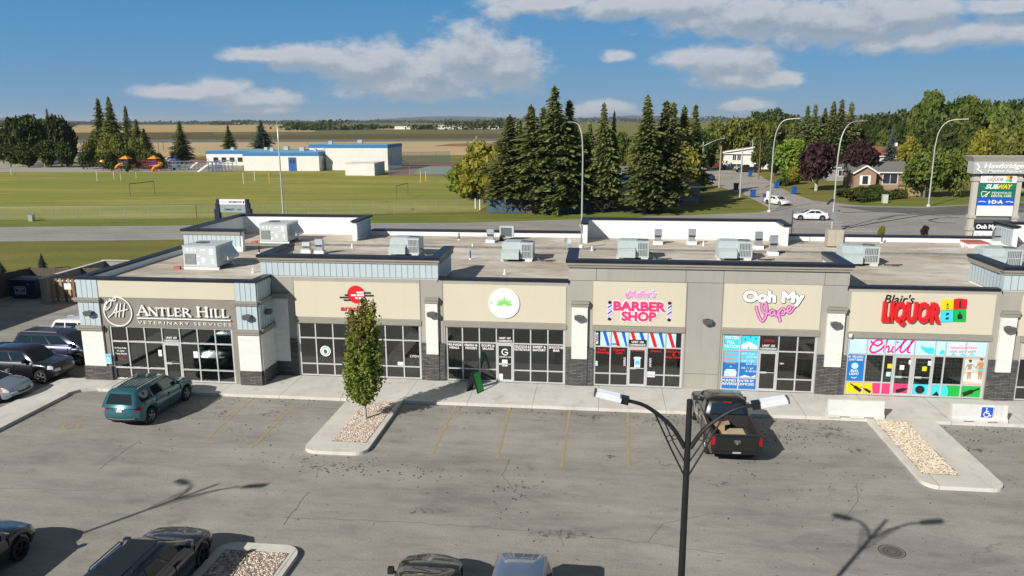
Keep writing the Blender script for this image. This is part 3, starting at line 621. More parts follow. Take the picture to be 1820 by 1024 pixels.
# tall parapet over the second shop: siding outside, white inside, stepped cornice and dark cap
def tall(x0, x1, clad, yb=39.75, xl=True, xr=True):
    core = MB(); w = .28
    if clad == 'siding': core.box(x0, x1, YF+.0, YF+w, 5.362, 6.12, 0)
    if xl: core.box(x0, x0+w, YF+w+.003, yb, RZ+.002, 6.12, 0)
    if xr: core.box(x1-w, x1, YF+w+.003, yb, RZ+.002, 6.12, 0)
    core.box(x0+w, x1-w, YF+w+.005, YF+w+.03, RZ+.002, 6.12, 0)
    build_split(core, 'parapet', M['membrane'], shop)
    sd = MB()
    if clad == 'siding': siding(sd, x0-.05, x1+.05, YF-.002, 5.42, 6.12)
    if xl: siding_x(sd, YF, yb, x0-.001, 5.42 if x0 < -10 else RZ+.12, 6.12, -1)
    if xr: siding_x(sd, YF, yb, x1+.001, RZ+.12, 6.12, 1)
    build_split(sd, 'siding', SM if clad == 'siding' else [M['stucco'], M['stucco']], shop)
    co = MB(); o1, o2 = .09, .15
    co.box(x0-o1, x1+o1, YF-o1-.02, YF+w, 6.122, 6.24, 0); co.box(x0-o2, x1+o2, YF-o2-.02, YF+w, 6.242, 6.352, 0)
    for a, b, on in ((x0-o2, x0+w+.05, xl), (x1-w-.05, x1+o2, xr)):
        if on: co.box(a, b, YF+w+.002, yb+.1, 6.122, 6.352, 0)
    build_split(co, 'cornice', M['trim'], shop)
    cp = MB(); cp.box(x0-.19, x1+.19, YF-.20, YF+w+.08, 6.354, 6.49, 0)
    if xl: cp.box(x0-.19, x0+w+.08, YF+w+.082, yb+.15, 6.354, 6.49, 0)
    if xr: cp.box(x1-w-.08, x1+.19, YF+w+.082, yb+.15, 6.354, 6.49, 0)
    build_split(cp, 'edge_flashing', M['cap'], shop)
tall(-17.05, -8.03, 'siding'); tall(-1.52, 11.38, 'stucco'); tall(18.15, 33.5, 'siding', xr=False)
# tall rear parapets (white membrane towards the camera)
def tall_rear(x0, x1, yl, yr, lclad, rclad):
    mb = MB(); mb.box(x0, x1, 52.7, 53.0, RZ+.002, 6.36, 0)
    if yl: mb.box(x0, x0+.28, yl, 52.697, RZ+.002, 6.36, 0)
    if yr: mb.box(x1-.28, x1, yr, 52.697, RZ+.002, 6.36, 0)
    build_split(mb, 'parapet', M['membrane'], shop)
    cp = MB(); cp.box(x0-.14, x1+.14, 52.63, 53.15, 6.362, 6.49, 0)
    if yl: cp.box(x0-.14, x0+.36, yl-.1, 52.627, 6.362, 6.49, 0)
    if yr: cp.box(x1-.36, x1+.14, yr-.1, 52.627, 6.362, 6.49, 0)
    build_split(cp, 'edge_flashing', M['cap'], shop)
    sd = MB()
    if yr and rclad: siding_x(sd, yr, 52.9, x1+.001, RZ+.15, 6.2, 1)
    if yl and lclad: siding_x(sd, yl, 52.9, x0-.001, RZ+.15, 6.2, -1)
    if sd.v: build_split(sd, 'siding', SM, shop)
tall_rear(-26.05, -16.45, 45.02, 49.8, False, True); tall_rear(-1.25, 11.8, 50.3, 50.3, False, False); tall_rear(25.45, XR, 50.8, None, True, False)
sd = MB(); siding(sd, -26.05, -22.35, 45.01, RZ+.3, 6.14); build_split(sd, 'siding', SM, shop)
b_ = MB(); b_.box(-26.05, -22.2, 45.012, 45.30, RZ+.004, 6.36); b_.box(-25.6, -22.2, 44.94, 45.008, RZ+.004, RZ+.298); build_split(b_, 'parapet', M['membrane'], shop)
b_ = MB(); b_.box(-26.15, -22.28, 44.90, 45.008, 6.142, 6.36); build_split(b_, 'cornice', M['trim'], shop)
b_ = MB(); b_.box(-26.2, -22.05, 44.85, 45.38, 6.363, 6.48); build_split(b_, 'edge_flashing', M['cap'], shop)
# tan sign panels and the trim under them
pt = MB()
for x0, x1, z0, z1 in ((-15.42, -8.94, 3.30, 5.15), (-7.74, -1.68, 3.30, 5.16), (-.36, 4.04, 3.27, 5.44), (5.80, 10.25, 3.31, 5.46), (11.58, 17.89, 3.28, 5.18), (19.0, 24.7, 3.28, 5.18)): pt.box(x0, x1, YF-.025, YF-.001, z0, z1)
pt.box(-24.92, -17.76, YV-.03, YV-.001, 4.48, 5.358)
build_split(pt, 'sign_panel', M['tan'], shop)
tr = MB()
for a, b in OPEN: tr.box(a-.06, b+.06, YF-.05, YF-.001, ZT, 3.24)
build_split(tr, 'window_head_trim', M['trim'], shop)
jn = MB()
for x in (-.24, 3.99, 5.74, 10.33): jn.box(x-.012, x+.012, YF-.004, YF+.01, 5.47, 6.10)
for x0, x1 in ((-1.5, 11.36),): jn.box(x0, x1, YF-.0045, YF+.01, 5.452, 5.474)
for x in (4.09, 5.74): jn.box(x-.010, x+.010, YF-.004, YF+.01, .2, 5.45)
jn.box(4.1, 5.73, YF-.0042, YF+.01, .93, .95); jn.box(-15.47, -15.45, YF-.004, YF+.01, 3.3, 5.35); jn.box(-8.93, -8.91, YF-.004, YF+.01, 2.1, 5.35); jn.box(-7.80, -7.78, YF-.004, YF+.01, 2.1, 5.35)
build_split(jn, 'stucco_joint', mat('joint_shadow_gap', (0.13, 0.12, 0.105), 0.9), shop)
# stone bases and white block pilasters of the main front
stn = MB(); wb = MB(); cr = MB()
for a, b, px0, px1 in ((-8.93, -7.72, -8.64, -8.03), (-1.67, -.34, -1.38, -.62), (10.26, 11.57, 10.57, 11.33), (17.90, 19.17, 18.19, 18.84)):
    stn.box(a, b, YF-.08, YF-.001, .15, 2.10)
    wb.box(px0, px1, YF-.17, YF-.0815, 1.55, 2.10); wb.box(px0, px1, YF-.17, YF-.0015, 2.102, 4.20)
    cr.box(px0-.05, px1+.05, YF-.23, YF-.002, 4.202, 4.34); cr.box(px0-.01, px1+.07, YF-.27, YF-.002, 4.342, 4.46)
    stn.box(px0-.01, px1+.01, YF-.12, YF-.082, .15, 1.545)
# pier beside the vet front
stn.box(-16.64, -15.44, YF-.08, YF-.001, .15, .93); stn.box(-15.80, -15.44, YF-.079, YF-.001, .932, 2.1)
wb.box(-16.64, -15.80, YF-.14, YF-.0015, .94, 4.26); cr.box(-16.64, -15.70, YF-.22, YF-.002, 4.262, 4.50)
# stacked corner piers of the vet front (two on the front, one face on the return)
for x0, x1, s0 in ((-26.08, -24.90, -24.60), (-17.77, -16.64, -16.64)):
    stn.box(x0-(0 if s0 > -20 else .02), max(x1, s0), YV-.13, YV-.001, .15, .885); wb.box(x0+.02, x1, YV-.10, YV-.0015, .89, 2.77)
    cr.box(x0-.12, x1+.05, YV-.20, YV-.002, 2.772, 2.89); cr.box(x0-.16, x1+.07, YV-.24, YV-.002, 2.892, 3.01)
    cr.box(x0-.12, x1+.05, YV-.18, YV-.002, 4.25, 4.34); cr.box(x0-.18, x1+.07, YV-.22, YV-.002, 4.342, 4.44)
stn.box(-16.655, -16.53, YV, YF-.09, .15, .885); wb.box(-16.655, -16.56, YV, YF-.15, .89, 2.77); cr.box(-16.655, -16.46, YV+.001, YF-.15, 2.775, 3.008); cr.box(-16.655, -16.48, YV+.001, YF-.15, 4.252, 4.438)
build_split(stn, 'stone_base', M['stone'], shop); build_split(wb, 'pilaster', M['whitebrick'], shop); build_split(cr, 'pilaster_cornice', M['trim'], shop)
sd = MB()
for x0, x1 in ((-26.06, -24.94), (-17.73, -16.66)): siding(sd, x0, x1, YV-.001, 3.012, 4.248, .08, .28); siding(sd, x0, x1, YV-.001, 4.442, 5.36, .06, .28)
siding_x(sd, YV+.002, YF-.15, -16.655, 3.01, 4.25, 1, .07); siding_x(sd, YV+.002, YF-.15, -16.655, 4.44, 5.36, 1, .05)
build_split(sd, 'siding', SM, shop)

# ------------------------------------------------------------------ shop fronts
ROWS = (0.15, 0.79, 2.17, ZT)
def shopfront(x0, x1, Y, cols, doors, rows=ROWS, grid=False):
    """aluminium frame with one glass part and a door part of its own"""
    tot = sum(cols); X = [x0]
    for c in cols: X.append(X[-1]+(x1-x0)*c/tot)
    f = MB(); ya, yb = Y+.05, Y+.15; w = .055
    for i, x in enumerate(X):
        d = (i in doors) or (i-1 in doors); ww = .05 if not d else .045
        a, b = (x, x+2*ww) if i == 0 else (x-2*ww, x) if i == len(X)-1 else (x-ww*.62, x+ww*.62)
        f.box(a, b, ya, yb, rows[0], rows[3])
    for i in range(len(cols)):
        a, b = X[i]+.03, X[i+1]-.03
        f.box(a, b, ya+.002, yb-.002, rows[3]-.06, rows[3]-.001); f.box(a, b, ya+.003, yb-.003, rows[2]-.03, rows[2]+.035)
        if i not in doors: f.box(a, b, ya+.003, yb-.003, rows[1]-.03, rows[1]+.03); f.box(a, b, ya+.002, yb-.002, rows[0]+.001, rows[0]+.07)
    fr = f.build('shop_window', M['alu'], shop)
    gl = MB()
    for i in range(len(cols)):
        a, b = X[i]+.028, X[i+1]-.028
        lv = [(rows[2]+.03, rows[3]-.055)]
        if i not in doors: lv += [(rows[0]+.065, rows[1]-.028), (rows[1]+.028, rows[2]-.028)]
        for z0, z1 in lv: gl.face([(a, Y+.1, z0), (b, Y+.1, z0), (b, Y+.1, z1), (a, Y+.1, z1)])
    gl.build('glass', M['pane'], fr)
    for i in doors:
        d = MB(); a, b = X[i]+.035, X[i+1]-.035; z0, z1 = rows[0]+.01, rows[2]-.035
        d.box(a, a+.075, ya-.012, yb-.03, z0, z1); d.box(b-.075, b, ya-.012, yb-.03, z0, z1); d.box(a+.075, b-.075, ya-.010, yb-.032, z1-.09, z1-.001); d.box(a+.075, b-.075, ya-.010, yb-.032, z0+.001, z0+.13)
        do = d.build('shop_door', M['alu'], shop)
        q = MB(); q.face([(a+.07, Y+.09, z0+.12), (b-.07, Y+.09, z0+.12), (b-.07, Y+.09, z1-.085), (a+.07, Y+.09, z1-.085)]); q.build('glass', M['pane'], do)
        h = MB(); h.box(a+.06, b-.06, ya-.05, ya-.028, 1.10, 1.135); h.box(a+.10, a+.38, ya-.055, ya-.026, 1.07, 1.165); h.build('handle', M['alu'], do)
    # the room behind the glass
    r_ = MB(); yb2 = Y+6.0; z1 = 3.05
    r_.face([(x0-.3, Y+.16, .152), (x1+.3, Y+.16, .152), (x1+.3, yb2, .152), (x0-.3, yb2, .152)], 1)
    r_.face([(x0-.3, yb2, .15), (x1+.3, yb2, .15), (x1+.3, yb2, z1), (x0-.3, yb2, z1)], 0)
    r_.face([(x0-.3, Y+.31, .15), (x0-.3, yb2, .15), (x0-.3, yb2, z1), (x0-.3, Y+.31, z1)], 0); r_.face([(x1+.3, yb2, .15), (x1+.3, Y+.31, .15), (x1+.3, Y+.31, z1), (x1+.3, yb2, z1)], 0)
    r_.face([(x0-.3, yb2, z1), (x1+.3, yb2, z1), (x1+.3, Y+.16, z1), (x0-.3, Y+.16, z1)], 0)
    r_.build('interior', [M['room'], M['roomfloor']], shop)
    return X, fr
def decal(name, mb, mats, fr): return mb.build(name, mats, fr)
def unit_no(fr, X, i, Y, no, back=False):
    mb = MB(); c = (X[i]+X[i+1])/2; w = X[i+1]-X[i]
    if back: mb.box(X[i]+.05, X[i+1]-.05, Y+.080, Y+.088, ROWS[2]+.04, ROWS[2]+.36, 1)
    put_text(mb, 'UNIT '+no, c, ROWS[2]+.22, Y+.072, .10, 0, .03); put_text(mb, '3 HAWKRIDGE BLVD.', c, ROWS[2]+.07, Y+.072, .10, 0, .03, width=w*.86); decal('unit_number', mb, [M['white'], M['blackp']], fr)
# vet
Xv, Fv = shopfront(-24.62, -18.07, YV, [1]*7, [3]); unit_no(Fv, Xv, 3, YV, '109')
mb = MB(); c = (Xv[0]+Xv[1])/2
for k, s in enumerate(('Dr. Megan Moffat', 'Dr. Keiser', 'Tracey Schmidt')): put_text(mb, s, c, 1.78-k*.15, YV+.08, .085, 0, .02, width=.62 if k != 1 else .4)
put_text(mb, 'OPEN', c+.02, 1.20, YV+.08, .10, 1, .01)
mb.box(Xv[2]+.62, Xv[2]+.80, YV+.082, YV+.09, 1.45, 1.78, 0); mb.box(Xv[4]+.62, Xv[4]+.86, YV+.082, YV+.09, 1.42, 1.76, 0); decal('window_lettering', mb, [M['white'], M['signred']], Fv)
itm = MB()
itm.box(-20.6, -18.6, YV+2.6, YV+3.1, .16, 1.2, 1); itm.box(-20.7, -18.5, YV+2.5, YV+3.2, 1.2, 1.26, 0); itm.box(-19.9, -18.9, YV+3.4, YV+3.7, 1.3, 2.3, 2); itm.box(-24.3, -22.2, YV+4.2, YV+4.6, .16, 2.7, 0)
for k in range(4): itm.box(-23.8+k*.7, -23.3+k*.7, YV+1.2, YV+1.7, .16, .6, 2); itm.box(-23.8+k*.7, -23.3+k*.7, YV+1.65, YV+1.72, .6, 1.05, 2)
build_split(itm, 'interior_fitting', [M['room'], M['wood'], M['playgrey']], shop)
# second shop
Xa, Fa = shopfront(*OPEN[0], YF, [1]*7, [3]); unit_no(Fa, Xa, 3, YF, '108')
mb = MB(); mb.plate(ell(Xa[1]+.46, 1.47, .28, .28, 28), YF+.083, YF+.09, 0); mb.plate(ell(Xa[1]+.46, 1.47, .22, .22, 28), YF+.079, YF+.083, 1); mb.plate(ell(Xa[1]+.46, 1.47, .19, .19, 28), YF+.074, YF+.079, 0); mb.plate(ell(Xa[1]+.46, 1.45, .10, .12, 20), YF+.068, YF+.074, 1)
put_text(mb, 'OPEN', Xa[6]+.55, 1.28, YF+.08, .13, 0, 0, .2); mb.box(Xa[2]+.70, Xa[2]+.87, YF+.08, YF+.09, 1.36, 1.72, 0); mb.box(Xa[5]+.58, Xa[5]+.86, YF+.08, YF+.09, .84, 1.02, 0); decal('window_lettering', mb, [M['white'], M['teal']], Fa)
itm = MB()
for k in range(6):
    x = -15.0+k*1.05; itm.box(x, x+.75, YF+1.6, YF+2.3, .88, .92, 0); itm.box(x+.33, x+.42, YF+1.9, YF+2.0, .16, .88, 1); itm.box(x+.1, x+.5, YF+1.0, YF+1.4, .16, .62, 1); itm.box(x+.1, x+.5, YF+1.0, YF+1.05, .62, 1.05, 1)
itm.box(-9.9, -9.3, YF+.5, YF+.9, .16, .62, 2); itm.box(-9.7, -9.5, YF+.6, YF+.8, .62, .9, 3); build_split(itm, 'interior_fitting', [M['wood'], M['playgrey'], M['signgreen'], M['cyan']], shop)
# third shop
Xs_, Fs = shopfront(*OPEN[1], YF, [1]*7, [3]); unit_no(Fs, Xs_, 3, YF, '107')
mb = MB()
for i, ls in ((0, ('PRE-MADE', 'MEALS')), (1, ('FRESH &', 'FROZEN')), (2, ('SOUPS &', 'SALADS')), (4, ('DELICIOUS &', 'NUTRITIOUS')), (5, ('SWEET &', 'SAVOURY')), (6, ('SMOOTHIE', 'BAR'))):
    c = (Xs_[i]+Xs_[i+1])/2
    for k, s in enumerate(ls): put_text(mb, s, c, 1.97-k*.155, YF+.08, .115, 0, .028, width=min(.76, .085*len(s)+.06))
c = (Xs_[3]+Xs_[4])/2
stroke(mb, [(c+.15*math.cos(t), 1.72+.15*math.sin(t)) for t in np.linspace(.7, 5.9, 14)], .05, YF+.075, 0, .004, 0); stroke(mb, [(c, 1.71), (c+.14, 1.70)], .05, YF+.075, 0, .006, 0, False)
put_text(mb, 'GRAB & GO', c, 1.43, YF+.07, .07, 0, .02, width=.6); mb.box(c-.15, c+.12, YF+.066, YF+.075, .98, 1.32, 0); mb.box(c-.34, c-.12, YF+.066, YF+.075, .27, .58, 0)
decal('window_lettering', mb, [M['white']], Fs)
itm = MB(); itm.box(-6.9, -2.4, YF+3.0, YF+3.6, .16, 1.1, 0); itm.box(-7.0, -5.2, YF+5.2, YF+5.8, .16, 2.2, 1); build_split(itm, 'interior_fitting', [M['room'], M['roomfloor']], shop)
# barber
Xb, Fb = shopfront(*OPEN[2], YF, [1, 1.04, 1.12, 1.04, 1.04], [2]); unit_no(Fb, Xb, 2, YF, '106', True)
mb = MB(); za, zb = ROWS[2]+.035, ROWS[3]-.062
for i in range(5):
    a, b = Xb[i]+.03, Xb[i+1]-.03; z0 = za if i != 2 else za+.34
    lo, hi = (a, b) if i not in (0, 4) else (a+.30, b) if i == 0 else (a, b-.32)
    mb.box(lo, hi, YF+.088, YF+.096, z0, zb, 2)
    for k, cm in ((0, 0), (1, 1)):
        w = .17; x = lo+.06+k*.42+(-.38 if i == 0 else 0); sl = .22
        q = [(x, zb), (x+w, zb), (x+w+sl*(zb-z0)/.7, z0), (x+sl*(zb-z0)/.7, z0)]
        q = [(min(max(p[0], lo), hi), p[1]) for p in q]
        if q[1][0]-q[0][0] > .03: mb.plate(q, YF+.080+k*.002, YF+.0875, cm)
    if i in (0,): mb.box(a, a+.29, YF+.088, YF+.096, za, zb, 3)
    if i in (4,): mb.box(b-.31, b, YF+.088, YF+.096, za, zb, 3)
def barber_pole(mb, x, z0, z1, w, Y, wh, bl, rd, bk):
    mb.box(x-w/2, x+w/2, Y-.01, Y, z0, z1, wh); n = 5
    for k in range(n):
        z = z0+(z1-z0)*(k+.15)/n; mb.plate([(x-w/2, z), (x+w/2, z+w*.75), (x+w/2, z+w*1.25), (x-w/2, z+w*.5)], Y-.013, Y-.0105, bl if k % 2 else rd)
    mb.plate(ell(x, z1+w*.15, w*.46, w*.42), Y-.02, Y-.001, bk); mb.plate(ell(x, z0-w*.15, w*.46, w*.42), Y-.02, Y-.001, bk)
barber_pole(mb, Xb[0]+.17, za+.14, zb-.14, .12, YF+.086, 2, 1, 0, 2)
for i, ls in ((0, ('Teeth', 'Whitening')), (1, ('Classic', 'Cuts')), (2, ('403-400-3743',)), (3, ('Shaves',)), (4, ('Old School', '&', 'New School'))):
    c = (Xb[i]+Xb[i+1])/2
    for k, s in enumerate(ls): put_text(mb, s, c, 1.96-k*.145, YF+.075, .105, 0, .03, width=.068*len(s)+.08)
for x in (Xb[2]-.15, Xb[3]+.17): barber_pole(mb, x, 1.18, 1.66, .10, YF+.075, 2, 1, 0, 3)
c = (Xb[2]+Xb[3])/2; mb.box(c-.13, c+.15, YF+.07, YF+.078, 1.14, 1.60, 4); mb.plate(ell(c+.01, 1.63, .2, .06), YF+.062, YF+.069, 2); mb.box(c-.10, c+.12, YF+.064, YF+.069, 1.28, 1.5, 5)
put_text(mb, 'OPEN', Xb[1]+.2, za+.04, YF+.07, .10, 3, .01); mb.box(Xb[0]+.1, Xb[0]+.22, YF+.08, YF+.085, 1.16, 1.4, 2); mb.box(Xb[3]+.02, Xb[3]+.42, YF+.081, YF+.087, .66, .95, 6)
decal('window_graphic', mb, [M['signred'], M['signblue'], M['paleblue'], M['blackp'], M['white'], M['skyblue'], M['led']], Fb)
itm = MB(); itm.box(-.2, 1.2, YF+.5, YF+.8, 1.05, 1.12, 0); itm.box(2.6, 3.9, YF+.5, YF+.8, 1.05, 1.12, 0); itm.box(3.35, 3.6, YF+.35, YF+.45, .2, 1.0, 1)
for k in range(3): itm.box(.1+k*1.3, .7+k*1.3, YF+3, YF+3.6, .16, .7, 2); itm.box(.1+k*1.3, .7+k*1.3, YF+3.5, YF+3.65, .7, 1.5, 2)
build_split(itm, 'interior_fitting', [M['sand'], M['signgreen'], M['blackp']], shop)
# vape shop
Xp, Fp = shopfront(*OPEN[3], YF, [1, 1, 1.05, 1, 1.02], [2]); unit_no(Fp, Xp, 2, YF, '105')
mb = MB()
for i in (0, 1):
    a, b = Xp[i]+.03, Xp[i+1]-.03
    mb.box(a, b, YF+.088, YF+.096, ROWS[2]+.04, ROWS[3]-.065, 1); mb.box(a, b, YF+.088, YF+.096, 1.55, ROWS[2]-.035, 2); mb.box(a, b, YF+.0885, YF+.0955, ROWS[1]+.035, 1.549, 3); mb.box(a, b, YF+.088, YF+.096, ROWS[0]+.075, ROWS[1]-.035, 3)
c0, c1 = (Xp[0]+Xp[1])/2, (Xp[1]+Xp[2])/2; Yt = YF+.078
for k, s in enumerate(('WATER', 'FILL', 'STATION')): put_text(mb, s, c0, 2.72-k*.22, Yt, .15, 0, .02)
mb.plate([(Xp[1]+.06, 2.45), (Xp[1]+.4, 2.62), (Xp[2]-.06, 2.40), (Xp[2]-.06, 2.25), (Xp[1]+.06, 2.25)], Yt+.002, YF+.087, 0)
for dx, z in ((.22, 2.72), (.45, 2.84), (.72, 2.77), (.4, 2.3)): mb.plate(ell(Xp[1]+dx, z, .04, .04, 10), Yt, YF+.086, 3)
for k, s in enumerate(('Penhold', 'Signature', 'Water')): put_text(mb, s, c0+.05*k-.03, 1.92-k*.21, Yt, .13, 4, .015, .2)
for k, (s, t) in enumerate((('18.9L / 5 gal', '$3.00 /btl'), ('11.4L / 3 gal', '$2.00 /btl'), ('3.8L / 1 gal', '$1.00 /btl'))): put_text(mb, s, c1-.04, 1.97-k*.36, Yt, .09, 0, .01, .15); put_text(mb, t, c1+.14, 1.81-k*.36, Yt, .09, 0, .01, .15)
mb.plate(ell(c0+.05, 1.34, .07, .05, 12), Yt, YF+.086, 2); mb.plate([(c0-.24, .84), (c0+.32, .84), (c0+.34, 1.06), (c0+.26, 1.20), (c0-.14, 1.20), (c0-.24, 1.06)], Yt, YF+.087, 0)
for k in range(4): mb.box(c0-.24, c0+.32, Yt-.003, Yt-.0005, .88+k*.08, .90+k*.08, 1)
mb.plate([(Xp[1]+.04, .83), (Xp[1]+.3, .93), (Xp[1]+.6, .84), (Xp[2]-.06, .95), (Xp[2]-.06, .83)], Yt, YF+.086, 0)
for k, s in enumerate(('PURIFIED WATER BY', 'REVERSE OSMOSIS')): put_text(mb, s, (Xp[0]+Xp[2])/2, .59-k*.17, Yt-.035, .12, 0, .02, width=1.5)
put_text(mb, 'OPEN', (Xp[2]+Xp[3])/2, 2.62, Yt, .13, 5, .01); put_text(mb, '18+', Xp[3]+.22, 1.52, Yt, .10, 0, .01)
decal('window_graphic', mb, [M['white'], M['cyan'], M['skyblue'], M['deepblue'], M['orange'], M['signred']], Fp)
itm = MB(); itm.box(8.1, 8.2, YF+2.2, YF+4, .16, 3.0, 0); itm.box(9.2, 10.3, YF+2.6, YF+3.2, .16, 1.2, 1); itm.box(9.1, 10.4, YF+2.5, YF+3.3, 1.2, 1.27, 2); itm.box(9.2, 10.4, YF+3.9, YF+4.0, 1.6, 2.3, 2); build_split(itm, 'interior_fitting', [M['housewhite'], M['wood'], M['led']], shop)
# liquor shop
Xl, Fl = shopfront(*OPEN[4], YF, [.143, .131, .070, .14, .146, .073, .14, .158], [3, 4])
mb = MB(); Yb, Yt = YF+.092, YF+.078
for i in range(8):
    a, b = Xl[i]+.03, Xl[i+1]-.03; mb.box(a, b, Yb-.006, Yb+.002, ROWS[2]+.04, ROWS[3]-.063, 0)
    q = (1, 1, 2, 2, 3, 3, 4, 4)[i]; q = (5, 5, 2, 2, 3, 3, 4, 4)[i]
    if i in (3, 4): a, b = a+.08, b-.08
    mb.box(a, b, Yb-.006, Yb+.002, ROWS[0]+.075 if i not in (3, 4) else ROWS[0]+.15, ROWS[1]-.033, q)
mb.plate([(Xl[1]+.49, .225), (Xl[2]-.035, .225), (Xl[2]-.035, .755), (Xl[1]+.42, .755), (Xl[1]+.43, .5)], Yt+.004, Yb-.0065, 2)
mb.plate([(Xl[6]+.035, .225), (Xl[6]+.33, .225), (Xl[6]+.36, .45), (Xl[6]+.25, .755), (Xl[6]+.035, .755)], Yt+.004, Yb-.0065, 3)
a, b = Xl[0]+.03, Xl[1]-.03; mb.box(a, b, Yb-.006, Yb+.002, ROWS[1]+.035, ROWS[2]-.035, 6); c = (a+b)/2
put_text(mb, '#1 SELLING', c, 1.98, Yt, .10, 1, .02, width=.70); put_text(mb, 'LIGHT BEER', c, 1.83, Yt, .10, 1, .02, width=.70); put_text(mb, 'BUD', c, 1.27, Yt, .12, 1, .025); put_text(mb, 'LIGHT', c, 1.12, Yt, .11, 1, .025)
mb.plate(ell(c, 1.57, .16, .15, 14), Yt+.003, Yb-.0065, 0); stroke(mb, [(c-.12, 1.02), (c, .96), (c+.12, 1.02)], .03, Yt, 1, .003)
a, b = Xl[7]+.03, Xl[8]-.03; mb.box(a, b, Yb-.006, Yb+.002, ROWS[1]+.035, ROWS[2]-.035, 7); mb.box(a+.04, a+.55, Yb-.009, Yb-.0062, 1.55, 2.0, 0)

mb.plate([(a+.05, 1.0), (b-.05, .92), (b-.05, 1.25), (a+.5, 1.4), (a+.05, 1.3)], Yb-.0092, Yb-.0062, 1)       # beach poster: surf, two bathers
for dx, sc_, m1 in ((.26, 1.0, 8), (.74, 1.12, 8)):
    X0 = a+dx; yy = Yt-.002
    for P in ([(-.05, .0), (.0, .0), (.01, .42), (-.07, .42)], [(.03, .0), (.08, .0), (.08, .42), (.0, .42)], [(-.09, .40), (.09, .40), (.07, .55), (.10, .72), (-.10, .72), (-.07, .55)], [(-.10, .72), (-.07, .70), (-.16, .45), (-.19, .47)], [(.10, .72), (.07, .70), (.20, .55), (.22, .58)]): mb.plate([(X0+px*sc_*1.15, 1.08+pz*sc_*1.05) for px, pz in P], yy, Yb-.0095, m1); yy -= .0006
    mb.plate(ell(X0, 1.08+.83*sc_*1.05, .062, .075, 10), yy, Yb-.0095, m1); mb.plate(ell(X0-.01, 1.08+.87*sc_*1.05, .075, .06, 10), yy-.001, Yb-.0095, 9); mb.plate([(X0-.10*sc_, 1.08+.38*sc_), (X0+.10*sc_, 1.08+.38*sc_), (X0+.10*sc_, 1.08+.47*sc_), (X0-.10*sc_, 1.08+.47*sc_)], yy-.002, Yb-.0095, 3 if dx > .5 else 1)
put_text(mb, 'MADE', Xl[0]+.50, 2.75, Yt, .12, 1, 0, 0, 1.25); put_text(mb, 'TO', Xl[0]+.66, 2.56, Yt, .12, 1, 0, 0, 1.25)
def LQ(x, y): return Wv(1490+x/6.5, 590+y/6.5, YF)
for pl, w in (([(385, 108), (400, 135), (460, 165), (512, 130), (490, 96), (430, 115), (378, 185), (380, 232), (430, 240), (500, 205), (550, 150)], .085), ([(578, 82), (553, 160), (530, 238)], .075), ([(532, 225), (560, 180), (590, 172), (590, 205), (580, 238), (610, 230)], .07), ([(643, 172), (622, 225), (645, 240), (680, 212)], .07),
              ([(680, 212), (750, 140), (792, 98), (775, 98), (735, 175), (722, 228), (745, 242), (790, 205), (850, 135), (888, 98), (868, 98), (825, 180), (805, 232), (835, 245)], .075), ([(688, 128), (696, 122)], .08)):
    stroke(mb, [LQ(*p) for p in pl], w, Yt-.002, 10, .006)
mb.plate([LQ(*p) for p in ((960, 150), (985, 175), (1040, 190), (1080, 180), (1140, 215), (1135, 265), (1060, 262), (1010, 240), (965, 200))], Yt, Yb-.0065, 3); mb.plate([LQ(*p) for p in ((1170, 265), (1180, 235), (1210, 215), (1250, 225), (1255, 270))], Yt, Yb-.0065, 3)
for k in range(3):
    x, z = LQ(1335+k*107, 288); zt = z+.70+(.05 if k == 1 else 0); mb.plate([(x-.20, z+.05), (x+.20, z+.05), (x+.20, zt-.16), (x+.15, zt-.06), (x-.15, zt-.06), (x-.20, zt-.16)], Yt, Yb-.0065, 11); put_text(mb, 'Coors', x, z+.36, Yt-.003, .13, 10, .015, .25, width=.38); put_text(mb, 'LIGHT', x, z+.18, Yt-.003, .10, 12, .01, width=.34)
    mb.plate([(x-.14, z+.05), (x, z+.16), (x+.14, z+.05)], Yt-.003, Yt-.0005, 3)
def bottle(mb, x, z, s, ang, m):                 # black bottle silhouettes on the coloured panels
    P = [(-.5, -.16), (.15, -.16), (.35, -.06), (.75, -.06), (.75, .06), (.35, .06), (.15, .16), (-.5, .16)]; ca, sa = math.cos(ang), math.sin(ang)
    mb.plate([(x+(px*ca-pz*sa)*s, z+(px*sa+pz*ca)*s) for px, pz in P], Yt-.005, Yt+.0035, m)
bottle(mb, Xl[0]+.62, .47, .5, rad(145), 12); bottle(mb, Xl[1]+.2, .38, .4, rad(150), 12); bottle(mb, Xl[3]+.52, .45, .55, rad(18), 12); mb.plate(ell(Xl[4]+.45, .50, .22, .2, 10), Yt-.005, Yt+.0035, 12); mb.plate([(Xl[5]+.1, .23), (Xl[5]+.42, .23), (Xl[5]+.3, .45)], Yt-.005, Yt+.0035, 12); bottle(mb, Xl[7]+.42, .45, .62, rad(25), 12)
for i in (1, 2, 3, 4, 5, 6):                     # security grille behind the glass
    a, b = Xl[i]+.05, Xl[i+1]-.05; n = max(2, round((b-a)/.17))
    for k in range(1, n): mb.box(a+(b-a)*k/n-.008, a+(b-a)*k/n+.008, YF+.125, YF+.135, .82, 2.13, 1)
    for k in range(1, 8): mb.box(a, b, YF+.136, YF+.146, .82+k*.165-.008, .82+k*.165+.008, 1)
for i, dx, z, m_ in ((3, .32, 1.45, 1), (3, .7, 1.72, 1), (4, .68, 1.7, 1), (2, .2, 1.5, 5), (2, .18, 1.1, 0), (4, .45, 1.42, 5)): mb.box(Xl[i]+dx, Xl[i]+dx+.2, Yt+.004, Yt+.012, z, z+.22, m_)
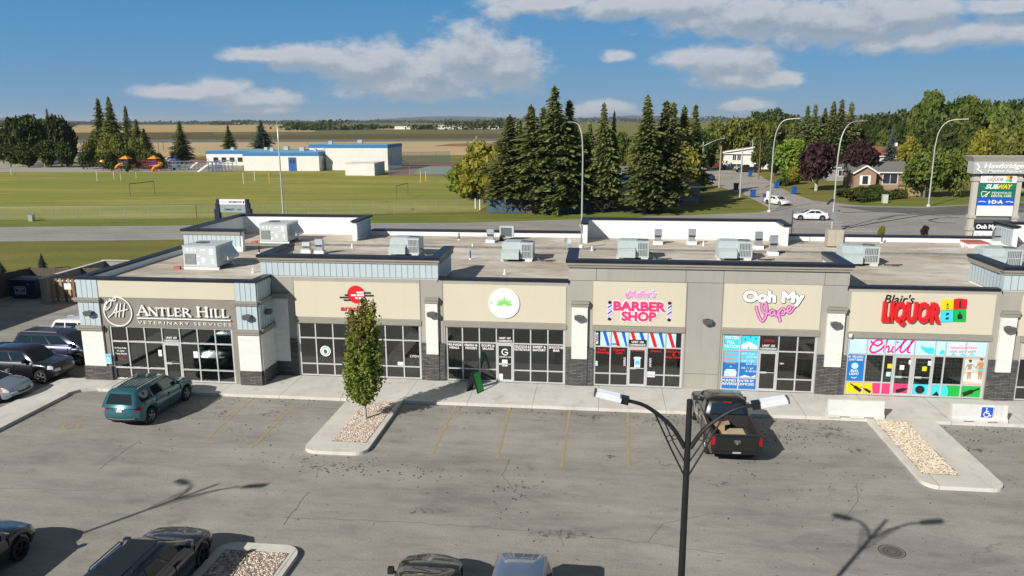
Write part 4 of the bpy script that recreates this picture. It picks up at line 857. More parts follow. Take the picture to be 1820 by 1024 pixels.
decal('window_graphic', mb, [M['paleblue'], M['white'], M['hotpink'], M['cyan'], M['signgreen'], M['yellows'], M['deepblue'], M['sand'], M['skin'], M['brownbottle'], M['magenta'], M['led'], M['blackp']], Fl)
itm = MB(); rnd = random.Random(4)
for sx in range(4):
    x = 13.2+sx*1.1
    for sh in range(4):
        itm.box(x, x+.85, YF+1.6, YF+2.0, .3+sh*.45, .33+sh*.45, 0)
        for k in range(7): itm.box(x+.03+k*.115, x+.11+k*.115, YF+1.65, YF+1.75, .33+sh*.45, .33+sh*.45+rnd.uniform(.18, .34), rnd.randint(1, 5))
build_split(itm, 'interior_fitting', [M['alu'], M['brownbottle'], M['yellows'], M['teal'], M['signred'], M['cyan']], shop)
Xr, Fr = shopfront(*OPEN[5], YF, [1]*6, [2])
mb = MB(); mb.box(Xr[0]+.03, Xr[1]-.03, YF+.088, YF+.096, ROWS[2]+.04, ROWS[3]-.065, 0); mb.plate(ell(Xr[0]+.55, 2.5, .25, .2, 12), YF+.08, YF+.087, 1); decal('window_graphic', mb, [M['sand'], M['skin']], Fr)
settle(shop, (-26.0, YF, 0))
# ------------------------------------------------------------------ signs on the front
def wall_thing(name, label, cat, px, py, Y, group=None):
    x, z = Wv(px, py, Y); return thing(name, label, cat, (0, 0, 0), 0, group), (x, Y, z)
GL = {'A': [(.05, 0, .42, 1, .07), (.42, 1, .80, 0, .15), (.17, .34, .62, .34, .06), (-.06, .02, .20, .02, .05), (.62, .02, .95, .02, .05)],
      'N': [(.10, 0, .10, 1, .07), (.10, 1, .78, 0, .15), (.78, 0, .78, 1, .07), (-.04, .97, .16, .97, .05), (-.04, .02, .24, .02, .05), (.64, .97, .92, .97, .05)],
      'T': [(.36, 0, .36, 1, .15), (0, .96, .72, .96, .07), (.22, .02, .50, .02, .05), (.02, .96, .0, .78, .05), (.70, .96, .72, .78, .05)],
      'L': [(.14, 0, .14, 1, .15), (.05, .03, .58, .03, .07), (.57, .03, .62, .26, .05), (.02, .97, .28, .97, .05)],
      'E': [(.14, 0, .14, 1, .15), (.04, .965, .56, .965, .07), (.14, .52, .46, .52, .06), (.04, .035, .60, .035, .07), (.56, .96, .57, .78, .05), (.60, .03, .63, .24, .05)],
      'R': [(.14, 0, .14, 1, .15), (.04, .965, .40, .965, .07), (.38, .96, .56, .82, .10), (.56, .84, .52, .62, .12), (.54, .64, .36, .52, .09), (.14, .52, .38, .52, .06), (.34, .50, .78, 0, .14), (.02, .02, .27, .02, .05)],
      'H': [(.14, 0, .14, 1, .15), (.76, 0, .76, 1, .15), (.14, .52, .76, .52, .06), (0, .97, .28, .97, .05), (0, .02, .28, .02, .05), (.62, .97, .90, .97, .05), (.62, .02, .90, .02, .05)],
      'I': [(.16, 0, .16, 1, .15), (.02, .97, .30, .97, .05), (.02, .02, .30, .02, .05)]}
GWD = dict(A=.88, N=.95, T=.78, L=.68, E=.74, R=.82, H=.98, I=.42)
def serif(mb, s, x0, x1, zb, hs, Y, th, m=0):
    w = sum(GWD[c.upper()]*(1.0 if c.isupper() else .82) if c != ' ' else .42 for c in s); k = (x1-x0)/w; x = x0; i = 0
    for c in s:
        if c == ' ': x += .42*k; continue
        sc = 1.0 if c.isupper() else .82
        for (a, b, c2, d, t) in GL[c.upper()]:
            stroke(mb, [(x+a*k*sc, zb+b*hs*sc), (x+c2*k*sc, zb+d*hs*sc)], t*k*sc*1.05, Y, m, th, .0006, False); mb.v[-8:] = [(vx, vy-(i % 9)*.0004, vz) for vx, vy, vz in mb.v[-8:]]; i += 1
        x += GWD[c.upper()]*k*sc
    return mb
def sign_part(name, mb, m, root): return mb.build(name, m, root)
t, o = wall_thing('shop_sign', 'white raised serif lettering with round antler emblem on taupe wall over the vet windows', 'sign', 328, 552, YV)
def V_(x, y): return Wv(x, y, YV)
mb = MB(); x0, z0 = V_(246, 559.5); x1, _ = V_(409, 563); serif(mb, 'Antler Hill', x0, x1, z0, .50, YV-.05, .05)
a, b = V_(245, 564.5), V_(411, 567.5); mb.box(a[0], b[0], YV-.09, YV-.05, a[1]-.035, a[1]+.02); sign_part('lettering', mb, M['white'], t)
mb = MB(); put_text(mb, 'VETERINARY SERVICES', (a[0]+b[0])/2, a[1]-.31, YV-.04, .155, 0, -.004, 0, 1.35, .02, b[0]-a[0]); sign_part('lettering', mb, M['white'], t)
mb = MB(); cx, cz = V_(210.5, 553.5); R0 = .74
stroke(mb, [(cx+R0*math.cos(u), cz+R0*math.sin(u)) for u in np.linspace(rad(97), rad(97-360+38), 40)], .055, YV-.02, 0, .04, 0, False)
def E_(x, y): return V_(180+x*120/1755, 520+y*70/1024)
for pl, w in (([(130, 465), (250, 350), (275, 200)], .045), ([(130, 460), (120, 340), (200, 230), (280, 190)], .045), ([(130, 350), (180, 400)], .035), ([(225, 160), (270, 185), (330, 220)], .045), ([(200, 645), (330, 520), (440, 290)], .05), ([(440, 290), (415, 450), (395, 630)], .05), ([(520, 280), (500, 450), (480, 630)], .05), ([(625, 280), (605, 450), (580, 630)], .05), ([(350, 520), (500, 480), (700, 430)], .05)):
    stroke(mb, [E_(*p) for p in pl], w, YV-.02, 0, .04, .0007)
q = E_(355, 170); stroke(mb, [(q[0]+.08*math.cos(u), q[1]+.08*math.sin(u)) for u in np.linspace(0, 6.3, 14)], .04, YV-.02, 0, .045, 0, False); sign_part('emblem', mb, M['white'], t); settle(t, o)

t, o = wall_thing('shop_sign', 'red disc emblem with black streaks and red lowercase lettering on tan panel behind the tree', 'sign', 634, 525, YF)
def A_(x, y): return Wv(600+x*100/1707, 500+y*60/1024, YF)
mb = MB(); c = A_(570, 395); mb.plate(ell(c[0], c[1], .455, .455, 40), YF-.05, YF-.026, 0); sign_part('emblem_disc', mb, M['signred'], t)
mb = MB()
for x0, x1, y in ((790, 1000, 345), (800, 1090, 428), (800, 850, 505), (85, 330, 482), (235, 330, 412), (205, 400, 563)): p, q = A_(x0, y), A_(x1, y); stroke(mb, [p, q], .075, YF-.05, 0, .012, 0, False)
sign_part('emblem_streaks', mb, M['blackp'], t); mb = MB()
for x0, x1, y in ((600, 790, 335), (430, 560, 415), (610, 800, 415), (560, 640, 500), (630, 810, 505)): p, q = A_(x0, y), A_(x1, y); stroke(mb, [p, q], .09, YF-.0505, 0, .016, 0, False)
sign_part('emblem_bars', mb, M['white'], t)
mb = MB(); p, q = A_(100, 880), A_(1080, 880); put_text(mb, 'arashido', (p[0]+q[0])/2, p[1], YF-.05, .26, 0, .02, .15, 1, .02, q[0]-p[0]); sign_part('lettering', mb, M['signred'], t)
mb = MB(); p = A_(265, 985); put_text(mb, 'HAKO', p[0]+.15, p[1], YF-.045, .1, 0, .02, 0, 1, .015); sign_part('lettering', mb, M['blackp'], t); settle(t, o)

t, o = wall_thing('shop_sign', 'round white sign with green leaf emblem on tan panel', 'sign', 896.5, 539, YF)
cx, cz = o[0], o[2]; mb = MB(); mb.plate(ell(cx, cz, .755, .755, 48), YF-.08, YF-.026, 0); sign_part('disc', mb, M['white'], t)
mb = MB()
for ang, l, w in ((10, .40, .15), (36, .42, .14), (64, .38, .11), (90, .44, .10), (116, .38, .11), (144, .42, .14), (170, .40, .15)):
    a = rad(ang); px, pz = cx+math.cos(a)*l*.62, cz-.10+math.sin(a)*l*.62; P = [(u*l*.5, v*w*.5) for u, v in ((-1, 0), (-.4, .8), (.2, .9), (1, 0), (.2, -.9), (-.4, -.8))]
    mb.plate([(px+x*math.cos(a)-z*math.sin(a), pz+x*math.sin(a)+z*math.cos(a)) for x, z in P], YF-.086-.0008*(ang % 7), YF-.0805, 0)
sign_part('emblem', mb, M['leafgreen'], t); mb = MB()
for i, ch in enumerate('SIMPLY NUTRITION'):
    a = rad(205-i*230/15.0)
    if ch != ' ': put_text(mb, ch, cx+.60*math.cos(a)-.0, cz+.60*math.sin(a)-.03, YF-.083, .10, 0, .01, rot=(math.pi/2-a))
sign_part('lettering', mb, mat('lilac_lettering', (.50, .42, .62), .5), t); settle(t, o)

t, o = wall_thing('shop_sign', 'pink and red two line lettering between two striped barber poles on tan panel', 'sign', 1135, 541, YF)
mb = MB(); p, q = Wv(1092, 554, YF), Wv(1180, 554, YF); r2 = Wv(1135, 569.5, YF)
fat_text(mb, 'BARBER', (p[0]+q[0])/2, Wv(1135, 551.5, YF)[1], YF-.033, .42, 0, .085, width=q[0]-p[0]+.06); sl_, sr_ = Wv(1106, 569, YF), Wv(1164, 569, YF); fat_text(mb, 'SHOP', (sl_[0]+sr_[0])/2, r2[1], YF-.0415, .42, 0, .085, width=sr_[0]-sl_[0]+.04)
fat_text(mb, "Mullet's", Wv(1139, 529, YF)[0], Wv(1139, 528, YF)[1], YF-.033, .33, 0, .035, bold=0, shear=.5, width=1.42); sign_part('backing', mb, M['white'], t)
mb = MB(); fat_text(mb, 'BARBER', (p[0]+q[0])/2, Wv(1135, 551.5, YF)[1], YF-.056, .42, 0, .036, width=q[0]-p[0]+.06); fat_text(mb, 'SHOP', (sl_[0]+sr_[0])/2, r2[1], YF-.056, .42, 0, .036, width=sr_[0]-sl_[0]+.04); sign_part('lettering', mb, M['hotpink'], t)
mb = MB(); fat_text(mb, "Mullet's", Wv(1139, 529, YF)[0], Wv(1139, 528, YF)[1], YF-.050, .33, 0, .014, bold=0, shear=.5, width=1.42); stroke(mb, [Wv(*k, YF) for k in ((1122, 524), (1117, 529), (1112, 527), (1113, 522), (1120, 521))], .05, YF-.05, 0, .01); sign_part('lettering', mb, M['pink'], t)
for px, py in ((1083.5, 552), (1189.5, 553.5)):
    mb = MB(); x, z = Wv(px, py, YF); barber_pole(mb, x, z-.38, z+.38, .19, YF-.03, 0, 1, 2, 3); mb.box(x-.1, x+.1, YF-.029, YF-.027, z-.4, z+.4, 0); sign_part('pole_emblem', mb, [M['white'], M['signblue'], M['pink'], M['blackp']], t)
settle(t, o)
t, o = wall_thing('shop_sign', 'white bold lettering over pink script lettering on tan panel', 'sign', 1375, 540, YF)
def P_(x, y): return Wv(1310+x*130/1775, 505+y*75/1024, YF)
mb = MB(); a, b = P_(130, 430), P_(1625, 430); fat_text(mb, 'Ooh My', (a[0]+b[0])/2, a[1]+.03, YF-.040, .50, 0, .07, width=b[0]-a[0]-.10); sign_part('backing', mb, M['navy'], t)
mb = MB(); fat_text(mb, 'Ooh My', (a[0]+b[0])/2-.012, a[1]+.045, YF-.062, .49, 0, .05, width=b[0]-a[0]-.11); sign_part('lettering', mb, M['white'], t)
VP = (([(455, 540), (490, 680), (550, 830), (610, 885), (665, 820), (700, 700), (712, 580), (695, 475), (640, 440), (598, 480), (590, 570), (625, 660), (690, 700), (760, 705), (800, 660)], .095), ([(890, 640), (835, 620), (795, 690), (825, 742), (880, 715), (908, 640)], .085), ([(905, 640), (905, 715), (935, 760), (980, 745), (1000, 640)], .085), ([(990, 640), (1010, 770), (1035, 895)], .095), ([(1005, 690), (1055, 610), (1115, 590), (1150, 650), (1115, 728), (1060, 725)], .085),
      ([(1150, 660), (1210, 650), (1275, 605), (1288, 555), (1240, 545), (1208, 620), (1240, 688), (1300, 670), (1350, 600), (1392, 550)], .085))
mb = MB(); [stroke(mb, [P_(*k) for k in pl], w+.05, YF-.05, 0, .012, .0004) for pl, w in VP]; sign_part('backing', mb, mat('dark_pink', (.40, .08, .25), .5), t)
mb = MB(); [stroke(mb, [P_(*k) for k in pl], w-.02, YF-.068, 0, .012, .0004) for pl, w in VP]; sign_part('lettering', mb, M['pink'], t); settle(t, o)
t, o = wall_thing('shop_sign', 'bold red block lettering under black handwriting with four coloured bottle tiles on tan panel', 'sign', 1640, 550, YF)
def Q_(x, y): return Wv(1555+x*170/1820, 515+y*70/749, YF)
mb = MB(); a, b = Q_(165, 250), Q_(740, 250); put_text(mb, "Blair's", (a[0]+b[0])/2, a[1]-.0, YF-.045, .40, 0, .012, .22, 1, .015, b[0]-a[0]); sign_part('lettering', mb, M['blackp'], t)
mb = MB(); a, b = Q_(110, 590), Q_(1225, 590); put_text(mb, 'LIQUOR', (a[0]+b[0])/2, Q_(600, 585)[1], YF-.10, .86, 0, .055, 0, .95, .07, b[0]-a[0]); sign_part('lettering', mb, M['signred'], t)
for pl, mm, nm in (([(1262, 180), (1490, 180), (1480, 370), (1250, 385)], 'yellows', 0), ([(1500, 175), (1600, 160), (1745, 180), (1730, 355), (1490, 365)], 'signred', 1), ([(1250, 395), (1480, 385), (1475, 600), (1235, 610)], 'cyan', 2), ([(1490, 380), (1725, 370), (1715, 605), (1485, 600)], 'signgreen', 3)):
    mb = MB(); mb.plate([Q_(*k) for k in pl], YF-.07, YF-.027, 0); tile = sign_part('emblem_tile', mb, M[mm], t)
    mb = MB(); S = (([(1345, 290), (1400, 290), (1370, 245)], [(1350, 310), (1395, 310), (1395, 325), (1350, 325)], [(1345, 345), (1395, 345), (1395, 362), (1345, 362)]), ([(1590, 340), (1625, 340), (1630, 260), (1618, 190), (1605, 190), (1590, 260)],), ([(1340, 440), (1395, 430), (1395, 465), (1340, 490)], [(1330, 530), (1390, 510), (1390, 560), (1330, 560)]), ([(1560, 555), (1650, 555), (1655, 480), (1615, 450), (1615, 405), (1595, 405), (1595, 450), (1555, 480)],))[nm]
    for pl2 in S: mb.plate([Q_(*k) for k in pl2], YF-.0745, YF-.0705, 0)
    sign_part('bottle_mark', mb, M['navy'], tile)
settle(t, o)
# wall lamps
def wall_lamp(px, py, Y, label):
    x, z = Wv(px, py, Y); t = thing('wall_lamp', label, 'lamp', (x, Y, z), 0, 'dark wedge wall lamps along the shop front')
    mb = MB(); mb.plate([(-.22, .10), (.22, .10), (.20, -.06), (-.05, -.14), (-.2, -.08)], -.26, -.02, 0); mb.build('housing', M['lampgrey'], t)
    mb = MB(); mb.box(-.10, .10, -.02, .0, -.12, .12); mb.build('back_plate', M['black'], t)
    mb = MB(); mb.face([(-.16, -.24, -.118), (-.16, -.04, -.118), (.16, -.04, -.105), (.16, -.24, -.105)]); mb.build('lens', M['led'], t)
    return t
for px, py, Y, l in ((160, 556, YV-.085, 'dark wedge wall lamp on the pale blue corner pier at the car park end'), (441, 563, YV-.085, 'dark wedge wall lamp on pale blue pier between vet sign and recessed shop'), (768, 558, YF-.175, 'dark wedge wall lamp on white pilaster between red disc sign and round white sign'),
                     (1029, 564, YF-.175, 'dark wedge wall lamp on white pilaster between round white sign and barber sign'), (1257, 571, YF-.006, 'dark wedge wall lamp on plain grey wall between barber and pink script signs'), (1484, 576, YF-.175, 'dark wedge wall lamp on white pilaster between pink script and liquor signs'), (1792, 584, YF-.175, 'dark wedge wall lamp on white pilaster at the right of the liquor shop')): wall_lamp(px, py, Y, l)
x = -16.58; t = thing('wall_lamp', 'dark wedge wall lamp on shaded side of the blue corner pier', 'lamp', (x, 35.5, 3.75), rad(90), 'dark wedge wall lamps along the shop front')
mb = MB(); mb.plate([(-.22, .10), (.22, .10), (.20, -.06), (-.05, -.14), (-.2, -.08)], -.26, -.02, 0); mb.build('housing', M['lampgrey'], t); mb = MB(); mb.box(-.10, .10, -.02, .0, -.12, .12); mb.build('back_plate', M['black'], t)
x, z = Wv(1512, 597, YF-.1); t = thing('security_camera', 'small white dome camera at corner above the liquor shop window', 'camera', (x, YF, z)); mb = MB(); mb.lathe([(.0, -.09), (.06, -.07), (.09, 0), (.09, .08), (0, .09)], 12, c=(0, -.1, 0)); mb.build('dome', M['white'], t, smooth=True); mb = MB(); mb.box(-.04, .04, -.05, -.001, .02, .07); mb.build('bracket', M['white'], t)

# ------------------------------------------------------------------ roof equipment
def split_unit(px, py, label, w=1.85):
    x, y = G(px, py, RZ); t = thing('rooftop_unit', label, 'rooftop unit', (x, y, RZ), 0, 'pale blue rooftop units with round fans')
    mb = MB(); mb.box(.05, 1.12, .42, 1.5, .14, .98); mb.plate([(.05, .981), (1.12, .981), (1.12, 1.10), (.22, 1.10), (.05, 1.0)], .42, 1.5); mb.box(1.121, w, .30, 1.5, .14, 1.08); mb.build('cabinet', M['acblue'], t)
    mb = MB(); pts = [(.42, .66), (.02, .56), (.02, .16), (.42, .16)]; b = len(mb.v)
    mb.v += [(.05, y_, z_) for y_, z_ in pts]+[(1.06, y_, z_) for y_, z_ in pts]
    for f in ((0, 1, 2, 3), (7, 6, 5, 4), (0, 4, 5, 1), (1, 5, 6, 2), (2, 6, 7, 3)): mb.f.append(f); mb.m.append(0)
    mb.box(.04, 1.07, .36, .418, .662, .70); mb.build('intake_hood', M['acblue'], t)
    mb = MB(); mb.box(1.2, w-.1, .285, .2995, .24, .98, 0)
    for k in range(8): mb.box(1.2+k*.085, 1.2+k*.085+.03, .27, .284, .24, .98, 1)
    mb.box(1.2, w-.1, .262, .269, .58, .62, 1); mb.build('louvre', [M['acdark'], M['acblue']], t)
    mb = MB(); cx, cy = (1.121+w)/2, .88; mb.lathe([(.0, 1.084), (.26, 1.084), (.28, 1.12), (.32, 1.12), (.34, 1.081)], 24, c=(cx, cy, 0)); mb.build('fan', M['acdark'], t)
    mb = MB()
    for xx in (.0, w-.45): mb.box(xx, xx+.4, .25, 1.4, 0, .138)
    build_split(mb, 'sleeper', M['kerb'], t)
    mb = MB(); mb.tube(crom([(w, .7, .4), (w+.2, .6, .35), (w+.35, .4, .1), (w+.9, .35, .08), (w+1.3, .5, .08)], 4), .028, 7); mb.build('conduit', M['black'], t); mb = MB(); mb.box(w+.75, w+1.1, .25, .45, 0, .06); mb.build('pipe_block', M['wood'], t); return t
def packaged(px, py, label, rz=0.0):
    x, y = G(px, py, RZ); t = thing('rooftop_unit', label, 'rooftop unit', (x, y, RZ), rz, 'pale grey packaged rooftop units')
    mb = MB(); mb.box(0, 1.9, 0, 1.95, .16, 1.28); mb.box(-.03, 1.93, -.03, 1.98, 1.282, 1.33); mb.build('cabinet', M['acgrey'], t)
    mb = MB(); mb.box(.08, .72, -.018, -.001, .30, .88, 0)
    for k in range(10): mb.box(.09+k*.064, .11+k*.064, -.03, -.0185, .30, .88, 1)
    mb.build('coil_grille', [M['acdark'], M['acgrey']], t)
    mb = MB()
    for a, b, c, d in ((.22, .34, 1.02, 1.16), (.48, .56, 1.0, 1.16), (.68, .76, 1.0, 1.14), (1.02, 1.30, 1.06, 1.13), (1.52, 1.72, .84, 1.16), (1.06, 1.22, .42, .66), (1.62, 1.74, .36, .60), (.78, .90, .28, .42), (.80, .95, .72, .78)): mb.box(a, b, -.006, -.0005, c, d)
    build_split(mb, 'sticker', M['label'], t)
    mb = MB(); mb.lathe([(0, 1.334), (.30, 1.334), (.33, 1.36), (.37, 1.36), (.38, 1.331)], 24, c=(.6, 1.1, 0)); mb.build('fan', M['acdark'], t)
    mb = MB(); P = [(1.901, .5, 1.2), (1.901, 1.8, 1.2), (1.901, 1.8, .45), (1.901, .5, .45), (2.32, .5, .62), (2.32, 1.8, .62), (2.32, 1.8, .47), (2.32, .5, .47)]
    for f in ((0, 1, 5, 4), (4, 5, 6, 7), (0, 4, 7, 3), (1, 2, 6, 5)): mb.face([P[i] for i in f])
    mb.build('economiser_hood', M['acgrey'], t)
    mb = MB(); mb.box(-.06, 1.96, .05, .18, .0, .158); mb.box(-.06, 1.96, 1.7, 1.85, .0, .158); build_split(mb, 'sleeper', M['membrane'], t)
    mb = MB(); mb.box(-.62, -.25, -.05, .14, .0, .14); mb.tube([(-.43, .04, .17), (-.3, .04, .17), (.3, .25, .17), (1.2, .1, .2)], .03, 8); build_split(mb, 'gas_pipe', M['red'], t); return t
packaged(328, 479, 'boxy pale grey rooftop unit behind the vet sign, nearest the car park end'); packaged(463, 433, 'boxy pale grey rooftop unit in the far corner below the white parapet')
split_unit(689, 456.5, 'pale blue rooftop unit behind the blue parapet of the second shop'); split_unit(889, 466, 'pale blue rooftop unit standing clear on the roof above the round white sign'); split_unit(1096, 463, 'pale blue rooftop unit behind the grey parapet above the barber sign', 1.85); split_unit(1276, 464, 'pale blue rooftop unit between the barber parapet and two gooseneck vents', 1.95); split_unit(1497, 474, 'pale blue rooftop unit above the liquor sign beside the white parapet return', 2.0); split_unit(1749, 480, 'pale blue rooftop unit behind the last blue parapet near the red hatch', 2.0)
def goose(px, py, label, h=.95, w=.42, rz=0.0):
    x, y = G(px, py, RZ); t = thing('roof_vent', label, 'vent', (x, y, RZ), rz, 'galvanised gooseneck roof vents')
    mb = MB(); mb.box(-w*.72, w*.72, -w*.6, w*.6, 0, .2); mb.build('curb', M['membrane'], t)
    mb = MB(); mb.box(-w/2, w/2, -w*.35, w*.45, .2, h*.55); mb.build('stem', M['galv'], t)
    prof = [(w*.45, h*.55)]+[(w*.45-(w*1.15)*(1-math.cos(a))/2*1.1, h*.55+(h*.45)*math.sin(a)) for a in np.linspace(.2, math.pi*.62, 8)]; prof += [(prof[-1][0]-.04, h*.55)]
    mb = MB(); ww = w*.56
    for s_ in (-1, 1): mb.face([(s_*ww, a, b) for a, b in (prof if s_ > 0 else prof[::-1])])
    for i in range(len(prof)-1): a, b = prof[i], prof[i+1]; mb.face([(-ww, *a), (ww, *a), (ww, *b), (-ww, *b)])
    mb.build('hood', M['galv'], t)
    mb = MB(); mb.box(-ww*.92, ww*.92, prof[-1][0]-.006, prof[-1][0]+.05, h*.52, h*.60); mb.build('opening', M['dark'], t); return t
for px, py, l, h in ((546, 449, 'squat gooseneck vent on the roof behind the blue parapet', .7), (569, 451, 'taller gooseneck vent beside the squat one behind the blue parapet', .95), (872, 431, 'gooseneck vent on the roof beside the grey condenser box', .95), (1169, 434, 'gooseneck vent in front of the long white parapet above the barber sign', 1.0), (1229, 434, 'second gooseneck vent in front of the long white parapet, right of the first', 1.0), (1347, 442, 'gooseneck vent near the end of the long white parapet', 1.1), (1373, 453, 'large gooseneck vent below the end corner of the long white parapet', 1.2), (1770, 434, 'gooseneck vent against the blue rear parapet by the red hatch', .95)): goose(px, py, l, h)
x, y = G(888, 428, RZ); t = thing('condenser', 'small grey outdoor condenser with dark grille on black feet', 'condenser', (x, y, RZ)); mb = MB(); mb.box(0, .95, 0, .4, .22, .98); mb.build('casing', M['acgrey'], t); mb = MB(); mb.box(.08, .82, -.012, -.001, .30, .9, 0); mb.build('grille', M['acdark'], t); mb = MB(); mb.box(0, .2, -.1, .5, 0, .219); mb.box(.75, .95, -.1, .5, 0, .219); build_split(mb, 'foot', M['black'], t)
x, y = G(1470, 440, RZ); t = thing('roof_cabinet', 'beige steel cabinet standing on the roof by the street lamp', 'cabinet', (x, y, RZ)); mb = MB(); mb.box(0, .95, 0, .7, .08, 1.12); mb.build('casing', M['beige'], t); mb = MB(); mb.box(.45, .47, -.006, -.0005, .15, 1.05); mb.build('door_seam', M['trim'], t); mb = MB(); mb.box(.951, 1.08, .1, .3, .3, .8); mb.build('junction_box', M['lampgrey'], t)
x, y = G(1722, 440, RZ); t = thing('roof_hatch', 'low white roof hatch with faded red lid', 'hatch', (x, y, RZ)); mb = MB(); mb.box(0, 1.15, 0, 1.2, 0, .22); mb.build('curb', M['membrane'], t); mb = MB(); mb.box(-.04, 1.19, -.04, 1.24, .222, .32); mb.build('lid', M['red'], t)
x, y = G(1033, 443, RZ); t = thing('conduit_mast', 'grey service mast with white base and weatherhead on the roof', 'mast', (x, y, RZ)); mb = MB(); mb.lathe([(.14, 0), (.14, .25), (.06, .3)], 12); mb.build('base', M['membrane'], t); mb = MB(); mb.tube([(0, 0, .2), (0, 0, 1.5), (-.08, 0, 1.6)], .055, 10); mb.build('pipe', M['galv'], t)
x, y = G(1008, 446, RZ); t = thing('satellite_dish', 'small white satellite dish on a tripod near the barber parapet', 'satellite dish', (x, y, RZ)); mb = MB(); mb.lathe([(0, 0), (.14, .02), (.22, .07)], 16); d_ = mb.build('dish', M['acgrey'], t, smooth=True); d_.rotation_euler = (rad(62), 0, rad(30)); d_.location = (0, -.05, .62)
mb = MB(); [mb.bar((0, 0, .6), (.4*math.cos(a), .4*math.sin(a), 0), .03, .03) for a in (.5, 2.6, 4.7)]; mb.build('tripod', M['galv'], t)
PIPES = [(626, 441, 'white'), (840, 441, 'white'), (1052, 446, 'white'), (1250, 437, 'white'), (1711, 439, 'white'), (450, 485, 'white'), (897, 488, 'white'), (816, 427, 'black'), (1567, 432, 'black'), (461, 451, 'black'), (836, 461, 'blue')]
for k, (px, py, c) in enumerate(PIPES):
    x, y = G(px, py, RZ); where = ('beside the white parapet end', 'on open roof between the first two blue units', 'beside the service mast', 'by the barber parapet vents', 'near the red hatch', 'behind the vet sign', 'near the edge above the round white sign', 'against the low rear wall', 'by the beige cabinet wall', 'behind the vet corner parapet', 'in a damp patch')[k]
    t = thing('vent_pipe', 'short %s vent pipe %s' % (c, where), 'vent pipe', (x, y, RZ), 0, 'short vent pipes on the roof'); tall_ = .28 if c == 'white' else .5
    mb = MB(); mb.lathe([(.085, 0), (.085, .05), (.05, .08)], 10); mb.build('collar', M['membrane'], t); mb = MB(); mb.lathe([(.045, .06), (.045, tall_), (.03, tall_), (0, tall_-.02)], 10); mb.build('pipe', M[{'white': 'membrane', 'black': 'black', 'blue': 'binblue'}[c]], t)
x, y = G(1384, 440, RZ); t = thing('antenna_mast', 'thin antenna pole clamped to the end of the long white parapet', 'antenna', (11.95, 50.2, 5.9)); mb = MB(); mb.tube([(0, 0, 0), (0, 0, 1.5)], .025, 6); mb.build('pole', M['black'], t); mb = MB(); mb.lathe([(.1, -.06), (.12, 0), (.1, .06)], 10, c=(0, -.1, .25), axis='y'); mb.box(-.06, .06, -.1, .1, .62, .78); mb.build('bracket', M['lampgrey'], t)
# ------------------------------------------------------------------ vehicles
def interp(P, x):
    if x <= P[0][0]: return P[0][1]
    for (a, b), (c, d) in zip(P[:-1], P[1:]):
        if x <= c: t = (x-a)/(c-a); t = t*t*(3-2*t)*.6+t*.4; return b+(d-b)*t
    return P[-1][1]
WHEELS = {}
def wheel(root, x, y, r, rimmat, wd=.22):
    k = (r, rimmat.name)
    if k not in WHEELS:
        t = MB(); t.lathe([(r*.66, -wd/2), (r*.93, -wd/2), (r, -wd*.36), (r, wd*.36), (r*.93, wd/2), (r*.66, wd/2)], 28, axis='y')
        m = MB(); m.lathe([(r*.67, -wd*.42), (r*.62, -wd*.44), (r*.58, -wd*.3)], 24, axis='y')
        for i in range(5):
            a = 2*math.pi*i/5; m.bar((r*.08*math.cos(a), -wd*.38, r*.08*math.sin(a)), (r*.62*math.cos(a), -wd*.34, r*.62*math.sin(a)), r*.17, .035, 0, up=(0, 1, 0))
        m.lathe([(0, -wd*.46), (r*.14, -wd*.45), (r*.16, -wd*.3)], 12, axis='y'); m.lathe([(0, -wd*.12), (r*.6, -wd*.12)], 20, 1, axis='y')
        WHEELS[k] = (t.mesh('tyre', M['tyre'], True), m.mesh('rim', [rimmat, M['under']]))
    w = thing('wheel', None, None, (x, y, r), 0 if y < 0 else math.pi); w.parent = root; KIDS.setdefault(root.name, []).append(w)
    link('tyre', WHEELS[k][0], w); link('rim', WHEELS[k][1], w); return w
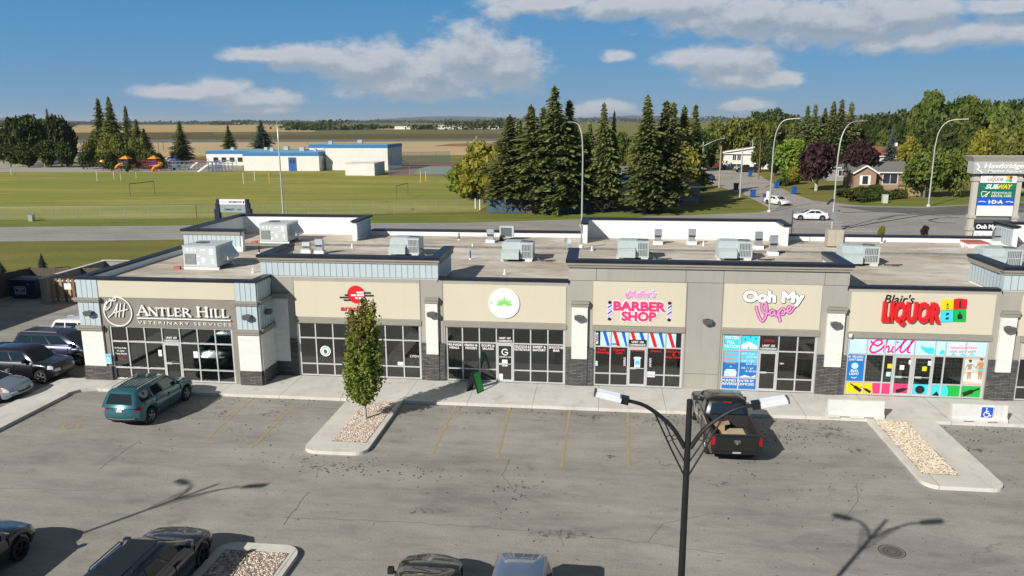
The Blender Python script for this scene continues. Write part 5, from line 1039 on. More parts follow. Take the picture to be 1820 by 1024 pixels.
def car(name, label, cat, loc, heading, s, pm, group=None, detail=True):
    L, W, H = s['L'], s['W'], s['H']; xf, xr, wr = s['xf'], s['xr'], s['wr']; top = s['top']; zs = s.get('sill', .24); Ra = wr+.075
    root = thing(name, label, cat, (*loc, 0), heading, group)
    xs = set(np.linspace(-L/2, L/2, 31).round(3)) | {-L/2+.04, -L/2+.12, L/2-.04, L/2-.12, L/2-.22}
    for xa in (xf, xr): xs |= {round(xa+Ra*math.cos(a), 3) for a in np.linspace(0, math.pi, 11)} | {round(xa+Ra+.015, 3), round(xa-Ra-.015, 3)}
    opn = s.get('open')
    if opn: xs |= {opn[0], opn[1]}
    xs = sorted(xs); end = s.get('end', (.84, .90))
    def hw(x):
        d = (abs(x)-(L/2-.75))/.75; e = end[1] if x < 0 else end[0]
        return W/2*(1-(1-e)*max(0, d)**2.4)
    def zlow(x):
        z = zs
        for xa in (xf, xr):
            if abs(x-xa) < Ra: z = max(z, wr+math.sqrt(max(0, Ra*Ra-(x-xa)**2)))
        d = (abs(x)-(L/2-.3))/.3
        return max(z, zs+.10*max(0, d))
    BOW = s.get('bow', .26); NJ = 5
    def bowx(x, y, j=2.0):
        """bumpers bow outwards in plan and the bumper line stands a little proud"""
        d = max(0, (abs(x)-(L/2-.8))/.8); e = max(0, (abs(x)-(L/2-.16))/.16); bul = np.interp(j, (0, 1, 2, 3, 4), (-.03, .035, .02, -.02, -.09))
        return x-math.copysign(1, x)*(BOW*d*d*(abs(y)/(W/2))**2.2) + math.copysign(1, x)*e*e*bul
    def ringpts(x):
        w, zt, zl = hw(x), interp(top, x), zlow(x); zl = min(zl, zt-.06); dz = zt-zl
        yk = .90 if not opn or x > opn[1] else .955
        return [(w*.93, zl), (w*.99, zl+.22*dz), (w, zl+.50*dz), (w*.975, zl+.82*dz), (w*yk, zt)], zt
    def surf(x, t, o=0.0):
        """point on the body side: t runs 0 (sill) to 4 (shoulder)"""
        P, _ = ringpts(x); i = min(3, int(t)); f = t-i; y = P[i][0]+(P[i+1][0]-P[i][0])*f; z = P[i][1]+(P[i+1][1]-P[i][1])*f; return (bowx(x, y, t), y+o, z)
    def capp(x, u, t, o=0.0):
        """point on the nose or tail face: u runs -1..1 across"""
        P, zt = ringpts(x); i = min(3, int(t)); f = t-i; y = P[i][0]+(P[i+1][0]-P[i][0])*f; z = P[i][1]+(P[i+1][1]-P[i][1])*f+(.03*(1-u*u) if t > 3.9 else 0)
        return (bowx(x, y*u, t)+math.copysign(o, x), y*u, z)
    mb = MB(); n = 7
    for sg in (1, -1):
        b = len(mb.v)
        for x in xs:
            P, zt = ringpts(x); R7 = P+[(P[4][0]*.5, zt+.025), (0, zt+.035)]
            mb.v += [(bowx(x, y, min(j, 4)), y*sg, z) for j, (y, z) in enumerate(R7)]
        for i in range(len(xs)-1):
            for j in range(n-1):
                if opn and j >= 4 and xs[i] >= opn[0]-.001 and xs[i+1] <= opn[1]+.001: continue
                q = (b+i*n+j, b+i*n+n+j, b+i*n+n+j+1, b+i*n+j+1); mb.f.append(q[::-1] if sg > 0 else q); mb.m.append(0)
    for x, fl in ((xs[0], -1), (xs[-1], 1)):
        b = len(mb.v); U = [-1, -.85, -.6, -.3, 0, .3, .6, .85, 1]
        for u_ in U: mb.v += [capp(x, u_, j) for j in range(5)]
        for k in range(8):
            for j in range(4): q = (b+k*5+j, b+k*5+5+j, b+k*5+6+j, b+k*5+1+j); mb.f.append(q if fl > 0 else q[::-1]); mb.m.append(0)
    body = mb.build('body', pm, root, smooth=42)
    def cap_patch(x, u0, u1, t0, t1, o=.008, nu=5, nt=2):
        m_ = MB(); fl = 1 if x > 0 else -1
        for k in range(nu+1):
            for j in range(nt+1): m_.v.append(capp(x, u0+(u1-u0)*k/nu, t0+(t1-t0)*j/nt, o))
        for k in range(nu):
            for j in range(nt): q = (k*(nt+1)+j, (k+1)*(nt+1)+j, (k+1)*(nt+1)+j+1, k*(nt+1)+j+1); m_.f.append(q if fl > 0 else q[::-1]); m_.m.append(0)
        return m_
    def side_patch(m_, x0, x1, t0, t1, sg, o=.008, nx=5, nt=2):
        b = len(m_.v)
        for k in range(nx+1):
            for j in range(nt+1): p = surf(x0+(x1-x0)*k/nx, t0+(t1-t0)*j/nt, o); m_.v.append((p[0], p[1]*sg, p[2]))
        for k in range(nx):
            for j in range(nt): q = (b+k*(nt+1)+j, b+(k+1)*(nt+1)+j, b+(k+1)*(nt+1)+j+1, b+k*(nt+1)+j+1); m_.f.append(q[::-1] if sg > 0 else q); m_.m.append(0)
        return m_
    u = MB(); u.box(-L/2+.5, L/2-.62, -W/2+.30, W/2-.30, .19, .62); u.build('underbody', M['under'], root)
    # cabin
    zb = s['zb']; c = s['cab']; bw, rw = s.get('bw', W/2*.90), s.get('rw', W/2*.70)
    def ring(xa, xb, w, z, ch): return [(xa, -w+ch, z), (xa+ch*.8, -w, z), (xb-ch*.8, -w, z), (xb, -w+ch, z), (xb, w-ch, z), (xb-ch*.8, w, z), (xa+ch*.8, w, z), (xa, w-ch, z)]
    def lerp(a, b, t): return tuple(p+(q-p)*t for p, q in zip(a, b))
    r0 = ring(c[0], c[1], bw, zb-.06, .10); r1 = ring(c[2], c[3], rw+.05, H-.10, .12); r2 = ring(c[2]+.10, c[3]-.12, rw-.03, H-.025, .14); r3 = ring(c[2]*.6+c[3]*.4, c[3]*.6+c[2]*.4, rw*.55, H, .2)
    mb = MB(); mb.v = r0+r1+r2+r3
    for k in range(3):
        for i in range(8): j = (i+1) % 8; mb.f.append((k*8+i, k*8+j, k*8+8+j, k*8+8+i)); mb.m.append(0)
    mb.f.append(tuple(24+i for i in range(8))); mb.m.append(0)
    cab = mb.build('cabin', pm, root, smooth=50)
    def patch(a, b, c_, d, u0, u1, v0, v1, o=.010, trimu=0):
        P = [lerp(lerp(a, b, u_), lerp(d, c_, u_), v_) for u_, v_ in ((u0, v0), (u1, v0), (u1, v1), (u0, v1))]
        nrm_ = (Vector(P[1])-Vector(P[0])).cross(Vector(P[3])-Vector(P[0])).normalized(); P = [Vector(p)+nrm_*o for p in P]
        m_ = MB(); m_.face([tuple(p) for p in P]); return m_, P, nrm_
    v0 = .30*0+.18
    patch(r0[4], r0[3], r1[3], r1[4], .5, .5, .5, .5)
    a = patch(r0[3], r0[4], r1[4], r1[3], .03, .97, .16, .95)[0]; a.build('windshield', M['carpane'], root)
    if s.get('rearglass', True): patch(r0[7], r0[0], r1[0], r1[7], .06, .94, .22, .90)[0].build('rear_window', M['carpane'], root)
    for (u0, u1) in s['win']:
        patch(r0[1], r0[2], r1[2], r1[1], u0, u1, .20, .90)[0].build('side_window', M['carpane'], root); patch(r0[6], r0[5], r1[5], r1[6], u0, u1, .20, .90, -.010)[0].build('side_window', M['carpane'], root)
    for x in (xf, xr):
        for sg in (1, -1): wheel(root, x, sg*(W/2-.13), wr, M[s.get('rim', 'rim')])
    # lamps, plates, mirrors
    tz = interp(top, -L/2+.1); hz = interp(top, L/2-.05)
    wre, wfe = hw(-L/2), hw(L/2)
    tl = s.get('tail', (2.3, 3.7, .74)); hl = s.get('head', (2.35, 3.75, .60))
    for sg in (1, -1):
        u0, u1 = sorted((sg*tl[2], sg*1.0)); m_ = cap_patch(xs[0], u0, u1, tl[0], tl[1], .010, 3); side_patch(m_, -L/2, -L/2+s.get('tailw', .22), tl[0], tl[1], sg); m_.build('tail_lamp', M['tail'], root)
        u0, u1 = sorted((sg*hl[2], sg*1.0)); m_ = cap_patch(xs[-1], u0, u1, hl[0], hl[1], .010, 3); side_patch(m_, L/2-.42, L/2, hl[0]+.25, hl[1], sg); m_.build('headlight', M['headl'], root)
        if s.get('amber'): m_ = MB(); side_patch(m_, L/2-.62, L/2-.425, hl[0]+.3, hl[1], sg); m_.build('turn_lamp', M['amber'], root)
        m_ = MB(); ym = sg*(bw+.12); m_.box(c[1]-.62, c[1]-.48, min(ym-sg*.07, ym+sg*.09), max(ym-sg*.07, ym+sg*.09), zb+.02, zb+.19); m_.bar((c[1]-.52, sg*(bw-.04), zb+.02), (c[1]-.52, ym, zb+.06), .06, .05); m_.build('mirror', pm if not s.get('blackmirror') else M['trimblk'], root)
    if detail:
        zr0, zr1 = ringpts(xs[0])[0][0][1], ringpts(xs[0])[1]; tp = s.get('plt', 2.45); m_ = cap_patch(xs[0], -.17, .17, tp, tp+.50, .016, 2); m_.build('licence_plate', M['plate'], root)
        m_ = cap_patch(xs[-1], -.52, .52, 1.9, 3.5, .010, 6); m_.build('grille', M['trimblk'], root); gr_ = KIDS[root.name][-1]
        m_ = MB()
        for k in range(3):
            q_ = cap_patch(xs[-1], -.50, .50, 2.1+k*.45, 2.22+k*.45, .018, 6, 1); o_ = len(m_.v); m_.v += q_.v; m_.f += [tuple(i+o_ for i in f) for f in q_.f]; m_.m += q_.m
        m_.build('grille_bars', M['chrome'] if s.get('chromegrille') else M['acdark'], gr_)
        cap_patch(xs[-1], -.86, .86, .05, .95, .012, 8).build('front_bumper', M['trimblk'] if not s.get('paintbump') else pm, root); cap_patch(xs[0], -.92, .92, .02, .95, .012, 8).build('rear_bumper', M[s.get('bump', 'trimblk')], root)
        if s.get('strip'): cap_patch(xs[0], -.80, .80, .62, .92, .020, 8, 1).build('bumper_strip', M['galv'], root); cap_patch(xs[0], -.26, .26, 3.2, 3.4, .014, 3, 1).build('tailgate_trim', M['chrome'], root)
        mb_ = MB(); side_patch(mb_, -L/2+.9, L/2-.9, 0.0, .35, 1, .012, 8, 1); side_patch(mb_, -L/2+.9, L/2-.9, 0.0, .35, -1, .012, 8, 1)
        m_ = MB()
        for sg in (1, -1):
            for x in s.get('doors', (.1, -.9)): ya, yb = sorted((sg*hw(0)*.985, sg*(hw(0)*.985+.03))); m_.box(x-.12, x+.12, ya, yb, zb-.16, zb-.12)
        build_split(m_, 'door_handle', pm, root)
        m_ = MB()
        for sg in (1, -1):
            for x in s.get('seams', (.95, -.05, -1.0)): ya, yb = sorted((sg*W/2*.95, sg*(W/2+.003))); m_.box(x-.006, x+.006, ya, yb, zs+.12, zb-.1)
        build_split(m_, 'door_seam', M['under'], root)
        if s.get('rails'):
            for sg in (1, -1):
                m_ = MB(); y = sg*(rw-.02); m_.tube([(c[2]+.25, y, H-.03), (c[2]+.32, y, H+.03), (c[3]-.38, y, H+.03), (c[3]-.30, y, H-.03)], .017, 6); m_.build('roof_rail', M[s['rails']], root)
        if s.get('ribs'):
            m_ = MB(); [m_.box(c[2]+.35, c[3]-.5, y-.02, y+.02, H-.004, H+.008) for y in (-.42, -.25, -.08, .08, .25, .42)]; build_split(m_, 'roof_rib', M['trimblk'], root)
        if s.get('sunroof'):
            a_, b_2 = s['sunroof']; m_ = MB(); m_.box(a_, b_2, -rw*.66, rw*.66, H-.012, H+.006); m_.build('sunroof', M['carpane'], root)
        if s.get('wiper', True): m_ = MB(); m_.bar((c[1]-.06, .45, zb+.03), (c[1]-.22, -.1, zb+.16), .02, .02); m_.bar((c[1]-.06, -.2, zb+.03), (c[1]-.22, -.62, zb+.14), .02, .02); build_split(m_, 'wiper', M['trimblk'], root)
    return root
SUV = dict(L=4.8, W=1.84, H=1.72, xf=1.42, xr=-1.42, wr=.36, sill=.30, zb=1.08, top=[(-2.4, .98), (-2.3, 1.07), (-1.8, 1.08), (.9, 1.06), (1.35, 1.02), (2.1, .90), (2.34, .78), (2.4, .70)], cab=(-2.36, 1.28, -2.05, .42), win=[(.05, .28), (.31, .60), (.63, .93)], rw=.62)
def spec(base, **k): d = dict(base); d.update(k); return d
SEDAN = dict(L=4.75, W=1.80, H=1.43, xf=1.42, xr=-1.35, wr=.33, sill=.24, zb=.95, top=[(-2.375, .80), (-2.3, .98), (-1.7, 1.0), (-1.2, .95), (.9, .93), (1.3, .90), (2.1, .76), (2.3, .66), (2.375, .58)], cab=(-1.95, 1.30, -1.0, .30), win=[(.16, .50), (.53, .88)], rw=.58, plz=.85)
P_teal = paint('teal_paint', (0.026, 0.125, 0.150), .35, .3); P_black = paint('black_paint_coat', (0.008, 0.008, 0.014)); P_navy = paint('midnight_paint', (0.010, 0.012, 0.026)); P_slate = paint('slate_paint', (0.045, 0.055, 0.10), .5); P_silver = paint('silver_blue_paint', (0.33, 0.38, 0.44), .6, .32); P_white = paint('white_car_paint', (0.72, 0.72, 0.73)); P_dgreen = paint('dark_olive_paint', (0.018, 0.022, 0.020), .4); P_blue = paint('pale_steel_blue_paint', (0.20, 0.265, 0.37), .55, .35); P_ram = paint('black_truck_paint', (0.007, 0.008, 0.009)); P_red = paint('red_car_paint', (0.30, 0.01, 0.02)); P_dkgrey = paint('charcoal_paint', (.03, .033, .036), .3)
n90 = math.pi/2
t = car('suv', 'teal metallic SUV with silver roof rails nosed up to the vet clinic walkway', 'suv', (-20.42, 31.25), n90-.02, spec(SUV, L=4.65, rails='galv', ribs=True, tail=(2.5, 3.75, .78), strip=True), P_teal)
car('suv', 'white SUV farthest back in the row beside the building, partly behind the corner pier', 'suv', (-30.0, 41.0), 0, spec(SUV, L=4.9, H=1.66), P_white)
car('minivan', 'dark slate minivan with silver window surrounds between the white and the black SUV', 'minivan', (-29.75, 38.0), 0, spec(SUV, L=5.1, W=1.95, xf=1.55, xr=-1.5, H=1.74, top=[(-2.55, .95), (-2.45, 1.05), (-1.8, 1.06), (1.1, 1.04), (1.6, 1.0), (2.3, .84), (2.48, .74), (2.55, .66)], cab=(-2.5, 1.75, -2.2, .55), win=[(.05, .29), (.31, .57), (.60, .90)], rails='black', ribs=True), P_slate)
car('suv', 'black boxy SUV with chrome grille in the row between the minivan and the silver sedan', 'suv', (-29.55, 35.0), 0, spec(SUV, L=4.5, xf=1.35, xr=-1.3, W=1.85, H=1.74, chromegrille=True, top=[(-2.25, 1.0), (-2.15, 1.1), (-1.7, 1.1), (.8, 1.08), (1.1, 1.06), (2.0, .98), (2.2, .90), (2.25, .80)], cab=(-2.2, 1.15, -1.98, .5)), P_black)
car('sedan', 'silver blue sedan with amber headlamp corners, nearest of the row beside the walkway', 'sedan', (-29.75, 32.05), 0, spec(SEDAN, W=1.78, amber=True), P_silver)
car('crossover', 'black crossover at the bottom left corner with black wheels, nose up the car park', 'crossover', (-18.2, 17.8), n90, spec(SUV, L=4.7, xf=1.4, H=1.62, rim='darkrim', top=[(-2.35, .98), (-2.2, 1.05), (-1.6, 1.05), (.9, 1.03), (1.35, 1.0), (2.05, .86), (2.28, .74), (2.35, .62)], cab=(-2.2, 1.2, -1.7, .2)), P_black)
car('crossover', 'black crossover with long glass roof parked beside the lower gravel island', 'crossover', (-12.5, 18.05), n90, spec(SUV, L=4.75, xf=1.42, H=1.62, rim='darkrim', sunroof=(-1.7, .05), rails='black', top=[(-2.375, .98), (-2.2, 1.05), (-1.6, 1.05), (.9, 1.03), (1.35, 1.0), (2.05, .86), (2.28, .74), (2.375, .62)], cab=(-2.2, 1.2, -1.75, .2)), P_navy)
p0 = G(776, 985, .66); car('sedan', 'dark olive sedan at the bottom edge showing its bonnet and windscreen', 'sedan', (p0[0], p0[1]-2.30), n90, spec(SEDAN, W=1.76, bow=.42, end=(.74, .86)), P_dgreen)
p0 = G(930, 990, 1.4); car('minivan', 'pale steel blue minivan at the bottom edge with its tail to the shops', 'minivan', (p0[0], p0[1]-2.3), -n90, spec(SUV, L=4.7, W=1.85, xf=1.4, xr=-1.4, H=1.68, cab=(-2.34, 1.5, -2.15, .5), tail=(2.4, 3.9, .82), ribs=False), P_blue)
# pickup
PK = dict(L=5.8, W=2.0, H=1.90, xf=1.95, xr=-1.62, wr=.40, sill=.42, zb=1.25, top=[(-2.9, 1.27), (-2.8, 1.30), (-.45, 1.30), (1.1, 1.24), (1.6, 1.22), (2.5, 1.12), (2.8, 1.02), (2.9, .92)], cab=(-.72, 1.55, -.58, .78), win=[(.04, .40), (.44, .90)], rw=.74, bw=.90, end=(.90, .965), open=(-2.84, -.78), tail=(2.0, 3.6, .86), plt=.35, bow=.07, tailw=.10, rearglass=True, blackmirror=True, seams=(1.1, .15, -.72), doors=(.28, -.55), bump='black', wiper=True, head=(2.3, 3.6, .60))
tr_ = car('pickup_truck', 'black pickup truck with plywood in its open bed, nosed up to the walkway', 'pickup truck', (5.17, 30.95), n90+.03, PK, P_ram)
mb = MB(); y_ = .83
mb.face([(-2.82, -y_, .80), (-.80, -y_, .80), (-.80, y_, .80), (-2.82, y_, .80)]); mb.face([(-2.82, -y_, .80), (-2.82, -y_, 1.31), (-.80, -y_, 1.31), (-.80, -y_, .80)][::-1]); mb.face([(-2.82, y_, .80), (-2.82, y_, 1.31), (-.80, y_, 1.31), (-.80, y_, .80)])
mb.face([(-.80, -y_, .8), (-.80, y_, .8), (-.80, y_, 1.31), (-.80, -y_, 1.31)]); mb.face([(-2.82, -y_, .8), (-2.82, -y_, 1.31), (-2.82, y_, 1.31), (-2.82, y_, .8)]); 
for sg in (1, -1): a, b = sorted((sg*.83, sg*.955)); mb.box(-2.84, -.78, a, b, 1.30, 1.315)
for sg in (1, -1): a, b = sorted((sg*.62, sg*.829)); mb.box(-2.05, -1.2, a, b, .803, 1.02)
mb.box(-2.86, -2.80, -.93, .93, 1.28, 1.318); mb.build('truck_bed', M['trimblk'], tr_)
mb = MB(); mb.box(-2.915, -2.88, -.78, .78, .74, 1.26); mb.box(-2.925, -2.9151, -.70, .70, .80, 1.20); mb.build('tailgate', P_ram, tr_)
mb = MB(); mb.plate([(-.035, .98), (.035, .98), (.055, 1.10), (.03, 1.15), (-.03, 1.15), (-.055, 1.10)], -.01, 0); [stroke(mb, [(sg_*.03, 1.14), (sg_*.085, 1.15), (sg_*.10, 1.08), (sg_*.07, 1.04)], .03, 0, 0, .011) for sg_ in (-1, 1)]; e_ = mb.build('emblem', M['chrome'], tr_); e_.rotation_euler = (0, 0, -n90); e_.location = (-2.927, 0, -.03)
mb = MB(); mb.box(-.735, -.70, -.16, .16, 1.79, 1.84); mb.build('brake_lamp', M['tail'], tr_)
def resting(name, label, cat, root, loc, mb, m):
    o = mb.build(name, m); o.matrix_world = Matrix.Translation(root.location) @ Matrix.Rotation(root.rotation_euler.z, 4, 'Z') @ Matrix.Translation(loc); return tag(o, label, cat)
mb = MB(); mb.box(-.85, .85, -.5, .5, 0, .02); mb.box(-.8, -.1, -.42, .2, .021, .035); resting('plywood_sheet', 'sheet of bare plywood lying in the black pickup bed', 'plywood', tr_, (-1.85, -.1, .806), mb, M['ply'])
mb = MB(); mb.box(-.2, .2, -.22, .22, 0, .28); mb.box(-.2, .2, -.03, .03, .281, .286); mb.face([(-.2, -.22, .281), (-.2, -.42, .33), (.2, -.42, .33), (.2, -.22, .281)]); resting('cardboard_box', 'small cardboard box in the black pickup bed', 'box', tr_, (-1.15, .4, .806), mb, M['card'])
# on the roads behind
x, y = G(1440, 391); car('sedan', 'white sedan driving across the junction behind the roof', 'sedan', (x, y), math.pi-.05, spec(SEDAN, L=4.65, W=1.8, H=1.42, cab=(-2.05, 1.25, -1.1, .2)), P_white)
x, y = G(1381, 364); car('sedan', 'white sedan parked at the kerb of the side street', 'sedan', (x, y), rad(-60), spec(SEDAN), P_white)
x, y = G(1326, 306); car('pickup_truck', 'dark grey pickup parked in front of the white house', 'pickup truck', (x, y), math.pi+.1, PK, P_dkgrey)
x, y = G(1259, 320); car('sedan', 'dark blue car parked at the left kerb in the side street shade', 'sedan', (x, y), rad(100), SEDAN, P_slate, detail=False)
x, y = G(1266, 296); car('sedan', 'small red car parked left of the white house', 'sedan', (x, y), rad(170), SEDAN, P_red, detail=False)
for k, (px, py, p, l) in enumerate(((168, 289, P_slate, 'dark car parked by the garage beyond the playing field'), (186, 288, P_navy, 'second dark car behind the playing field, right of the first'), (205, 287, P_navy, 'dark car half hidden by the orange slide'), (262, 289, P_white, 'white car behind the playground tubes'), (303, 287, P_white, 'white van shaped car beside the playground spruce'))):
    x, y = G(px, py); car('sedan' if k < 4 else 'suv', l, 'car', (x, y), rad(175), SEDAN if k < 4 else SUV, p, 'cars parked behind the playground', detail=False)
# ------------------------------------------------------------------ plants
def quad_mesh(name, Cn, Un, Vn, mats, mi=None):
    n = len(Cn); v = np.empty((n, 4, 3), np.float32); v[:, 0] = Cn-Un-Vn; v[:, 1] = Cn+Un-Vn; v[:, 2] = Cn+Un+Vn; v[:, 3] = Cn-Un+Vn
    me = bpy.data.meshes.new(name); me.vertices.add(4*n); me.vertices.foreach_set('co', v.ravel()); me.loops.add(4*n); me.loops.foreach_set('vertex_index', np.arange(4*n, dtype=np.int32))
    me.polygons.add(n); me.polygons.foreach_set('loop_start', np.arange(0, 4*n, 4, dtype=np.int32))
    for m in (mats if isinstance(mats, (list, tuple)) else [mats]): me.materials.append(m)
    if mi is not None: me.polygons.foreach_set('material_index', np.asarray(mi, np.int32))
    me.update(calc_edges=True); return me
def unit(a): return a/np.maximum(1e-6, np.linalg.norm(a, axis=-1, keepdims=True))
def rand_quads(rng, P, size, outward=None, elong=1.5):
    n = len(P); nr = unit(rng.normal(size=(n, 3))+(0 if outward is None else unit(outward)*.8)+np.array([0, 0, .5])); h = unit(np.cross(nr, rng.normal(size=(n, 3)))); k = np.cross(nr, h)
    s = size*rng.uniform(.6, 1.35, (n, 1)); return P, h*s*elong*.5, k*s*.5
def broad_crown(seed, n=2600, rx=.42, z0=.18, lobes=15, leaf=.05, flat=1.0):
    """crown of a tree one unit tall; leaves gather in uneven clumps with gaps between"""
    rng = np.random.default_rng(seed); P, O = [], []
    cz, rz = (1+z0)/2, (1-z0)/2
    d = unit(rng.normal(size=(lobes, 3))); rr = rng.uniform(.35, .72, (lobes, 1))**.8; Lc = d*rr*np.array([rx, rx, rz*flat])+np.array([0, 0, cz]); Lr = rng.uniform(.26, .46, lobes)*rx*1.15
    Lc = np.vstack([Lc, [[0, 0, cz+.1]], [[0, 0, 1-.22*rx/.4]]]); Lr = np.append(Lr, [rx*.62, rx*.42]); wt = Lr**2/np.sum(Lr**2)
    for c, r, w in zip(Lc, Lr, wt):
        m = int(n*w)+4; q = unit(rng.normal(size=(m, 3))); rad_ = r*rng.uniform(.55, 1.12, (m, 1))*(1+.18*np.sin(q[:, :1]*7+seed)*np.cos(q[:, 1:2]*6)); P.append(c+q*rad_*np.array([1, 1, .85])); O.append(q)
    P, O = np.vstack(P), np.vstack(O); ok = (P[:, 2] > z0*.75); P, O = P[ok], O[ok]
    return rand_quads(rng, P, leaf, O)
def trunk_mesh(name, h, r, m, limbs=5, z0=.25, spread=.25, seed=0):
    rng = random.Random(seed); mb = MB(); mb.tube([(0, 0, -.02), (.01*h, 0, h*.3), (0, .01*h, h*.62), (0, 0, h*.9)], [r*1.25, r, r*.6, r*.12], 7)
    for i in range(limbs):
        a = rng.uniform(0, 6.28); z = h*(z0+.5*i/limbs); l = h*spread*rng.uniform(.7, 1.2); mb.tube([(0, 0, z), (math.cos(a)*l*.5, math.sin(a)*l*.5, z+l*.45), (math.cos(a)*l, math.sin(a)*l, z+l*1.1)], [r*.5, r*.3, r*.08], 5)
    return mb.mesh(name, m)
def spruce_crown(seed, n_wh=46, R=.17, z0=.05, dens=9, dead=0.0, leaf=1.0, top_skip=0.0):
    rng = np.random.default_rng(seed); C_, U_, V_2 = [], [], []
    for k in range(n_wh):
        t = (k+rng.uniform(-.3, .3))/n_wh; z = z0+(1-z0)*t
        L = R*(.40*(1-t)**.55+.74*max(0., .86-t)**.85)*min(1, .62+t*2.6)*(0.92+.18*math.sin(k*1.3+seed)+.16*math.sin(k*.45+seed*2))+.006; nb = max(3, int(dens*(1-t*.6)))
        for a in rng.uniform(0, 2*math.pi)+np.arange(nb)*2*math.pi/nb+rng.normal(0, .25, nb):
            l = L*rng.uniform(.55, 1.18); st = max(2, int(l/.028)); droop = rng.uniform(.18, .5); dr = np.array([math.cos(a), math.sin(a), 0]); sd_ = np.array([-math.sin(a), math.cos(a), 0])
            for s_ in range(st):
                f = (s_+.6)/st; p = dr*l*f+np.array([0, 0, z-droop*l*f*f+.08*l*f]); w = .0175*leaf*rng.uniform(.7, 1.3)*(1.15-.6*f)*(1-.35*t)
                for sg in (-1, 1):
                    C_.append(p+sd_*sg*w*.7+rng.normal(0, .003, 3)); U_.append((dr*.8+sd_*sg*.5+np.array([0, 0, -.25]))*l/st*rng.uniform(.6, .95)); V_2.append((sd_*.9+np.array([0, 0, rng.uniform(-.9, -.2)])*sg)*w)
                C_.append(p+np.array([0, 0, -w*.8])); U_.append((sd_*.95+dr*rng.uniform(-.5, .5))*w*rng.uniform(.8, 1.5)); V_2.append(np.array([0, 0, 1.])*w*rng.uniform(.6, 1.1)-dr*w*.45)
    for k in range(8): C_.append(np.array([0, 0, .955+.006*k])); a = k*2.4; U_.append(np.array([math.cos(a), math.sin(a), .2])*.010*(1.2-k*.1)); V_2.append(np.array([0, 0, .012]))
    return np.array(C_), np.array(U_), np.array(V_2)
TREE = {}
def proto(kind, var):
    if (kind, var) in TREE: return TREE[(kind, var)]
    sd_ = hash_(kind)+var*17
    if kind in ('spruce', 'bluespruce', 'drowsy'):
        parts = [('trunk', trunk_mesh('trunk', 1, .013, M['sprucebark'], 0)), ('crown', quad_mesh('crown', *spruce_crown(sd_, R=(.165, .19, .145, .175)[var % 4], z0=.19 if kind == 'drowsy' else .09, n_wh=50 if kind != 'drowsy' else 46), M['bneedle'] if kind == 'bluespruce' else M['needle']))]
        if kind == 'drowsy': C2, U2, V2 = spruce_crown(sd_+5, n_wh=12, R=.16, z0=.06, dens=6, leaf=.55); C2[:, 2] = .05+(C2[:, 2]-.06)*.22; parts.append(('lower_branches', quad_mesh('lower_branches', C2, U2*np.array([1, 1, .5]), V2*.6, M['drybranch'])))
    else:
        mm, n, rx, z0, leaf, lb = {'dark': ('leafdark', 3000, .46, .03, .050, 17), 'mid': ('leafmid', 2800, .38, .12, .050, 15), 'light': ('leaflight', 3000, .50, .05, .050, 16), 'bright': ('leafbright', 3000, .40, .03, .050, 15), 'yellow': ('leafyellow', 2900, .42, .03, .046, 17), 'purple': ('leafpurple', 3400, .52, .17, .046, 18), 'bush': ('hedge', 2400, .60, .0, .055, 14), 'round': ('leafmid', 4200, .60, .04, .042, 22)}[kind]
        parts = [('trunk', trunk_mesh('trunk', .8, .028 if kind != 'purple' else .035, M['bark'] if kind != 'purple' else M['palebark'], 5, .15, .28, sd_)), ('crown', quad_mesh('crown', *broad_crown(sd_, n, rx, z0, lb, leaf), M[mm]))]
    TREE[(kind, var)] = parts; return parts
def hash_(s): return sum(ord(c)*(i+3) for i, c in enumerate(s)) % 997
_tr = random.Random(11)
def tree(kind, px, Y, top, hw, label, group=None, base=None, name=None, lean=0.0, var=None):
    """a tree whose crown reaches picture row `top`, hw pixels half-wide, at depth Y (or standing on picture point base)"""
    if base is not None: X, Y = G(px, base)
    else: X = Wv(px, 300, Y)[0]
    H_ = max(1.5, zat(X, Y, top)); w = hw*mpp(X, Y); nat = {'spruce': .150, 'drowsy': .150, 'bluespruce': .160, 'dark': .52, 'mid': .5, 'light': .62, 'bright': .47, 'yellow': .5, 'purple': .66, 'bush': .75, 'round': .75}[kind]*H_
    nm = name or {'spruce': 'spruce_tree', 'drowsy': 'spruce_tree', 'bluespruce': 'spruce_tree', 'bush': 'bush'}.get(kind, 'tree'); sx = H_*max(.55, min(2.4, w/nat))
    t = thing(nm, label, 'bush' if kind == 'bush' else 'tree', (X, Y, 0), _tr.uniform(0, 6.28), group, (sx, sx, H_))
    if lean: t.rotation_euler = (0, lean, 0)
    for pn, me in proto(kind, _tr.randint(0, 3) if var is None else var): link(pn, me, t)
    return t
ORD = ['first', 'second', 'third', 'fourth', 'fifth', 'sixth', 'seventh', 'eighth', 'ninth', 'tenth', 'eleventh', 'twelfth', 'thirteenth', 'fourteenth', 'fifteenth', 'sixteenth', 'seventeenth', 'eighteenth', 'nineteenth', 'twentieth', 'twenty-first', 'twenty-second', 'twenty-third', 'twenty-fourth', 'twenty-fifth', 'twenty-sixth']
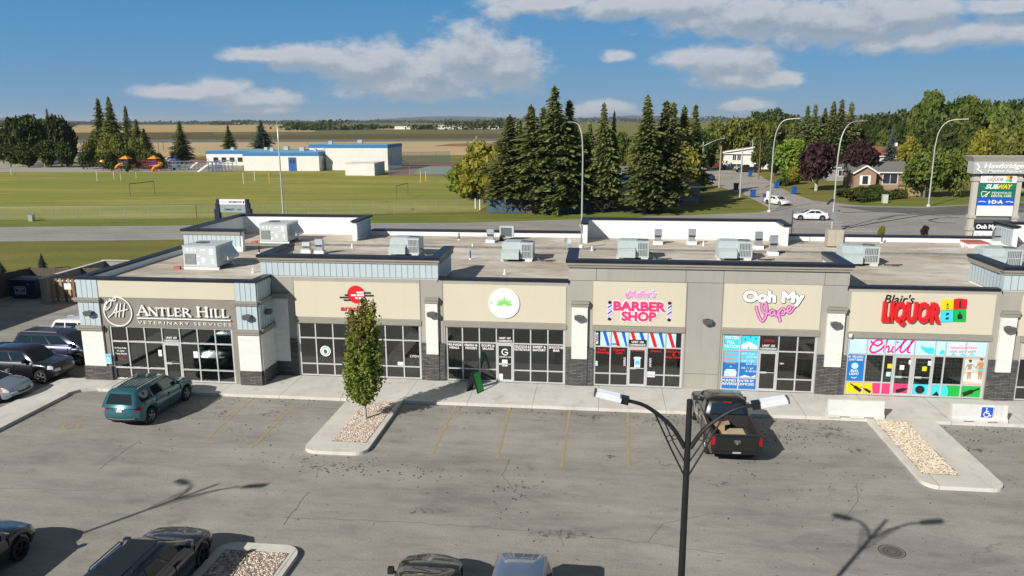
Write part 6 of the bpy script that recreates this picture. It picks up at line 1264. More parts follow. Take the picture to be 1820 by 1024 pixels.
# aspen on the near island
def aspen():
    x, y = G(650, 745, .15); rng = np.random.default_rng(3); t = thing('aspen_tree', 'slender columnar tree with green and browning leaves on the gravel island', 'tree', (x, y, .12))
    tb = MB(); tb.tube([(0, 0, 0), (-.02, 0, .8), (0, .02, 1.9), (-.03, 0, 3.6), (0, 0, 4.9)], [.075, .062, .05, .03, .008], 8); tb.build('trunk', M['palebark'], t)
    br = MB(); P = []; D = []
    sp = [(-.05, .0, 5.0), (.14, .1, 5.45), (.56, -.05, 5.35), (-.46, .1, 4.95), (-.28, -.15, 4.8), (.36, .15, 5.0), (.36, -.25, 4.6), (-.55, -.1, 3.8), (.62, .12, 4.2), (.05, .40, 4.7), (.0, -.42, 4.4), (-.35, .35, 4.0), (.48, .35, 3.6), (-.68, .05, 2.9), (.72, -.15, 3.1), (-.45, -.42, 3.1), (.3, -.5, 3.2), (-.72, -.2, 2.3), (.70, .2, 2.4), (.1, .5, 2.8), (-.2, -.6, 2.4), (.45, -.4, 2.2), (-.5, .4, 2.2), (-.6, -.3, 1.7), (.42, .15, 1.75), (0, -.4, 1.6)]
    for (dx, dy, zt) in sp:
        zb = max(.75, zt*.42); a = np.array([dx*.15, dy*.15, zb]); b = np.array([dx*.85, dy*.85, (zb+zt)/2]); c = np.array([dx, dy, zt]); br.tube([tuple(a), tuple(b), tuple(c)], [.028, .018, .006], 5)
        m = int(620*(zt-zb)/2.0); u = (rng.uniform(.06, 1.0, m)**1.25)[:, None]; p = (1-u)**2*a+2*u*(1-u)*b+u*u*c; sg = .028+.125*np.sin(np.clip(u, 0, 1)*math.pi*.93)*(1+.35*np.sin(u*21+dx*9))
        P.append(p+rng.normal(size=(m, 3))*sg*np.array([1, 1, .9])); D.append(np.full(m, zt))
    P = np.vstack(P); ok = P[:, 2] > .62; P = P[ok]; br.build('branches', M['palebark'], t)
    q = rand_quads(rng, P, .070, None, 1.3); old = (rng.uniform(size=len(P)) < np.clip((P[:, 2]-3.2)*.22+.10-(P[:, 0]*.18), .05, .5)).astype(int)
    link('crown', quad_mesh('crown', *q, [M['aspen'], M['aspenold']], old), t)
aspen()
# the spruce row in front of the blue fence, left to right
rowS = [('drowsy', 907, 376, 205, 52), ('drowsy', 944, 379, 187, 48), ('drowsy', 966, 374, 190, 46), ('spruce', 984, 379, 153, 56), ('spruce', 1010, 376, 178, 52), ('drowsy', 1046, 374, 214, 28), ('drowsy', 1070, 378, 182, 32), ('drowsy', 1088, 376, 197, 16), ('spruce', 1145, 380, 169, 46), ('drowsy', 1178, 376, 179, 48)]
desc = ['with ragged tip at the left end of the blue fence row', 'second from the left in the row before the blue fence', 'third from the left, shorter, in the row before the blue fence', 'tallest of the row left of the street lamp', 'pointed, close left of the street lamp', 'low, just right of the street lamp', 'slim, with house wall showing through its lower boughs', 'slim and shorter, right of the gap with white house behind', 'tall and full, before the grey house side of the row', 'rusty tinted, at the right end of the row before the blue fence']
for (k, px, b, tp, hw), d in zip(rowS, desc): tree(k, px, 0, tp, hw, 'dark spruce ' + d, 'spruces in the row before the blue fence', base=b)
for i, (px, Y, tp, hw) in enumerate([(922, 124, 212, 40), (1193, 127, 182, 46), (1212, 130, 188, 42), (1232, 136, 186, 36), (1020, 128, 212, 40), (1180, 142, 205, 38)]):
    tree('spruce', px, Y, tp, hw, 'spruce in the rank behind the blue fence row, %s from its left end' % ORD[sorted([922, 1193, 1212, 1232, 1020, 1180]).index(px)], 'spruces behind the blue fence')
tree('yellow', 858, 0, 246, 46, 'yellowing tree at the left end of the spruce row', base=362); tree('yellow', 838, 0, 268, 36, 'yellow green tree between the leaning low tree and the spruces', base=356); tree('bright', 826, 0, 290, 40, 'low green and gold tree leaning out over the playing field', base=352); tree('yellow', 884, 0, 262, 24, 'thin golden tree squeezed beside the first spruce', base=366); tree('yellow', 1215, 0, 252, 26, 'golden yellow tree beside the grey house roof', base=361)
# small things in front
tree('bluespruce', 76, 0, 452, 9, 'tiny blue spruce behind the waste enclosure', base=479); tree('bluespruce', 2, 0, 470, 16, 'small dark spruce at the left edge behind the board fence', base=492)
tree('yellow', 1566, 0, 402, 7, 'spindly yellowing sapling at the junction verge', base=424, name='sapling'); tree('purple', 1643, 0, 402, 9, 'small dark red sapling at the junction verge', base=424, name='sapling')
# right hand wood and gardens
tree('bright', 1403, 0, 243, 33, 'bright green tree beside the purple tree', base=322); tree('purple', 1450, 0, 252, 46, 'dark purple leaved tree on the corner lawn', base=339); tree('purple', 1527, 0, 250, 40, 'dark purple leaved tree before the small brown roofed house', base=334)
tree('yellow', 1410, 0, 297, 16, 'small yellow green shrub tree at the foot of the bright green tree', base=328)
tree('round', 1642, 0, 256, 52, 'huge round green tree behind the street lamp', base=351); tree('round', 1692, 0, 262, 40, 'broad green tree left of the shopping plaza pylon', base=349); tree('bluespruce', 1580, 186, 222, 17, 'pale blue spruce behind the brick house roof')
tree('yellow', 1612, 196, 243, 22, 'olive yellow bush tree behind the red roof'); tree('purple', 1800, 0, 285, 24, 'dark red tree at the right edge beside the pylon', base=350); tree('yellow', 1822, 190, 255, 26, 'orange tinted tree at the right edge behind the pylon')
for i, (px, tp) in enumerate([(1265, 214), (1296, 208), (1330, 209), (1362, 211), (1392, 220)]): tree('light', px, 262+i*3, tp, 30, 'rounded olive tree behind the white house, %s from the left in that row' % ORD[i], 'olive trees behind the white house')
for i, (px, tp) in enumerate([(1342, 194), (1368, 192), (1394, 198)]): tree('dark', px, 330, tp, 26, 'dark domed tree rising above the olive trees, %s from the left' % ORD[i], 'dark domed trees above the olive trees')
for i, (px, Y, tp, hw) in enumerate([(1412, 215, 203, 26), (1428, 205, 188, 27), (1441, 220, 185, 26), (1459, 225, 192, 24), (1473, 200, 180, 28), (1487, 210, 176, 27), (1504, 205, 181, 30), (1522, 215, 204, 27)]):
    tree('spruce', px, Y, tp, hw, 'spruce in the stand behind the purple trees, %s from the left' % ORD[i], 'spruces behind the purple trees')
back = [(1538, 255, 200, 'mid', 20), (1552, 250, 196, 'dark', 20), (1572, 262, 194, 'dark', 22), (1596, 258, 190, 'dark', 24), (1618, 250, 186, 'mid', 24), (1642, 240, 163, 'mid', 28), (1664, 256, 182, 'dark', 22), (1690, 246, 166, 'mid', 27), (1713, 238, 163, 'mid', 26), (1738, 244, 171, 'mid', 24), (1757, 252, 175, 'dark', 20), (1772, 240, 178, 'mid', 20), (1792, 246, 175, 'dark', 18), (1812, 236, 194, 'mid', 22), (1836, 240, 184, 'mid', 26), (1862, 236, 176, 'dark', 26)]
for i, (px, Y, tp, k, hw) in enumerate(back): tree(k, px, Y, tp, hw, 'tall tree along the top of the right hand wood, %s from its left end' % ORD[i], 'trees along the top of the wood')
mid = [(1545, 212, 225, 'dark', 22), (1567, 208, 232, 'mid', 20), (1598, 214, 218, 'dark', 24), (1625, 205, 214, 'mid', 24), (1655, 200, 205, 'dark', 26), (1684, 196, 214, 'dark', 28), (1715, 192, 216, 'mid', 28), (1745, 182, 228, 'yellow', 24), (1768, 190, 215, 'light', 24), (1790, 180, 232, 'light', 26), (1815, 186, 222, 'mid', 26), (1845, 182, 228, 'mid', 26)]
for i, (px, Y, tp, k, hw) in enumerate(mid): tree(k, px, Y, tp, hw, 'tree in the lower rank of the right hand wood, %s from its left end' % ORD[i], 'trees in the lower rank of the wood')
for i, (px, Y, tp, k, hw) in enumerate([(1242, 205, 228, 'dark', 20), (1258, 215, 236, 'dark', 18), (1352, 205, 238, 'dark', 18), (1376, 190, 246, 'dark', 16), (1040, 190, 236, 'mid', 26), (1075, 200, 230, 'mid', 24), (1105, 195, 234, 'mid', 24), (1135, 190, 232, 'light', 22), (1165, 200, 226, 'mid', 22), (1020, 230, 226, 'mid', 22), (1225, 300, 212, 'light', 20)]):
    tree(k, px, Y, tp, hw, ('dark leafy garden tree behind the spruce row', 'leafy tree seen between the spruces')[i >= 4] + ', %s from the left' % ORD[([0, 1, 2, 3] + [1, 2, 3, 4, 5, 0, 6])[i]], 'garden trees behind the spruces')
# left hand group
for i, (px, Y, tp, hw, k) in enumerate([(8, 232, 228, 22, 'dark'), (36, 228, 204, 20, 'dark'), (60, 225, 198, 24, 'dark'), (86, 230, 206, 22, 'dark'), (110, 224, 203, 22, 'dark'), (126, 228, 222, 14, 'dark'), (20, 215, 255, 22, 'dark'), (52, 212, 250, 24, 'dark'), (90, 213, 246, 24, 'dark'), (118, 212, 250, 18, 'dark')]):
    tree(k, px, Y, tp, hw, 'nearly black leafy tree beyond the playing field, %s from the left' % ORD[[0, 2, 5, 6, 8, 9, 1, 3, 7, 4][i]] if i not in (4,) else 'tallest right side tree of the nearly black clump beyond the playing field', 'dark clump beyond the playing field')
tree('spruce', 96, 235, 193, 12, 'spruce tip rising out of the nearly black clump')
for i, (px, Y, tp, hw) in enumerate([(187, 228, 175, 25), (206, 226, 172, 25), (234, 226, 188, 18), (250, 224, 212, 20), (262, 220, 228, 20)]): tree('spruce', px, Y, tp, hw, ('tall spruce left of the twin spires behind the olive bushes', 'tall spruce right of the twin spires behind the olive bushes', 'slim spruce right of the twin spires', 'broad lower spruce before the stubble field', 'lowest spruce at the right end of the field hedge')[i], 'spruces beyond the playing field')
for i, (px, Y, tp, hw) in enumerate([(170, 214, 242, 22), (195, 211, 238, 26), (222, 210, 237, 26), (246, 209, 246, 20)]): tree('light', px, Y, tp, hw, 'olive bushy tree behind the playground, %s from the left' % ORD[i], 'olive bushes behind the playground')
for i, (px, Y, tp, hw) in enumerate([(155, 206, 268, 16), (192, 205, 266, 20), (228, 204, 265, 20), (262, 206, 262, 18), (284, 207, 268, 14)]): tree('bush', px, Y, tp, hw, 'dark bush in the hedge behind the playground, %s from the left' % ORD[i], 'hedge behind the playground')
tree('spruce', 325, 0, 215, 22, 'conical spruce standing in the playground', base=290); tree('spruce', 408, 0, 223, 17, 'conical spruce behind the left school wing', base=268); tree('bluespruce', 467, 0, 213, 24, 'broad blue green spruce beside the low school block', base=276); tree('bush', 228, 0, 289, 6, 'small dark bush left of the orange slide foot', base=306); tree('bush', 201, 0, 288, 6, 'small dark green shrub under the orange slide', base=305)
# hedges
def hedge(label, pts, h, w):
    rng = np.random.default_rng(hash_(label)); t = thing('hedge', label, 'hedge', (*G(*pts[0]), 0)); P = []; o = Vector((*G(*pts[0]), 0))
    for a, b in zip(pts[:-1], pts[1:]):
        a, b = np.array(G(*a)), np.array(G(*b)); L = np.linalg.norm(b-a); m = int(L*240); u = rng.uniform(0, 1, (m, 1)); nv = np.array([-(b-a)[1], (b-a)[0]])/L
        ang = rng.uniform(0, math.pi, (m, 1)); rr = rng.uniform(.7, 1.08, (m, 1)); lump = 1+.12*np.sin(u*L*1.1); p2 = a+(b-a)*u+nv*np.cos(ang)*w/2*rr*lump; z = np.abs(np.sin(ang))**.6*h*rr*lump; P.append(np.hstack([p2, z]))
    P = np.vstack(P)-np.array(o); link('foliage', quad_mesh('foliage', *rand_quads(rng, P, .22, None, 1.3), M['hedge']), t); return t
hedge('long clipped hedge on the corner lawn, nearer the junction', [(1518, 360), (1600, 352)], 1.3, 2.2); hedge('clipped hedge behind the nearer one on the corner lawn', [(1492, 352), (1560, 343)], 1.3, 2.0); hedge('low dark hedge under the bright green tree', [(1386, 331), (1412, 327)], 1.2, 1.8)
# far tree lines
def woods(name, segs, mt, seed, leaf=1.0):
    rng = np.random.default_rng(seed); P = []
    for (x0, x1, yb, h, dens) in segs:
        a, b = np.array(Gh(x0, yb)), np.array(Gh(x1, yb)); L = np.linalg.norm(b-a); m = int(dens); u = np.sort(rng.uniform(0, 1, m)); hh = h*(.55+.45*np.abs(np.sin(u*L/h*.35)+.5*np.sin(u*L/h*.9+2)))
        p = a+(b-a)*u[:, None]; p = p+rng.normal(0, h*.8, (m, 2)); P.append(np.hstack([p, (rng.uniform(.05, 1, m)**.8*hh)[:, None]]))
    P = np.vstack(P); s = np.linalg.norm(P[:, :2], axis=1)*.0022*leaf; q = rand_quads(rng, P, 1.0, None, 1.2); return tag(link(name, quad_mesh(name, q[0], q[1]*s[:, None], q[2]*s[:, None], mt)), kind='stuff')
woods('far_woods', [(510, 600, 231.5, 15, 900), (600, 668, 231, 8, 500), (735, 770, 231, 9, 260), (800, 905, 231.5, 16, 800), (660, 740, 229, 5, 300)], M['leafdark'], 5, .9)
woods('horizon_treeline', [(-200, 60, 220, 22, 700), (60, 420, 219.5, 16, 1200), (420, 640, 219.2, 20, 800), (640, 920, 219.4, 20, 900), (920, 1300, 219.2, 34, 1200), (1300, 2000, 220, 30, 1200), (380, 440, 221.5, 18, 260), (-100, 130, 224, 14, 600)], M['leafdark'], 6, .9)
def hills():
    mb = MB(); rng = random.Random(2); N_ = 60; pts = []
    for i in range(N_+1):
        a = rad(-55+110*i/N_); d0 = 15000; h = 50+38*math.sin(i*.31)+22*math.sin(i*.83+1)+(40 if 30 < i < 44 else 0); pts.append([(math.sin(a)*d, math.cos(a)*d, z) for d, z in ((d0-3000, -2), (d0-1200, h*.6), (d0, h), (d0+4000, h*.5))])
    for i in range(N_):
        for k in range(3): mb.face([pts[i][k], pts[i+1][k], pts[i+1][k+1], pts[i][k+1]])
    return tag(mb.build('distant_hills', field_mat('far_wooded_hills', (.028, .04, .03), (.055, .065, .045), (.002, .002, .01)), None, smooth=True), kind='structure')
hills()
# ------------------------------------------------------------------ islands, kerbs, gravel
def rrect(x0, x1, y0, y1, r=.55, corners='bl br'):
    P = []
    for name_, cx, cy, a0 in (('bl', x0+r, y0+r, 180), ('br', x1-r, y0+r, 270), ('tr', x1-r, y1-r, 0), ('tl', x0+r, y1-r, 90)):
        if name_ in corners: P += [(cx+r*math.cos(rad(a0+k*15)), cy+r*math.sin(rad(a0+k*15))) for k in range(7)]
        else: P.append({'bl': (x0, y0), 'br': (x1, y0), 'tr': (x1, y1), 'tl': (x0, y1)}[name_])
    return P
def island(outer, gx0, gx1, gy0, gy1, n, seed, cols):
    mb = MB(); mb.prism(outer, 0, .15); structure('traffic_island', mb, M['kerb'])
    mb = MB(); mb.box(gx0, gx1, gy0, gy1, .10, .156, 0, 'b'); structure('gravel_bed', mb, mat('gravel_bed', (.20, .17, .145), .95, var=.35, scale=14))
    rng = np.random.default_rng(seed); g_ = MB(); V0 = [(1, 0, 0), (-.9, .1, 0), (0, 1, 0), (.1, -1, 0), (0, 0, .7)]; F0 = [(0, 2, 4), (2, 1, 4), (1, 3, 4), (3, 0, 4)]
    for k in range(n):
        x, y = rng.uniform(gx0+.03, gx1-.03), rng.uniform(gy0+.03, gy1-.03); s_ = rng.uniform(.022, .058); a = rng.uniform(0, 6.28); b = len(g_.v)
        for vx, vy, vz in V0: g_.v.append((x+(vx*math.cos(a)-vy*math.sin(a))*s_, y+(vx*math.sin(a)+vy*math.cos(a))*s_*.8, .157+vz*s_*.9))
        m_ = int(rng.integers(0, len(cols))); g_.f += [tuple(b+i for i in f) for f in F0]; g_.m += [m_]*4
    o = g_.build('gravel', cols); tag(o, kind='stuff')
ST = [mat('pebble_%s' % n_, c, .85) for n_, c in (('pink', (.50, .36, .30)), ('cream', (.62, .55, .45)), ('grey', (.33, .31, .29)), ('rust', (.34, .21, .14)), ('pale', (.66, .62, .57)))]
ST2 = [mat('pebble_%s' % n_, c, .85) for n_, c in (('sandy', (.56, .47, .35)), ('straw', (.62, .54, .41)), ('brown', (.33, .27, .20)), ('buff', (.48, .40, .30)), ('ivory', (.68, .63, .54)))]
island(rrect(-11.80, -9.14, 27.5, 33.40), -10.85, -9.40, 28.45, 33.10, 5200, 1, ST)
island(rrect(11.72, 14.55, 27.0, 33.40), 11.98, 13.30, 27.95, 33.2, 4600, 2, ST2)
island(rrect(-11.62, -9.0, 10, 20.65, .55, 'tl tr'), -11.30, -9.26, 10.4, 20.2, 7500, 3, ST)
mb = MB(); mb.prism([(-27.45, 6), (-25.72, 6), (-25.72, 32.6), (-25.4, 33.2), (-24.7, 33.5), (34, 33.5), (34, YF+.0), (-16.6, YF+.0), (-16.6, YV-.0), (-26.05, YV-.0), (-27.45, YV-.0)][::1], 0, .15); structure('walkway', mb, M['concrete'])
mb = MB(); mb.box(-24.6, 34, 33.38, 33.52, 0, .1535); mb.box(-25.74, -25.60, 6, 32.6, 0, .1535); structure('kerb', mb, M['kerb'])
# painted bays
for (px0, py0, px1, py1) in ((530, 714, 447, 797), (446, 711, 368, 779), (810, 722, 768, 806), (906, 725, 884, 815), (1013, 729, 998, 831), (1116, 733, 1118, 833), (352, 709, 338, 722), (1222, 738, 1222, 750), (1436, 748, 1440, 757), (1812, 812, 1822, 818)):
    mark_line('parking_line', [G(px0, py0), G(px1, py1)], .11, .012, M['yellow'])
def wheelchair(mb, T, w, m=0):
    """the seated figure symbol in a unit square; T maps (u, v) to a point"""
    def st(p, q, w_):
        a, b = Vector(p), Vector(q); t = (b-a).normalized(); n = Vector((-t.y, t.x))*w_/2; a, b = a-t*w_*.3, b+t*w_*.3; mb.face([T(*(a-n)), T(*(b-n)), T(*(b+n)), T(*(a+n))], m)
    st((.40, .80), (.44, .42), w); st((.44, .42), (.70, .42), w); st((.70, .42), (.82, .14), w); st((.82, .14), (.94, .18), w*.9); st((.42, .62), (.66, .62), w*.8)
    arc = [(.44+.27*math.cos(a), .30+.27*math.sin(a)) for a in np.linspace(rad(110), rad(350), 14)]
    for a, b in zip(arc[:-1], arc[1:]): st(a, b, w*.9)
    mb.face([T(.40+.075*math.cos(a), .93+.075*math.sin(a)) for a in np.linspace(0, 6.28, 11)[:-1]], m)
mb = MB(); wx, wy = G(94, 763); k_ = [0]
def Tg(u_, v_): k_[0] += 1; return (wx+u_*1.15, wy+.05+v_*1.45, .012+.0002*(k_[0]//4 % 8))
wheelchair(mb, Tg, .09); tag(mb.build('wheelchair_marking', M['yellow']), kind='structure')
mb = MB(); cx, cy = G(1585, 981); n = 28
for r0, r1, z in ((0, .33, .013),): mb.face([(cx+r1*math.cos(2*math.pi*i/n), cy+r1*math.sin(2*math.pi*i/n), z) for i in range(n)])
for r0 in (.12, .22, .36):
    for i in range(n): a, b = 2*math.pi*i/n, 2*math.pi*(i+1)/n; mb.face([(cx+r*math.cos(t_), cy+r*math.sin(t_), .016) for r, t_ in ((r0, a), (r0+.035, a), (r0+.035, b), (r0, b))], 1)
tag(mb.build('manhole_cover', [mat('cast_iron', (.13, .125, .115), .7, var=.2), mat('iron_ring', (.06, .058, .055), .7)]), kind='structure')
sheet('asphalt_patch', [G(1395, 965), G(1440, 945), G(1600, 938), G(1700, 962), G(1808, 990), G(1770, 1005), G(1640, 1030), G(1500, 1012)], .009, asphalt_mat('patched_asphalt', (0.17, 0.165, 0.153), (0.285, 0.275, 0.257), .3, .3))
CRK = mat('crack_fill', (.07, .066, .06), .95, col2=(.20, .19, .175), scale=3)
for pl in ([(170, 838), (250, 782)], [(500, 920), (650, 925), (900, 940), (1150, 965), (1290, 985)], [(500, 935), (550, 875)], [(905, 815), (893, 845), (915, 875), (960, 895)], [(180, 873), (60, 869), (0, 868)], [(1525, 862), (1523, 890), (1500, 925)], [(1060, 885), (1000, 878)], [(1150, 965), (1180, 930), (1260, 915)]): mark_line('pavement_crack', [G(*p) for p in pl], .020, .0115, CRK, .06)
# ------------------------------------------------------------------ lamp posts of the car park
def lamp_post(x, y, label, grp='double armed lamp posts of the car park'):
    t = thing('lamp_post', label, 'lamp post', (x, y, 0), 0, grp); mb = MB(); mb.tube([(0, 0, 0), (0, 0, 4.2), (0, 0, 8.02)], [.080, .068, .054], 14); mb.build('pole', M['black'], t)
    mb = MB(); mb.lathe([(.30, 0), (.30, .75), (.26, .8), (0, .8)], 18); mb.build('footing', M['kerb'], t)
    for s_ in (-1, 1):
        mb = MB(); A_ = crom([(s_*.05, 0, 7.08), (s_*.32, 0, 7.50), (s_*.78, 0, 7.86), (s_*1.20, 0, 7.97)], 5); mb.tube(A_, [.045-.011*i/len(A_) for i in range(len(A_))], 8); mb.build('arm', M['black'], t)
        mb = MB(); mb.tube([(s_*.05, 0, 6.55), (s_*.30, 0, 7.05), (s_*.62, 0, 7.74)], .018, 6); mb.tube([(s_*.05, 0, 6.82), (s_*.26, 0, 7.18), (s_*.46, 0, 7.62)], .015, 6)
        for r_, c in ((.055, (.34, 7.25)), (.045, (.24, 7.28))): mb.tube([(s_*(c[0]+r_*math.cos(a)), 0, c[1]+r_*math.sin(a)) for a in np.linspace(0, 6.28, 12)], .008, 5, cap=False)
        mb.build('scroll_bracket', M['black'], t)
        mb = MB(); mb.bar((s_*1.10, 0, 7.955), (s_*1.24, 0, 7.985), .16, .13); h_ = mb.build('bracket', M['black'], t)
        mb = MB(); mb.bar((s_*1.24, 0, 7.99), (s_*1.70, 0, 8.09), .26, .07); [mb.bar((s_*1.26, o_, 8.045), (s_*1.68, o_, 8.135), .02, .03) for o_ in (-.09, -.03, .03, .09)]; hd = mb.build('lamp_head', M['led'], t)
        mb = MB(); mb.bar((s_*1.70, 0, 8.09), (s_*1.735, 0, 8.098), .20, .10); mb.build('end_cap', M['lampgrey'], hd)
lamp_post(1.65, 13.53, 'black double armed lamp post standing in front of the pickup'); lamp_post(-21.75, 13.53, 'black double armed lamp post outside the frame whose shadow falls on the car park')
# ------------------------------------------------------------------ things on the walkway
def barrier(px0, px1, py, label, sign=False):
    a, b = G(px0, py[0], .15), G(px1, py[1], .15); x0, x1 = a[0], b[0]; y = (a[1]+b[1])/2; t = thing('concrete_barrier', label, 'barrier', ((x0+x1)/2, y, .15), 0, 'concrete barriers on the walkway'); L = x1-x0
    mb = MB(); ft = .18; xs_ = [(-L/2, -L*.29), (-L*.29, -L*.10), (-L*.10, L*.14), (L*.14, L*.33), (L*.33, L/2)]
    for i, (u0, u1) in enumerate(xs_):
        z0 = 0 if i % 2 == 0 else .07
        P = [(0, z0), (0, .14), (.11, .24), (.15, .78), (.30, .78), (.34, .24), (.45, .14), (.45, z0)]; b_ = len(mb.v); mb.v += [(u0, p[0], p[1]) for p in P]+[(u1, p[0], p[1]) for p in P]; n = len(P)
        for k in range(n): j = (k+1) % n; mb.f.append((b_+j, b_+k, b_+n+k, b_+n+j)); mb.m.append(0)
        mb.f.append(tuple(b_+k for k in range(n))); mb.m.append(0); mb.f.append(tuple(b_+2*n-1-k for k in range(n))); mb.m.append(0)
    mb.build('block', M['barrier'], t)
    if sign:
        mb = MB(); mb.box(.02-.02, .52, .05, .06, .22, .74, 1); mb.box(.025, .495, .045, .0495, .245, .715, 0); s_ = mb.build('parking_sign', [M['signblue'], M['white']], t)
        mb = MB(); kk = [0]
        def T(u_, v_): kk[0] += 1; return (.06+u_*.40, .040-.0004*(kk[0]//4), .26+v_*.43)
        wheelchair(mb, T, .10); mb.build('wheelchair_symbol', M['white'], s_)
    return t
barrier(1471, 1573, (741, 747), 'plain concrete barrier before the liquor shop windows'); barrier(1690, 1794, (748, 756), 'concrete barrier carrying a blue wheelchair sign', True)
x, y = G(194, 676, .15); z = .85; X, Z = Wv(193, 638, YV-.14)
t = thing('parking_sign', 'blue wheelchair parking sign on the vet corner pier', 'sign', (X, YV-.14, Z)); mb = MB(); mb.box(-.155, .155, -.012, 0, -.26, .26, 1); mb.box(-.14, .14, -.016, -.0125, -.245, .245, 0); p_ = mb.build('plate', [M['skyblue'], M['white']], t); mb = MB(); kk = [0]
def T(u_, v_): kk[0] += 1; return (-.12+u_*.25, -.018-.0004*(kk[0]//4), -.1+v_*.28)
wheelchair(mb, T, .10); mb.box(-.1, .1, -.019, -.0165, -.2, -.15); mb.build('wheelchair_symbol', M['white'], p_)
x, y = G(843, 698, .15); t = thing('sandwich_board', 'black and green folding sandwich board before the smoothie shop window', 'sandwich board', (x, y+.25, .15), rad(68))
mb = MB()
for s_ in (-1, 1): mb.v += [(-.3, s_*.30, 0), (.3, s_*.30, 0), (.3, s_*.02, 1.0), (-.3, s_*.02, 1.0), (-.3, s_*.33, 0), (.3, s_*.33, 0), (.3, s_*.05, 1.0), (-.3, s_*.05, 1.0)]; b = len(mb.v)-8; mb.f += [(b, b+1, b+2, b+3), (b+7, b+6, b+5, b+4), (b, b+3, b+7, b+4), (b+1, b+5, b+6, b+2), (b+3, b+2, b+6, b+7)]; mb.m += [0]*5
mb.build('frame', M['black'], t); mb = MB(); mb.face([(-.25, -.335, .06), (.25, -.335, .06), (.25, -.075, .94), (-.25, -.075, .94)]); mb.face([(.25, .335, .06), (-.25, .335, .06), (-.25, .075, .94), (.25, .075, .94)]); mb.build('green_panel', M['signgreen'], t)
# ------------------------------------------------------------------ waste enclosure, fence and neighbour at the left
def board_fence(name, label, cat, pts, h, m, step=.14, th=.03, posts=True):
    t = thing(name, label, cat, (*pts[0], 0)); o = Vector((*pts[0], 0)); pn = MB(); rng = random.Random(7)
    for a, b in zip(pts[:-1], pts[1:]):
        a, b = Vector((*a, 0))-o, Vector((*b, 0))-o; L = (b-a).length; d = (b-a)/L; n = int(L/step)
        for i in range(n): p = a+d*(i+.5)*L/n; hh = h+rng.uniform(-.03, .03); pn.bar(p+Vector((0, 0, .05)), p+Vector((0, 0, hh)), L/n*.93, th, 0, up=(-d.y, d.x, 0)); 
        for z_ in (.35, h-.3): pn.bar(a+Vector((-d.y*.05, d.x*.05, z_)), b+Vector((-d.y*.05, d.x*.05, z_)), .04, .09)
    pn.build('board_panel', m, t)
    if posts:
        for a, b in zip(pts[:-1], pts[1:]):
            a, b = Vector((*a, 0))-o, Vector((*b, 0))-o; L = (b-a).length; d = (b-a)/L; n = max(1, int(L/2.6))
            for i in range(n+1): p = a+d*L*i/n+Vector((-d.y*.09, d.x*.09, 0)); q = MB(); q.box(p.x-.05, p.x+.05, p.y-.05, p.y+.05, 0, h+.05); q.build('post', m, t)
    return t
def Gt(x_, y_): return G(x_, y_)
f0 = G(58, 518); board_fence('board_fence', 'weathered board fence behind the navy dumpster', 'fence', [G(-160, 585), G(-40, 543), f0, (f0[0]+9.5, f0[1]+.6)], 1.9, M['fence'])
E1 = G(78, 541); E2 = (E1[0]+.4, E1[1]+7.2); g0, g1 = G(84, 538), G(146, 544)
mb = MB(); mb.box(E1[0]-.1, E1[0]+.12, E1[1], E1[1]+7.2, 0, 1.9); mb.box(E1[0]-.1, g1[0]+.6, E1[1]+7.2, E1[1]+7.4, 0, 1.9); mb.box(g1[0]+.4, g1[0]+.6, E1[1]-.1, E1[1]+7.2, 0, 1.9); mb.box(E1[0]+.12, E1[0]+.5, E1[1]-.04, E1[1]+.12, 0, 1.9)
t = thing('waste_enclosure', 'walled waste enclosure with pale coping beside the shop row', 'enclosure', (0, 0, 0)); mb.build('wall', mat('enclosure_wall', (.30, .285, .25), .9, var=.12), t)
mb = MB(); mb.box(E1[0]-.14, E1[0]+.16, E1[1]-.06, E1[1]+7.2, 1.902, 1.96); mb.box(E1[0]-.14, g1[0]+.64, E1[1]+7.16, E1[1]+7.44, 1.962, 2.0); mb.build('coping', M['kerb'], t)
gt = MB(); xg0, xg1, yg = g0[0]+.42, g1[0]+.42, g0[1]-.02
for i in range(10): x_ = xg0+(xg1-xg0)*(i+.3)/10; gt.box(x_, x_+(xg1-xg0)*.062, yg-.035, yg, .12, 1.85, (0, 1, 0, 2, 0, 1, 0, 2, 1, 0)[i])
gd = gt.build('slatted_gate', [M['tanfence'], M['wood'], M['fence']], t)
mb = MB()
for z_ in (.22, 1.62): mb.box(xg0, xg1, yg+.001, yg+.05, z_, z_+.12)
mb.bar((xg0, yg+.08, 1.6), (xg1, yg+.08, .35), .04, .10); mb.build('gate_frame', M['white'], gd); mb = MB(); mb.box(xg0+1.15, xg0+1.7, yg-.045, yg-.036, 1.05, 1.5); mb.build('notice', M['label'], gd); settle(t, (E1[0], E1[1], 0))
x0, y0 = G(21, 531); x1, y1 = G(68, 531); t = thing('dumpster', 'navy steel dumpster with white lettered panel in front of the board fence', 'dumpster', (x0, y0, 0)); w = x1-x0
mb = MB(); mb.plate([(0, .12), (w, .12), (w, 1.42), (-.06, 1.42)], 0, 1.5); mb.build('body', M['dumpster'], t); mb = MB(); mb.box(-.1, w/2-.01, -.06, 1.56, 1.422, 1.47); mb.box(w/2+.01, w+.04, -.06, 1.56, 1.422, 1.47); mb.build('lid', M['binblue'] if False else M['dumpster'], t)
mb = MB(); X0, X1, Z0, Z1 = .35, 1.25, .38, .95
for a, b, c, d in ((X0, X1, Z0, Z0+.03), (X0, X1, Z1-.03, Z1), (X0, X0+.03, Z0+.03, Z1-.03), (X1-.03, X1, Z0+.03, Z1-.03)): mb.box(a, b, -.012, -.002, c, d)
for k, s in enumerate(('CARDBOARD', 'ONLY', '403-347-2222')): put_text(mb, s, (X0+X1)/2, .76-k*.15, -.006, .10, 0, .02, width=(.68, .4, .68)[k])
